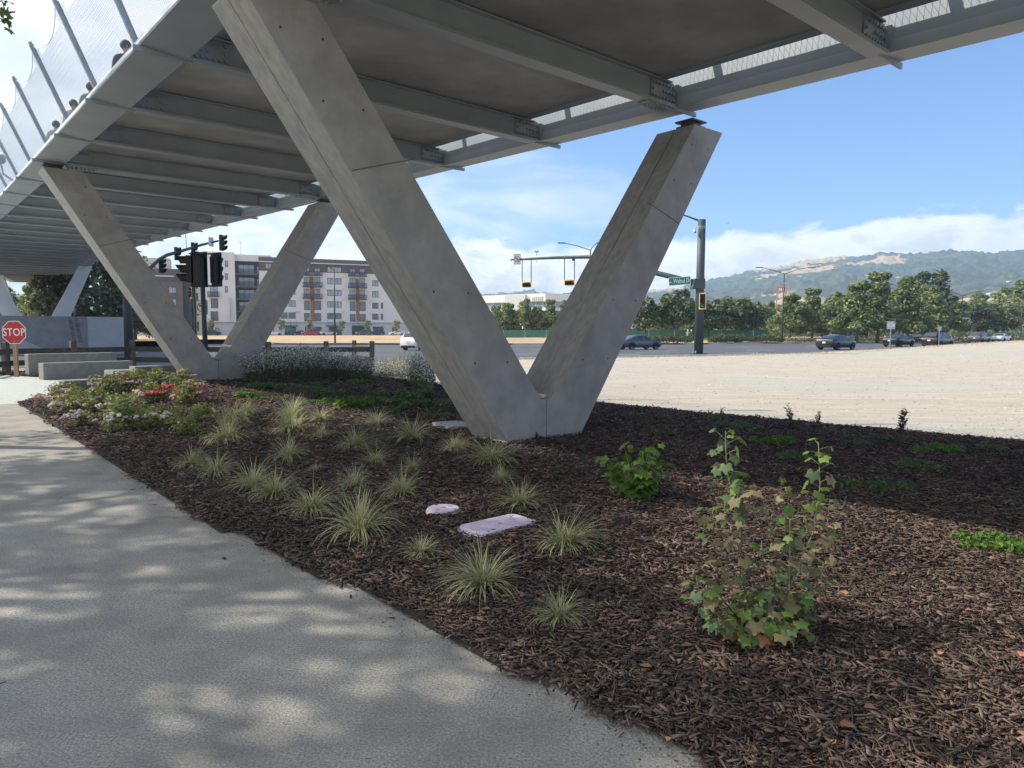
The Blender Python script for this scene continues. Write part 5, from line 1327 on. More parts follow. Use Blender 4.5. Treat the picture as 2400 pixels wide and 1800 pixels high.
car('sedan', 2347, 802, 122, HR + .2, 'white', (.72, .73, .74), 'white sedan half hidden by the dirt rise at far right', metal=0)
car('sedan', 1997, 797, 128, HR + math.pi, 'silver', (.5, .53, .57), 'silver car oncoming behind the dark hatchback', z=-.0)
car('suv', 2138, 795, 132, HR + math.pi, 'blue_grey', (.16, .19, .24), 'blue grey car oncoming behind the shrubs', z=.1)
# parked row in front of the apartments
RZ = math.atan2(FU.y, FU.x)
for (kind, px, Y, fl, pn, col, lb) in [('hatch', 642, 196, 0, 'white', (.72, .73, .74), 'white hatchback parked left of the young street tree'), ('sedan', 703, 199, math.pi, 'black', (.02, .02, .024), 'black car parked nose to tail with the red one'),
                                        ('suv', 727, 196, math.pi, 'bright_red', (.45, .012, .03), 'bright red crossover parked in front of the apartments'), ('sedan', 770, 197, 0.0, 'silver', (.5, .53, .57), 'silver sedan parked right of the red car'),
                                        ('suv', 853, 203, math.pi, 'grey', (.10, .10, .115), 'dark grey crossover parked left of the dark blue one'), ('suv', 882, 204, math.pi, 'blue_black', (.05, .065, .09), 'dark blue crossover parked near the large pier arm'),
                                        ('sedan', 930, 205, math.pi, 'white', (.72, .73, .74), 'white car parked farthest right before the pier arm'), ('suv', 497, 188, 0, 'black_suv', (.022, .022, .026), 'black car parked behind the left signal pole')]:
    car(kind, px, 790, Y, RZ + fl, pn, col, lb, z=.62, metal=0 if pn in ('white', 'bright_red') else .35)
car('suv', 986, 816, 68, R(66), 'white', (.72, .73, .74), 'white sport utility waiting at the corner behind the large pier arm', metal=0, name='suv_car')
car('suv', 1556, 777, 190, HR, 'white', (.72, .73, .74), 'white van roof showing above the green netting', z=.5, metal=0, name='van', cat='van')
# cone by the second pier
cn = thing('traffic_cone', 'orange traffic cone peeking out beside the second V pier', 'traffic cone', tuple(Vector(((594 - 1200) / FPX * 30.4, 30.4, .05))))
mb = MB(); mb.tube([(0, 0, .03), (0, 0, .62)], [.15, .03], 12); part('cone', mb, M['orange'], cn, True); mb = MB(); mb.bx(-.18, .18, -.18, .18, 0, .03); part('base', mb, M['orange'], cn)

# ------------------------------------------------------------------ green netting fence, shrubs along the avenue
def netting():
    t = thing('construction_fence', 'long green netting fence on posts beyond the avenue', 'fence', (10, 118, 0))
    pts = [(1105, 122), (1180, 121), (1280, 120), (1400, 119), (1520, 118), (1640, 117), (1740, 115.5), (1765, 115.0), (1800, 122)]
    P = [Vector(((q - 1200) / FPX * Y, Y, .35)) for q, Y in pts]
    hs = lambda i: 1.55
    for i, (a, b) in enumerate(zip(P, P[1:])):
        L_ = (b - a).length; n = max(1, int(L_ / 3)); f = frame(a - t.location, b - a)
        for k in range(n):
            mb = MB(); x0, x1 = L_ * k / n + .05, L_ * (k + 1) / n - .05; c = .05 * rnd.uniform(-1, 1)
            m_ = 5; V = []; F = []
            for q in range(m_ + 1):
                for zz in (.02, 1.55): V.append((x0 + (x1 - x0) * q / m_, c * math.sin(math.pi * q / m_) * 2, zz))
            F = [(2 * q, 2 * q + 2, 2 * q + 3, 2 * q + 1) for q in range(m_)]
            mb.add([tuple(f @ Vector(v)) for v in V] + [tuple(f @ (Vector(v) + Vector((0, .012, 0)))) for v in V], F + [tuple(i_ + len(V) for i_ in reversed(ff)) for ff in F])
            part('netting_panel', mb, M['netting'], t)
        for k in range(n + 1):
            mb = MB(); mb.cyl(f @ Vector((L_ * k / n, .05, -.5)), f @ Vector((L_ * k / n, .05, 1.62)), .035, 6); part('post', mb, M['post'], t)
netting()
def bush_mesh(seed, w=1.0, h=.7, n=420, size=.075):
    bl = [((0, 0, h * .45), (w * .5, w * .5, h * .5), 2)] + [((w * .3 * math.cos(k * 1.3 + seed), w * .3 * math.sin(k * 1.3 + seed), h * (.35 + .1 * (k % 3))), (w * .28, w * .28, h * .38), 1) for k in range(5)]
    return np_mesh('roadside_shrub', *leaf_cloud(bl, n, size, seed))
BUSH = [bush_mesh(s, 1.9, 1.25, 700, .10) for s in range(4)]
bush_px = [1450, 1533, 1560, 1585, 1612, 1668, 1680, 1702, 1716, 1733, 1757, 1775, 1800, 1826]
where = ['left of the grey sedan', 'just ahead of the grey sedan', 'second ahead of the grey sedan', 'third ahead of the grey sedan', 'left of the thick signal mast', 'just right of the thick signal mast', 'second right of the thick signal mast', 'left of a tree stake', 'under the round flowering tree', 'right of the round flowering tree', 'left of the creamy blossoming tree', 'under the creamy blossoming tree', 'left of the double street lamp', 'at the foot of the double street lamp']
def far_y(px):
    y = 98.0
    for _ in range(6): y = np.interp((px - 1200) / FPX * y, [f[0] for f in FAR], [f[1] for f in FAR])
    return float(y)
for i, (q, wds) in enumerate(zip(bush_px, where)):
    y = far_y(q) + 1.6; o = put('roadside_shrub', BUSH[i % 4], M['bushleaf'], None, loc=((q - 1200) / FPX * y, y, .02)); o.rotation_euler.z = i; s = .8 + .12 * (i * 7 % 5); o.scale = (s, s, s * .95)
    tag(o, 'rounded green roadside shrub ' + wds, 'shrub', 'shrubs along the far kerb')
V = []; F = []
bl = []
for k in range(150):
    q = 1850 + (2420 - 1850) * k / 149; y = far_y(q) + 1.2 + rnd.random() * 1.6; bl.append((((q - 1200) / FPX * y, y, .3), (.9, .8, .45), 1))
put('low_hedge', np_mesh('low_hedge', *leaf_cloud(bl, 9000, .10, 4)), M['bushleaf'], kind='stuff')
bl = []
for k in range(130):
    q = 1800 + 660 * k / 129; bl.append((((q - 1200) / FPX * 138, 138 + rnd.random() * 3, 1.1), (1.4, .8, .65), 1))
put('far_hedge', np_mesh('far_hedge', *leaf_cloud(bl, 8000, .16, 6)), M['leaf_dark'], kind='stuff')

# ------------------------------------------------------------------ people
def person(label, loc, rz, shirt, trousers, hair='hair', h=1.72, arms=((.25, .02, 1.12), (.27, .12, .92)), arms_r=None, hat=None, stride=.12, group=None):
    """one skin grown along a joint skeleton, then clothes by height; the head carries hair or a helmet as a child"""
    k = h / 1.72
    t = thing('person', label, 'person', tuple(loc), rz, group)
    J = [((0, 0, .95), .14), ((0, 0, 1.12), .125), ((0, .01, 1.32), .15), ((0, .01, 1.44), .10), ((0, .0, 1.50), .055), ((0, -.015, 1.56), .06), ((0, -.02, 1.645), .088)]
    E = [(0, 1), (1, 2), (2, 3), (3, 4), (4, 5), (5, 6)]
    ar = arms_r or tuple((p[0], p[1] * 1.0, p[2]) for p in arms)
    for s, A in ((-1, arms), (1, ar)):
        b = len(J); J += [((s * .09, 0, .9), .095), ((s * .10, -s * stride * .35, .5), .06), ((s * .10, -s * stride * -.2 + .02, .1), .042), ((s * .11, -s * stride * -.2 - .12, .045), .04)]
        E += [(0, b), (b, b + 1), (b + 1, b + 2), (b + 2, b + 3)]
        b = len(J); J += [((s * .19, .01, 1.40), .062)] + [((s * A[0][0], -A[0][1], A[0][2]), .042), ((s * A[1][0], -A[1][1], A[1][2]), .03), ((s * A[1][0], -A[1][1] - .03, A[1][2] - .09), .034)]
        E += [(3, b), (b, b + 1), (b + 1, b + 2), (b + 2, b + 3)]
    me = bpy.data.meshes.new('body'); me.from_pydata([tuple(c * k for c in p) for p, r in J], E, []); tmp = bpy.data.objects.new('body', me); C.objects.link(tmp)
    sk = tmp.modifiers.new('skin', 'SKIN'); sk.use_smooth_shade = True
    for i, (p, r) in enumerate(J): me.skin_vertices[0].data[i].radius = (r * k, r * k * (.72 if i in (0, 1, 2) else 1))
    me.skin_vertices[0].data[0].use_root = True
    sb = tmp.modifiers.new('sub', 'SUBSURF'); sb.levels = 1
    dg = bpy.context.evaluated_depsgraph_get(); out = bpy.data.meshes.new_from_object(tmp.evaluated_get(dg)); out.name = 'body'
    bpy.data.objects.remove(tmp)
    for m_ in (M['skin'], shirt, trousers, M['black']): out.materials.append(m_)
    for p in out.polygons:
        z = p.center.z / k; ax = abs(p.center.x) / k
        p.material_index = 0 if (z > 1.47 or (ax > .2 and z < A[1][2] + .06 and z > .78)) else 1 if z > .93 else 2 if z > .07 else 3
        p.use_smooth = True
    put('body', out, None, t)
    hd = MB(); c = Vector((0, -.02, 1.645)) * k
    if hat:
        hd.ball(c + Vector((0, .01, .045)), .118 * k, 14, 8, (1, 1.1, .85)); part('helmet', hd, hat, t, True)
    else:
        hd.ball(c + Vector((0, .025, .03)), .108 * k, 14, 10, (1, 1.03, 1.02)); part('hair', hd, M[hair], t, True)
    fc = MB(); fc.ball(c + Vector((0, -.098, -.02)) , .02 * k, 8, 6, (.7, 1, 1.3)); part('nose', fc, M['skin'], t, True)
    ey = MB()
    for s in (-1, 1): ey.ball(c + Vector((s * .034, -.083, .012)), .011, 6, 5)
    part('eyes', ey, M['black'], t, True)
    return t
cloth = lambda n, c: mk(n, c, tuple(v * 1.2 for v in c), 12, .85)
for i, (px, py, m_, lb, sh, hr, hh) in enumerate([(300, 112, -2.12, 'person with dark hair nearest on the bridge behind the wire mesh', (.05, .05, .06), 'hair', 1.80), (222, 212, -2.12, 'person in a greenish top walking second along the bridge', (.22, .30, .26), 'hair', 1.78),
                                                (181, 251, -2.16, 'person in a pale top third along the bridge railing', (.55, .53, .5), 'hair', 1.8), (141, 300, -2.16, 'person in a pale grey top farthest along the bridge railing', (.45, .44, .43), 'hair', 1.8)]):
    # stand on the deck where the sight line to the head crosses the walking line
    d = ray(px, py); best = None
    for l in np.arange(0, 30, .05):
        Mx = bridge_frame(l); q = Mx @ Vector((m_, 0, .60 + hh * .955)); v = q - EYEV; e = (v.normalized() - d.normalized()).length
        if best is None or e < best[0]: best = (e, l)
    Mx = bridge_frame(best[1]); q = Mx @ Vector((m_, 0, .602))
    person(lb, q, A0 + (math.pi if i % 2 else 0), cloth('bridge_top_%d' % i, sh), cloth('bridge_trousers_%d' % i, (.04, .045, .06)), hr, hh, group=None)
denim = cloth('work_trousers', (.05, .06, .09))
person('worker in a white helmet and light shirt by the green netting', D(1612, 795, 104) * 1 + Vector((0, 0, 0)) - Vector((0, 0, D(1612, 795, 104).z - .12)), 2.6, cloth('pale_shirt', (.36, .36, .42)), denim, hat=M['white'], h=1.75)
person('worker in a white helmet and dark jacket beside the signal mast', Vector(((1619.5 - 1200) / FPX * 103.5, 103.5, .12)), 2.9, cloth('dark_jacket', (.05, .055, .06)), denim, hat=M['white'], h=1.72)
person('person in a blue jacket and pale cap behind the fence', Vector(((287 - 1200) / FPX * 58, 58, -.05)), .5, cloth('blue_jacket', (.015, .13, .24)), denim, hat=M['pinkwhite'], h=1.72, arms=((.32, .12, 1.25), (.2, .25, 1.42)))
# ------------------------------------------------------------------ planting in the mulch bed
def blades(n, L_, spread, width, seed, seg=4, upright=.5):
    """arching grass blades from one crown, each a thin folded strip"""
    g = np.random.default_rng(seed); V = []; F = []; ba, bs = g.random() * 6.283, .35 + .5 * g.random()
    for i in range(n):
        a = g.random() * 6.283
        if g.random() < bs * .5: a = ba + g.normal() * .8
        lean = (0.22 + upright * g.random() ** .7); l = L_ * (.45 + .6 * g.random()); w = width * (.7 + .6 * g.random())
        d = np.array([math.cos(a), math.sin(a), 0]); sd = np.array([-d[1], d[0], 0])
        p = d * .03 * g.random() * spread + np.array([g.normal() * .02, g.normal() * .02, -.01]); ang = lean * .55; droop = lean * (1.0 + .9 * g.random())
        o = len(V)
        for k in range(seg + 1):
            t = k / seg; ww = w * (1 - t ** 2 * .95) / 2
            V += [tuple(p - sd * ww), tuple(p + sd * ww)]
            an = ang + droop * t; p = p + (d * math.sin(an) + np.array([0, 0, math.cos(an)])) * l / seg
        for k in range(seg): F.append((o + 2 * k, o + 2 * k + 1, o + 2 * k + 3, o + 2 * k + 2))
    return np_mesh('grass_tuft', V, F)
TUFT = [blades(270, .47, 1, .0078, s, upright=1.5) for s in range(6)]
TUFTS = [(968, 1030, 290, 'grass tuft closest to the left corner of the near pier foot'), (834, 1050, 270, 'wide grass tuft in the middle row below the green ground cover'), (879, 1086, 190, 'smaller grass tuft touching the right side of a wide middle tuft'),
         (752, 1028, 170, 'small grass tuft in front of a pair of tall upper tufts'), (881, 998, 220, 'upper grass tuft standing alone before the ground cover'), (739, 1104, 100, 'tiniest grass tuft of the bed'), (966, 1104, 170, 'small grass tuft above the round purple lid'),
         (1065, 1056, 200, 'grass tuft just below the pier foot with pale specks'), (1150, 1083, 380, 'broad drooping grass tuft in front of the near pier foot'), (1172, 1130, 210, 'compact grass tuft under the broad drooping one'), (830, 1144, 240, 'upright grass tuft left of centre of the bed'),
         (944, 1162, 280, 'grass tuft up and left of the round purple lid'), (1222, 1185, 330, 'grass tuft behind the rectangular purple lid'), (1322, 1280, 430, 'tall grass tuft at the right end of the rectangular purple lid'), (729, 1200, 340, 'bright grass tuft left of centre with many pale blades'),
         (842, 1254, 470, 'large grass tuft leaning left towards the path'), (988, 1300, 250, 'small grass tuft below the round purple lid'), (1134, 1378, 520, 'largest pale grass tuft in front of the rectangular lid'), (1312, 1454, 330, 'lone yellowish grass tuft nearest the viewer'),
         (532, 1034, 290, 'grass tuft at the right border of the rose bed'), (548, 988, 290, 'grass tuft behind the one at the rose bed border'), (576, 972, 190, 'farthest left grass tuft near the coral flowers'), (684, 980, 240, 'rear grass tuft of the tall upper pair'), (687, 1012, 270, 'front grass tuft of the tall upper pair'),
         (752, 986, 200, 'grass tuft right of the tall upper pair'), (452, 1092, 240, 'leftmost grass tuft nearest the path edge'), (505, 1113, 280, 'grass tuft overlapping the leftmost one'), (676, 1078, 250, 'grass tuft halfway between the upper pair and the path'), (592, 1143, 330, 'left half of the big double grass clump'), (648, 1162, 320, 'right half of the big double grass clump')]
for i, (px, py, w, lb) in enumerate(TUFTS):
    p = om(px, py); s = (w * .3617 / FPX * p.y) / .50
    o = put('grass_tuft', TUFT[i % 6], M['sedge'], None, loc=p); o.rotation_euler.z = i * 2.1; o.scale = (s, s, s * (.74 + .1 * (i % 4)))
    tag(o, 'variegated ' + lb, 'ornamental grass', 'variegated grass tufts in the mulch bed')

def cover_mesh(seed, n=900):
    g = np.random.default_rng(seed); bl = []
    for k in range(14):
        a = g.random() * 6.28; r = .42 * math.sqrt(g.random()); bl.append(((r * math.cos(a), r * math.sin(a) * .8, .05), (.14, .13, .075), 1))
    V, F = leaf_cloud(bl, n, .024, seed, up=.9); V[:, 2] = np.maximum(V[:, 2], .002)
    return np_mesh('ground_cover', V, F)
COV = [cover_mesh(s, 1500) for s in range(5)]
COVERS = [(645, 910, 260, 'under the second pier right arm'), (610, 906, 220, 'left of the second pier foot shadow'), (573, 929, 260, 'bright patch beside the coral flowers'), (712, 917, 260, 'below the left end of the white gaura'), (773, 926, 300, 'in front of the white gaura, long and low'),
          (632, 938, 200, 'dark patch above the far left grass tufts'), (751, 902, 160, 'small patch at the foot of the gaura'), (844, 899, 200, 'patch under the middle of the gaura'), (846, 912, 170, 'thin patch under the middle patch'), (892, 927, 230, 'right of the long low patch'),
          (955, 916, 200, 'at the right end of the gaura'), (972, 932, 380, 'wide patch left of the large pier arm'), (810, 953, 420, 'widest green patch in the middle'), (846, 938, 240, 'just behind the widest patch'), (916, 945, 300, 'right of the widest patch'), (994, 953, 360, 'beside the lower left edge of the large pier'),
          (920, 964, 230, 'behind the lone upper grass tuft'), (1024, 977, 200, 'next to the pale slab by the pier foot'), (722, 945, 180, 'right behind the tall upper tufts'),
          (1530, 980, 240, 'right of the pier in shade, nearest the pier'), (1672, 981, 220, 'beside the small upright shrub in the shade'), (1728, 1004, 330, 'above the tall currant bush tip'), (1811, 1038, 330, 'between the two tall currant stems, upper'), (1867, 1076, 330, 'between the two tall currant stems, lower'), (1570, 1018, 170, 'faint patch above the round green currant'),
          (2004, 1043, 260, 'faint patch right of the tall currant'), (2078, 1029, 230, 'below the largest upright shrub'), (2194, 1060, 380, 'upper right patch in the bridge shade'), (2153, 1096, 360, 'middle right patch in the bridge shade'), (2054, 1147, 480, 'greenest patch in the bridge shade'), (2319, 1056, 300, 'far right patch along the dirt edge'),
          (2338, 1284, 560, 'bright sunlit patch at the right edge'), (2398, 1172, 240, 'dark patch cut by the right edge')]
for i, (px, py, w, wd) in enumerate(COVERS):
    p = om(px, py); sc = (w * .30 / FPX * p.y) / .80
    o = put('ground_cover_plant', COV[i % 5], M['cover_bright'] if i in (2, 31) else M['cover'], None, loc=p + Vector((0, 0, -.01))); o.rotation_euler.z = i * 1.3; s = max(.42, sc); o.scale = (s, s * .9, min(1.9, s * 1.15) * (1.2 if i == 31 else 1))
    if i in (2, 31): o.data = o.data.copy(); o.data.materials.clear(); o.data.materials.append(M['cover_bright'])
    tag(o, 'low green ground cover plant ' + wd, 'ground cover', 'ground cover plants in the mulch bed')

def sprig_mesh(seed, n=46, h=.5):
    g = np.random.default_rng(seed); mb = MB(); V = []; F = []
    lf = []
    for s in range(5):
        a = g.random() * 6.28; e = np.array([math.cos(a) * .16 * g.random(), math.sin(a) * .16 * g.random(), h * (.55 + .45 * g.random())])
        mb.tube([(0, 0, 0), tuple(e * .5 + np.array([.01, 0, 0])), tuple(e)], [.006, .004, .002], 4)
        for k in range(n // 5):
            t = .25 + .75 * g.random(); lf.append((e * t, g.random() * 6.28))
    for c, a in lf:
        l = .06 + .035 * g.random(); d = np.array([math.cos(a), math.sin(a), .5]); d /= np.linalg.norm(d); s = np.array([-math.sin(a), math.cos(a), 0]) * l * .28
        o = len(V); V += [tuple(c), tuple(c + d * l * .5 + s), tuple(c + d * l), tuple(c + d * l * .5 - s)]; F.append((o, o + 1, o + 2, o + 3))
    return mb.mesh('stem'), np_mesh('leaves', V, F)
for i, (px, py, h, lb) in enumerate([(1852, 993, 48, 'small upright shrub with sparse stems on the dirt edge'), (1917, 1000, 38, 'small dark shrub right of the sparse one'), (2110, 1020, 68, 'tallest grey green shrub at the dirt edge'), (1690, 979, 24, 'short shrub above the tall currant tip'), (1504, 953, 12, 'tiny seedling nearest the pier on the dirt edge'), (2384, 1049, 15, 'low shrub at the far right of the bed edge'), (1257, 1030, 20, 'small weed at the front of the near pier foot'), (1368, 1075, 34, 'dull weedy plant left of the round green currant')]):
    p = om(px, py); k = h / FPX * p.y / .5; sm_, lm = sprig_mesh(i + 40, 110 + 10 * i)
    t = thing('small_shrub', lb, 'shrub', tuple(p), i, 'small shrubs along the bed'); t.scale = (k, k, k)
    put('stem', sm_, M['twig'], t); put('leaves', lm, M['shrublet'], t, kind='stuff')

# ------------------------------------------------------------------ currant bushes: every leaf is a part
LEAF = [lobed_leaf(1.0, s, .3) for s in range(4)]
LEAFM = {}
def leaf_obj(parent, kind, loc, size, yaw, tilt, roll):
    v = rnd.randrange(4)
    if (kind, v) not in LEAFM: me = LEAF[v].copy(); me.materials.append(M[kind]); LEAFM[kind, v] = me
    o = bpy.data.objects.new('leaf', LEAFM[kind, v]); C.objects.link(o); o.parent = parent
    o.matrix_local = Matrix.Translation(loc) @ Matrix.Rotation(yaw, 4, 'Z') @ Matrix.Rotation(-tilt, 4, 'X') @ Matrix.Rotation(roll, 4, 'Y') @ Matrix.Scale(size, 4)
    return o
def currant_tall():
    p = om(1790, 1500); k = p.y / FPX
    t = thing('currant_bush', 'tall leggy currant bush with lobed leaves and dry brown lower leaves', 'shrub', tuple(p))
    def W2(px, py, dy=0.0):
        q = D(px, py, p.y + dy); return q - p
    stems = [([(1790, 1500), (1745, 1380), (1725, 1200), (1703, 1100), (1700, 1010)], .12, 'g'), ([(1795, 1505), (1850, 1380), (1905, 1250), (1922, 1140), (1918, 1035)], .18, 'g'), ([(1780, 1500), (1735, 1350), (1740, 1180), (1742, 1140)], .0, ''),
             ([(1800, 1500), (1815, 1380), (1825, 1230), (1832, 1130)], .05, ''), ([(1770, 1500), (1690, 1400), (1672, 1260), (1668, 1190)], -.05, ''), ([(1810, 1500), (1850, 1420), (1850, 1280), (1852, 1215)], -.1, 'g'),
             ([(1760, 1505), (1680, 1440), (1640, 1400), (1632, 1355)], -.12, 'g'), ([(1820, 1505), (1880, 1450), (1895, 1400)], -.08, ''), ([(1780, 1505), (1700, 1480), (1680, 1460)], -.2, 'g'), ([(1830, 1500), (1930, 1330), (1945, 1170)], .22, '')]
    mb = MB(); mg = MB(); S_ = []
    for pts, dy, c in stems:
        q = [W2(x, y, dy * (i / (len(pts) - 1))) for i, (x, y) in enumerate(pts)]; n = len(q)
        (mg if c else mb).tube(q, [.0045 - .003 * i / (n - 1) for i in range(n)], 6); S_.append((q, c))
    part('stem', mb, M['twig'], t, True); part('stem', mg, M['twig_green'], t, True)
    pet = MB()
    def at(q, f):
        f *= len(q) - 1; i = min(int(f), len(q) - 2); return q[i].lerp(q[i + 1], f - i)
    # leaves: (stem, fraction along it, number)
    for si, (q, c) in enumerate(S_):
        L_ = sum((a - b).length for a, b in zip(q, q[1:])); n = int(L_ / .030) + 4
        for j in range(n):
            f = .12 + .88 * (j + rnd.random() * .5) / n; c0 = at(q, f); yaw = j * 2.4 + si; d = Vector((math.cos(yaw), math.sin(yaw), rnd.uniform(.1, .7))).normalized()
            size = (.026 + .030 * rnd.random()) * (1 if f < .92 else .6); c1 = c0 + d * (.04 + .045 * rnd.random())
            hgt = c1.z
            if f > .9: kd = 'ribes'
            elif c == 'g': kd = 'ribes' if rnd.random() < .45 and f > .45 else 'ribes_blue' if rnd.random() < .7 else 'ribes_old'
            else: kd = 'ribes_old' if rnd.random() < .72 else 'ribes_blue' if rnd.random() < .6 else 'ribes'
            if hgt < .10 and rnd.random() < .45: kd = 'ribes_dead'
            pet.tube([c0, c0.lerp(c1, .6) + Vector((0, 0, .006)), c1], .0012, 3, caps=False)
            leaf_obj(t, kd, c1, size, yaw - math.pi / 2, rnd.uniform(-.1, 1.25), rnd.uniform(-.6, .6))
    for j in range(84):                                              # bushy lower body
        a = rnd.random() * 6.28; r = .24 * math.sqrt(rnd.random()); z = .04 + .26 * rnd.random() * (1 - r * 2); c1 = Vector((r * math.cos(a) * 1.0, r * math.sin(a) * .8, z))
        kd = rnd.choice(['ribes_old', 'ribes_old', 'ribes', 'ribes_blue', 'ribes']) if z > .08 else rnd.choice(['ribes_dead', 'ribes_old', 'ribes'])
        leaf_obj(t, kd, c1, .026 + .030 * rnd.random(), a - math.pi / 2, rnd.uniform(.0, 1.0), rnd.uniform(-.5, .5))
        if j % 2: pet.tube([Vector((c1.x * .3, c1.y * .3, z * .4)), c1], .0014, 3, caps=False)
    part('leaf_stalks', pet, M['twig_green'], t, kind='stuff')
    # fallen brown leaves at its foot
    for i, (px, py, s, wd) in enumerate([(1783, 1553, .052, 'large star shaped dry leaf'), (1692, 1512, .022, 'small curled dry leaf left'), (1742, 1490, .03, 'dry leaf beside the stems'), (1876, 1380, .02, 'small dry leaf right')]):
        q = om(px, py); o = bpy.data.objects.new('fallen_leaf', (LEAFM.get(('ribes_dead', i % 4)) or LEAFM[[k_ for k_ in LEAFM if k_[0] == 'ribes_dead'][0]])); C.objects.link(o)
        o.matrix_local = Matrix.Translation(q + Vector((0, 0, .022))) @ Matrix.Rotation(2.8 + i, 4, 'Z') @ Matrix.Rotation(-.25, 4, 'X') @ Matrix.Scale(s, 4); tag(o, 'fallen ' + wd + ' of the tall currant', 'leaf', 'fallen leaves')
currant_tall()
def currant_round():
    p = om(1492, 1172); t = thing('currant_bush', 'compact bright green currant bush with overlapping lobed leaves', 'shrub', tuple(p)); k = p.y / FPX
    mb = MB(); tops = []
    for i in range(13):
        a = i * 2.4; r = .06 + .26 * math.sqrt((i + .5) / 13); h = 130 * k * (.62 + .42 * rnd.random()); e = Vector((r * math.cos(a) * 1.0, r * math.sin(a) * .7, h)); mb.tube([(0, 0, 0), e * .5 + Vector((0, 0, .02)), e], [.005, .004, .002], 5); tops.append(e)
    part('stem', mb, M['twig_green'], t, True)
    for e in tops:
        for j in range(17):
            f = .12 + .92 * j / 16; c = e * f + Vector((rnd.gauss(0, .045), rnd.gauss(0, .045), rnd.gauss(0, .02))); c.z = max(c.z, .02); yaw = math.atan2(c.y, c.x) + rnd.gauss(0, .9)
            leaf_obj(t, 'ribes_bright' if rnd.random() < .8 else 'ribes', c, (.036 + .032 * rnd.random()) * (1.15 - .5 * max(0, f - .6)), yaw - math.pi / 2, rnd.uniform(.1, 1.0), rnd.uniform(-.4, .4))
currant_round()

# ------------------------------------------------------------------ roses
def bloom_mesh(seed, r=.03, n=13):
    """a truss of many-petalled blooms"""
    g = np.random.default_rng(seed); V = []; F = []
    for b in range(n):
        d = g.normal(size=3); d /= np.linalg.norm(d); d[2] = abs(d[2]) * .7; c = d * r * 2.1 * g.random() ** .5 * np.array([1.15, 1.15, .9])
        for k in range(9):
            a = k * 2.4; t = .3 + .7 * k / 9; q = np.array([math.cos(a) * t, math.sin(a) * t, 1 - t * .9]); q /= np.linalg.norm(q)
            s = np.cross(q, [0, 0, 1.]); s /= (np.linalg.norm(s) + 1e-6); u = np.cross(s, q); rr = r * (.5 + .25 * g.random())
            o = len(V); p = c + q * r * .55; V += [tuple(p - s * rr * .6 - u * rr * .4), tuple(p + s * rr * .6 - u * rr * .4), tuple(p + s * rr * .5 + u * rr * .6 + q * rr * .2), tuple(p - s * rr * .5 + u * rr * .6 + q * rr * .2)]; F.append((o, o + 1, o + 2, o + 3))
    return np_mesh('bloom', V, F)
BLOOM = {k: [bloom_mesh(i * 7 + j) for j in range(3)] for i, k in enumerate(('pinkpale', 'pinkwhite', 'coral', 'pink'))}
for k in BLOOM:
    for me in BLOOM[k]: me.materials.append(M[k])
zr_ = lambda x, y: (50 + x * .217, 850 + y * .217)
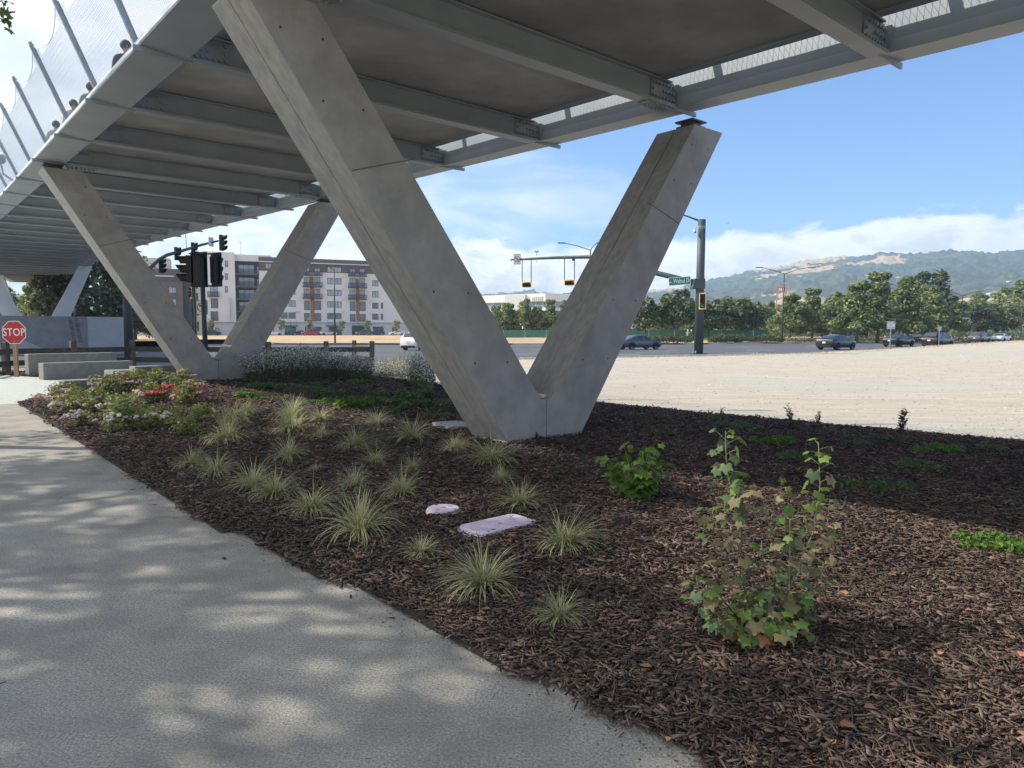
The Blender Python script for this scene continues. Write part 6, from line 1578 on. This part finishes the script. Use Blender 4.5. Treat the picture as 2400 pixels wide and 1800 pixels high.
ROSES = [((430, 480), 120, [(205, 430, 'pinkpale', 1.3), (205, 365, 'pinkpale', .9), (230, 470, 'pinkpale', 1.0)], 'rose bush at the pointed left tip of the bed'), ((480, 400), 150, [(360, 285, 'pinkpale', 1.1), (340, 320, 'pinkpale', .9), (400, 350, 'pinkpale', .8), (585, 405, 'pinkpale', .8)], 'rose bush in front of the left end of the front bench'),
         ((560, 560), 170, [(400, 530, 'pinkwhite', 1.2), (475, 550, 'pinkwhite', .8), (575, 465, 'pinkwhite', .8), (520, 515, 'pinkwhite', .7), (480, 490, 'pinkwhite', .8)], 'rose bush with pale blooms close to the path edge'), ((650, 680), 130, [(575, 685, 'pinkwhite', 1.0), (665, 650, 'pinkwhite', 1.3), (720, 690, 'pinkwhite', .6), (460, 685, 'pinkpale', .6)], 'low rose bush with three whitish trusses by the path'),
         ((800, 500), 190, [(880, 420, 'pinkpale', .8), (870, 465, 'pinkpale', .9), (740, 470, 'pinkpale', .7), (790, 400, 'pinkwhite', .6), (885, 535, 'pinkpale', .5)], 'rose bush in the middle of the rose bed'), ((1050, 580), 200, [(1130, 490, 'pinkwhite', .7), (1080, 520, 'pinkwhite', .8), (950, 600, 'pinkwhite', 1.1), (1060, 555, 'pinkwhite', .6)], 'rose bush right of the bed middle with scattered whitish blooms'),
         ((1180, 720), 220, [(1100, 725, 'pinkwhite', 1.7), (1000, 715, 'pinkwhite', .7), (1100, 770, 'pinkwhite', .9)], 'rose bush with one large lilac white truss in front'), ((950, 330), 160, [(850, 245, 'pinkpale', 1.3), (980, 205, 'pinkpale', .9), (990, 245, 'pinkpale', 1.0), (1040, 270, 'pinkwhite', .7)], 'rose bush with a round pink truss against the front bench'),
         ((1190, 300), 160, [(1070, 125, 'pinkpale', 1.1), (1110, 130, 'pinkpale', .7), (1155, 265, 'pinkpale', 1.1), (1280, 215, 'pinkpale', 1.2), (1280, 150, 'pinkpale', .6)], 'tall rose bush in front of the low sunlit block'), ((1480, 280), 180, [(1465, 180, 'pinkpale', 1.4), (1510, 205, 'pinkpale', 1.0), (1420, 190, 'pinkpale', .9), (1350, 260, 'pinkpale', .8)], 'rose bush before the right hand bench block'),
         ((1740, 230), 130, [(1745, 110, 'pinkpale', 1.1), (1710, 135, 'pinkpale', .6)], 'small rose bush at the foot of the second pier'), ((1450, 420), 170, [(1400, 340, 'coral', 1.2), (1470, 310, 'coral', 1.1), (1520, 335, 'coral', 1.2), (1565, 270, 'coral', 1.2), (1630, 270, 'coral', 1.2), (1655, 350, 'pinkpale', .8), (1450, 425, 'coral', .8), (1505, 410, 'coral', .8), (1325, 425, 'pinkpale', .9), (1380, 460, 'pinkpale', 1.0)], 'rose bush covered in coral red blooms'),
         ((1830, 440), 210, [(1750, 320, 'pink', 1.2), (1815, 250, 'pink', 1.5), (1870, 270, 'pink', 1.4), (1935, 260, 'pink', 1.5), (1980, 290, 'pink', 1.3), (1960, 340, 'pink', 1.4), (2000, 360, 'pink', 1.1), (1920, 310, 'pink', 1.3), (1985, 425, 'pink', .9), (1700, 410, 'coral', .9), (1760, 515, 'pinkpale', .7)], 'large bush of massed pink flowers at the right end of the roses'),
         ((1540, 690), 180, [(1510, 610, 'pinkwhite', 1.1), (1575, 630, 'pinkwhite', 1.1), (1505, 655, 'pinkwhite', .7), (1410, 670, 'pinkwhite', .9)], 'sparse rose bush with lilac trusses in shade'), ((1780, 790), 170, [(1755, 745, 'white', .4), (1805, 715, 'white', .4)], 'dark leafy rose bush with two white blooms near the grass tufts'), ((1950, 620), 150, [(2090, 535, 'white', .4), (2110, 580, 'white', .35)], 'green leafy bush without roses beside the first grass tuft')]
ROSEF = []
for s in range(4):
    bl = [((.22 * math.cos(k * 1.1 + s) * (k % 3) / 2, .22 * math.sin(k * 1.1 + s) * (k % 3) / 2, .10 + .06 * (k % 4)), (.13, .13, .09), 1) for k in range(12)]
    ROSEF.append(np_mesh('foliage', *leaf_cloud(bl, 900, .022, s + 60)))
for me in BLOOM['pinkwhite']: pass
WB = [m_.copy() for m_ in BLOOM['pinkwhite']]
for m_ in WB: m_.materials.clear(); m_.materials.append(M['white'])
for i, (b, w, fl, lb) in enumerate(ROSES):
    p = om(*zr_(*b)); k = p.y / FPX * .217
    t = thing('rose_bush', lb, 'rose bush', tuple(p), 0, 'flowering bushes in the rose bed'); s = w * k / .48 * 2.0
    o = put('foliage', ROSEF[i % 4], M['roseleaf'], t, kind='stuff'); o.scale = (s, s, min(s, 2.2) * .85); o.rotation_euler.z = i
    mb = MB()
    if fl[0][2] != 'white': fl = fl + [(b[0] + rnd.gauss(0, w * .5), b[1] - w * rnd.uniform(.05, .75), fl[rnd.randrange(len(fl))][2], rnd.uniform(.4, .85)) for _ in range(15)]
    for x, y, col, sz in fl:
        dx = (x - b[0]) * k; dz = (b[1] - y) * k * .92 + 0.02; dy = 0.0
        if dz < .12: dy = -(.16 - dz) * 1.6; dz = .16 + rnd.random() * .06
        if dz > .55: dy = (dz - .5) * 1.5; dz = .5
        e = Vector((dx, dy, dz)); me = (WB if col == 'white' else BLOOM[col])[rnd.randrange(3)]
        o = put('bloom', me, None, t, loc=e); q = sz * 1.75 * (40 * k / .1); o.scale = (q, q, q); o.rotation_euler = (rnd.uniform(-.4, .6), rnd.uniform(-.4, .4), rnd.random() * 6)
        mb.tube([(dx * .3, dy * .3, 0), (dx * .7, dy * .7, dz * .6), e], [.005, .004, .003], 4)
    part('stem', mb, M['twig_green'], t)

# ------------------------------------------------------------------ white gaura behind the bed
def gaura():
    g = np.random.default_rng(31); poly = []
    V = []; F = []; Vf = []; Ff = []; Vs = []; Fs = []
    n = 0
    while n < 5200:
        px = g.uniform(572, 1016); base = np.interp(px, [572, 640, 720, 800, 880, 960, 1016], [893, 892, 889, 886, 890, 897, 930]); 
        yy = g.random() ** 1.3; p = om(px, base); d = Vector((p.x, p.y, 0)).normalized(); p = p + d * (yy * 5.5); p.z = mulch_z(p.x, p.y)
        n += 1; h = (.38 + .56 * g.random() ** 1.3) * (.86 + .14 * math.sin(px * .02))
        a = g.random() * 6.28; lean = .25 * g.random(); tip = np.array([p.x + math.cos(a) * lean, p.y + math.sin(a) * lean, p.z + h]); b0 = np.array(p)
        mid = (b0 + tip) / 2 + np.array([0, 0, .05]); w = .0022; sd = np.array([math.sin(a), -math.cos(a), 0]) * w
        o = len(Vs); Vs += [tuple(b0 - sd), tuple(b0 + sd), tuple(mid + sd), tuple(mid - sd), tuple(tip + sd * .5), tuple(tip - sd * .5)]; Fs += [(o, o + 1, o + 2, o + 3), (o + 3, o + 2, o + 4, o + 5)]
        for k in range(12):                                          # leaves low on the stem
            t = .78 * g.random(); c = b0 + (mid - b0) * t * 2.0 + g.normal(size=3) * .05; c[2] = max(c[2], p.z + .01); q = g.normal(size=3); q /= np.linalg.norm(q); r_ = np.cross(q, g.normal(size=3)); r_ /= np.linalg.norm(r_); l = .035 + .02 * g.random()
            o = len(V); V += [tuple(c), tuple(c + q * l * .5 + r_ * l * .2), tuple(c + q * l), tuple(c + q * l * .5 - r_ * l * .2)]; F.append((o, o + 1, o + 2, o + 3))
        for k in range(g.integers(2, 5)):                            # small four-petalled flowers
            t = .55 + .45 * g.random(); c = mid + (tip - mid) * (t * 2 - 1) + g.normal(size=3) * .03; s = .013 + .010 * g.random(); q = g.normal(size=3); q[1] -= .6; q /= np.linalg.norm(q); r_ = np.cross(q, g.normal(size=3)); r_ /= np.linalg.norm(r_); u = np.cross(q, r_)
            o = len(Vf); Vf += [tuple(c - r_ * s), tuple(c - u * s * .9 + q * s * .3), tuple(c + r_ * s), tuple(c + u * s * .9 + q * s * .3)]; Ff.append((o, o + 1, o + 2, o + 3))
    t = thing('gaura_drift', 'airy drift of white gaura flowers behind the mulch bed', 'flowers', (0, 0, 0))
    put('stems', np_mesh('stems', Vs, Fs), M['twig_green'], t, kind='stuff'); put('foliage', np_mesh('foliage', V, F), M['gaura'], t, kind='stuff'); put('flowers', np_mesh('flowers', Vf, Ff), M['gaura_fl'], t, kind='stuff')
gaura()
# dry weeds at the end of the fence
def weeds(px0, px1, py, Y0, n, h, name, mat, seed):
    g = np.random.default_rng(seed); V = []; F = []
    for i in range(n):
        Y = Y0 + g.random() * 2.5; x = (g.uniform(px0, px1) - 1200) / FPX * Y; a = g.random() * 6.28; l = h * (.4 + .7 * g.random()); e = np.array([math.cos(a) * l * .3, math.sin(a) * l * .3, l]); sd = np.array([math.sin(a), -math.cos(a), 0]) * .006; b = np.array([x, Y, .0]); o = len(V)
        V += [tuple(b - sd), tuple(b + sd), tuple(b + e * .6 + sd), tuple(b + e * .6 - sd), tuple(b + e)]; F += [(o, o + 1, o + 2, o + 3), (o + 3, o + 2, o + 4, o + 4)]
    V_ = np.array(V); me = bpy.data.meshes.new(name); me.from_pydata(V, [], [f if f[2] != f[3] else f[:3] for f in F]); return put(name, me, M[mat], kind='stuff')
weeds(900, 945, 860, 27, 160, .75, 'dry_grass', 'straw', 3); weeds(930, 985, 850, 28, 260, .8, 'weedy_grass', 'bushleaf', 4); weeds(850, 1010, 850, 28.5, 200, .4, 'dry_grass', 'straw', 8)
def edge_grass():
    g = np.random.default_rng(9); V = []; F = []
    for i in range(9000):
        s = g.uniform(-2, 95); d = -.3 - abs(g.normal()) * 1.5 * (0.5 + .5 * math.sin(s * .5) ** 2); q = road_pt(s, d); z = dirt_z(q[0], q[1]); a = g.random() * 6.28; l = .05 + .12 * g.random(); sd = np.array([math.sin(a), -math.cos(a), 0]) * .012; b = np.array([q[0], q[1], z - .01]); e = np.array([math.cos(a) * l * .7, math.sin(a) * l * .7, l]); o = len(V)
        V += [tuple(b - sd), tuple(b + sd), tuple(b + e)]; F.append((o, o + 1, o + 2))
    put('dry_grass', np_mesh('dry_grass', V, F), M['straw'], kind='stuff')
edge_grass()
def stones():
    """loose pebbles over the dirt lot, thinning out with distance"""
    g = np.random.default_rng(12); V = []; F = []
    base = np.array([(1, 0, 0), (-1, 0, 0), (0, 1, 0), (0, -1, 0), (0, 0, .7), (0, 0, -.5)], float); tri = [(0, 2, 4), (2, 1, 4), (1, 3, 4), (3, 0, 4)]
    for i in range(9000):
        Y = 11 + 38 * g.random() ** 1.5; x = g.uniform(.02, .80) * Y + g.normal() * .3; l, n = ln((x, Y, 0)); q = Vector((x, Y, 0)) - RA
        if n < 6.6 or q.dot(RN) > -1: continue
        r = (.008 + .022 * g.random() ** 3) * (1 + Y * .02); c = np.array([x, Y, dirt_z(x, Y)]); a = g.random() * 6.28; ca, sa = math.cos(a), math.sin(a); b = base * (r * (.7 + .6 * g.random(3))); b = np.stack([b[:, 0] * ca - b[:, 1] * sa, b[:, 0] * sa + b[:, 1] * ca, b[:, 2]], 1) + c; o = len(V); V += [tuple(v) for v in b]; F += [tuple(t + o for t in f) for f in tri]
    M['pebble'] = mk('pebble', (0.30, 0.26, 0.21), (0.5, 0.46, 0.39), 5, .9, island=.4, coord='World'); put('pebbles', np_mesh('pebbles', V, F), M['pebble'], kind='stuff')
stones()

# ------------------------------------------------------------------ irrigation lids, slab
LIDS = []
def lids():
    p = om(1039, 1198); t = thing('irrigation_lid', 'round purple irrigation valve lid in the mulch', 'utility lid', tuple(p + Vector((0, 0, .002))))
    LIDS.append((p.x, p.y, .155, .155, 1, 0))
    mb = MB(); mb.tube([(0, 0, -.06), (0, 0, .022), (0, 0, .028), (0, 0, .03)], [.135, .135, .128, .02], 32); part('lid', mb, M['purple'], t, bevel=.003)
    mb = MB(); mb.tube([(0, 0, -.08), (0, 0, .006)], [.146, .146], 32); part('rim', mb, M['purple'], t)
    mb = MB(); mb.cyl((-.07, .09, .03), (-.07, .09, .042), .012, 8); part('bolt', mb, M['hole'], t)
    mb = MB(); mb.bx(-.02, .02, -.006, .006, .0305, .0325); mb.bx(.04, .07, .03, .036, .0305, .0325); mb.bx(-.05, -.03, -.07, -.06, .0305, .0325); part('slot', mb, M['hole'], t)
    c = [om(1073, 1247), om(1205, 1208), om(1261, 1230), om(1128, 1264)]; ctr = sum(c, Vector()) / 4; ax = (c[1] - c[0]); ax.z = 0
    t = thing('irrigation_lid', 'rectangular purple irrigation box lid with rounded corners', 'utility lid', tuple(ctr + Vector((0, 0, .003))), math.atan2(ax.y, ax.x)); w, h = .56, .31
    an = math.atan2(ax.y, ax.x); LIDS.append((ctr.x, ctr.y, w / 2 + .01, h / 2 + .01, math.cos(an), math.sin(an)))
    def rr(w, h, r, n=6):
        o = []
        for cx, cy, a0 in ((w / 2 - r, h / 2 - r, 0), (-w / 2 + r, h / 2 - r, 90), (-w / 2 + r, -h / 2 + r, 180), (w / 2 - r, -h / 2 + r, 270)):
            for k in range(n + 1): a = R(a0 + 90 * k / n); o.append((cx + r * math.cos(a), cy + r * math.sin(a)))
        return o
    mb = MB(); mb.prism(rr(w, h, .06), lambda q: (q[0], q[1], .012), lambda q: (q[0], q[1], .032)); part('lid', mb, M['purple'], t, bevel=.004)
    mb = MB(); mb.prism(rr(w + .03, h + .03, .07), lambda q: (q[0] * 1.03, q[1] * 1.03, -.12), lambda q: (q[0], q[1], .010)); part('box', mb, M['purple'], t)
    mb = MB(); mb.bx(-.16, -.12, -.12, -.10, .0325, .0335); mb.bx(-.01, .02, -.02, -.005, .0325, .0335); mb.bx(-.21, -.19, -.135, -.12, .0325, .0335); part('slot', mb, M['hole'], t)
    p = om(1062, 1000); o = MB(); o.bx(-.22, .22, -.3, .3, -.05, .05); q = part('utility_slab', o, M['kerb'], None, loc=p, bevel=.01); q.rotation_euler.z = .5; tag(q, 'pale concrete utility slab beside the near pier foot', 'utility lid')
lids()

# ------------------------------------------------------------------ bark mulch: individually modelled chips, too many to count
def chips():
    g = np.random.default_rng(77)
    def make(P, Ls, Ws, Ts, z, tilt):
        n = len(P); yaw = g.random(n) * 6.283; pt = g.normal(size=n) * tilt; rl = g.normal(size=n) * .5
        ux = np.stack([np.cos(yaw) * np.cos(pt), np.sin(yaw) * np.cos(pt), np.sin(pt)], 1); up = np.stack([np.zeros(n), np.zeros(n), np.ones(n)], 1)
        uy = np.cross(up, ux); uy /= np.linalg.norm(uy, axis=1, keepdims=True); uz = np.cross(ux, uy)
        cy, sy = np.cos(rl)[:, None], np.sin(rl)[:, None]; uy, uz = uy * cy + uz * sy, uz * cy - uy * sy
        cs = []
        for sx in (-1, 1):
            tp = (.35 + .6 * g.random(n)); sk = (g.random(n) - .5) * .35
            for s_, t_ in ((-1, -1), (1, -1), (1, 1), (-1, 1)):
                cs.append(P + ux * (sx * Ls / 2 * (1 + .12 * s_ * sk))[:, None] + uy * (s_ * Ws / 2 * tp)[:, None] + uz * (t_ * Ts / 2)[:, None] + np.array([0, 0, 1]) * z[:, None])
        V = np.stack(cs, 1).reshape(-1, 3); b = (np.arange(n) * 8)[:, None]
        Q = np.array([(0, 3, 2, 1), (4, 5, 6, 7), (0, 1, 5, 4), (1, 2, 6, 5), (2, 3, 7, 6), (3, 0, 4, 7)])
        return V, (b[:, None, :] + Q[None]).reshape(-1, 4)
    zs = [(0.9, 4.2, 5600, 1.28, .21), (4.2, 6.5, 3000, 1.4, .22), (6.5, 10, 1100, 1.5, .28), (10, 16, 420, 2.1, .25), (16, 27, 130, 3.0, .25)]
    allV = []; allF = []; off = 0; light = []
    def sample(y0, y1, dens):
        A = (y1 - y0) * (2 * .86 * y1 + 1.2); n = int(A * dens); Y = g.uniform(y0, y1, n); X = g.uniform(-.86 * y1 - .6, .86 * y1 + .6, n); k = np.abs(X) < .84 * Y + .5
        return X[k], Y[k]
    for y0, y1, dens, sc, tilt in zs:
        X, Y = sample(y0, y1, dens); qx, qy = X - FOOT.x, Y - FOOT.y; l = qx * BL.x + qy * BL.y; n = qx * BN.x + qy * BN.y
        tt = np.clip((-l - .2) / 4.4, 0, 1); en = -4.26 + .29 * tt * tt * (3 - 2 * tt) + .035 * np.sin(l * 3.1) + .025 * np.sin(l * 11.7 + 1); keep = (n > en - np.abs(g.normal(size=len(n))) * .028) & ((l < 12.4) | (n > -4.2 + (l - 12.4) * .62)) & (l < 25.8)
        nc = 4.45 - .07 * np.clip(l, -8, 8); keep &= n < nc + 1.1
        for cx, cy, rx, ry, ca, sa in LIDS:
            u_ = (X - cx) * ca + (Y - cy) * sa; v_ = -(X - cx) * sa + (Y - cy) * ca; keep &= (np.abs(u_ / rx) ** 4 + np.abs(v_ / ry) ** 4) > 1
        X, Y = X[keep], Y[keep]; m_ = len(X)
        z = np.array([mulch_z(a, b) for a, b in zip(X, Y)]) + .004 + g.random(m_) ** 1.6 * .026 * (1 if sc < 1.4 else 1.3)
        cl = g.random(m_); Ls = np.where(cl < .34, .007 + .014 * g.random(m_), np.where(cl < .50, .045 + .055 * g.random(m_), .020 + .040 * g.random(m_) ** 1.6)) * sc; Ws = np.where(cl < .34, .003 + .005 * g.random(m_), np.where(cl < .50, .0028 + .0045 * g.random(m_), .006 + .014 * g.random(m_) ** 1.5)) * sc; Ts = (.0018 + .003 * g.random(m_)) * sc
        V, F = make(np.stack([X, Y, np.zeros(m_)], 1), Ls, Ws, Ts, z, tilt); allV.append(V); allF.append(F + off); off += len(V)
    X = g.uniform(-22, -16, 5000); Y = g.uniform(25, 28.3, 5000); k = (Y < 28.2) & (X + (Y - 25.2) * .35 < -16.4) & (Y > 26.8 - (X + 19.6) * .57); X, Y = X[k], Y[k]; m_ = len(X)
    V, F = make(np.stack([X, Y, np.zeros(m_)], 1), .05 + .08 * g.random(m_), .02 + .03 * g.random(m_), .01 + 0 * X, .04 + .04 * g.random(m_), .3); allV.append(V); allF.append(F + off)
    put('mulch_chips', np_mesh('mulch_chips', np.concatenate(allV), np.concatenate(allF)), M['chip'], kind='stuff')
    # pale splinters here and there
    X, Y = sample(1.2, 8, 60); qx, qy = X - FOOT.x, Y - FOOT.y; n = qx * BN.x + qy * BN.y; l = qx * BL.x + qy * BL.y; k = (n > -4.1) & (n < 4.2) & (l < 12); X, Y = X[k], Y[k]; m_ = len(X)
    z = np.array([mulch_z(a, b) for a, b in zip(X, Y)]) + .026; V, F = make(np.stack([X, Y, np.zeros(m_)], 1), .018 + .03 * g.random(m_), .003 + .005 * g.random(m_), .002 + 0 * X, z, .25)
    put('pale_splinters', np_mesh('pale_splinters', V, F), M['chip_lt'], kind='stuff')
    # crumbs of bark and grit along the path edge, and small dry leaf bits in the mulch
    q = []
    while len(q) < 900:
        l = g.uniform(-6.5, 8); n = edge_n(l) - abs(g.normal()) * .09 - .01; p = from_ln(l, n)
        if p.y > .9: q.append((p.x, p.y, 0.0))
    q = np.array(q); m_ = len(q); V, F = make(q, .004 + .013 * g.random(m_) ** 2, .002 + .005 * g.random(m_), .002 + 0 * q[:, 0], .003 + 0 * q[:, 0], .1); put('bark_crumbs', np_mesh('bark_crumbs', V, F), M['chip'], kind='stuff')
    X, Y = sample(1.2, 9, 9); qx, qy = X - FOOT.x, Y - FOOT.y; n = qx * BN.x + qy * BN.y; l = qx * BL.x + qy * BL.y; k = (n > -4.0) & (n < 4.2) & (l < 11); X, Y = X[k], Y[k]; V = []; F = []
    for a, b in zip(X, Y):
        z = mulch_z(a, b) + .034; r = .010 + .016 * g.random(); th = g.random() * 6.28; o = len(V)
        for j in range(5): V.append((a + r * math.cos(th + j * 1.2566) * (1 if j else 1.5), b + r * math.sin(th + j * 1.2566), z + .006 * math.sin(j * 2.1)))
        F.append((o, o + 1, o + 2, o + 3, o + 4))
    put('leaf_litter', np_mesh('leaf_litter', V, F), M['ribes_dead'], kind='stuff')
    # single chips that strayed onto the path
    for i, (px, py, L_, wd) in enumerate([(525, 1311, .035, 'single thick dark wood chip alone on the path'), (686, 1326, .03, 'wood chip on the path close to the bed edge'), (822, 1401, .03, 'rounded dark chip on the path below the bed edge'), (914, 1451, .05, 'long thin splinter on the path'), (940, 1487, .028, 'short splinter on the path below the long one'), (311, 1149, .05, 'dark sliver on the path at the far left'), (361, 1185, .045, 'thin dark sliver on the path'), (378, 1157, .07, 'flat bark flake at the bed edge on the path'), (469, 1217, .06, 'bark sliver left of the thick chip'), (484, 1221, .03, 'small bark chip beside the sliver'), (142, 1168, .025, 'tiny dark speck of bark on the far path'), (4, 1605, .03, 'dark chip at the left border of the path'), (1455, 1728, .045, 'chip just off the bed edge in front'), (1427, 1710, .02, 'tiny chip near the front bed edge'), (342, 1169, .02, 'small bark crumb on the far path')]):
        p = G(px, py, .0); P = np.array([[p.x, p.y, 0.0]]); V, F = make(P, np.array([L_]), np.array([L_ * (.7 if i in (0, 2, 1) else .16)]), np.array([.012 if i in (0, 2) else .005]), np.array([.005]), .05)
        o = put('wood_chip', np_mesh('wood_chip', V - [p.x, p.y, 0], F), M['chip'], None, loc=(p.x, p.y, .004)); tag(o, wd, 'wood chip', 'stray wood chips on the path')
chips()

# ------------------------------------------------------------------ air
HAZE = True
if HAZE:
    mb = MB(); mb.bx(-2650, 2650, -350, 3080, -2.2, 480)
    hm = bpy.data.materials.new('air'); hm.use_nodes = True; nt = hm.node_tree; nt.nodes.remove(nt.nodes['Principled BSDF'])
    pv = nt.nodes.new('ShaderNodeVolumePrincipled'); pv.inputs['Color'].default_value = (0.54, 0.76, 1.0, 1); pv.inputs['Density'].default_value = 0.00024; pv.inputs['Anisotropy'].default_value = 0.2
    nt.links.new(pv.outputs[0], nt.nodes['Material Output'].inputs['Volume'])
    part('haze', mb, hm, None, kind='stuff')
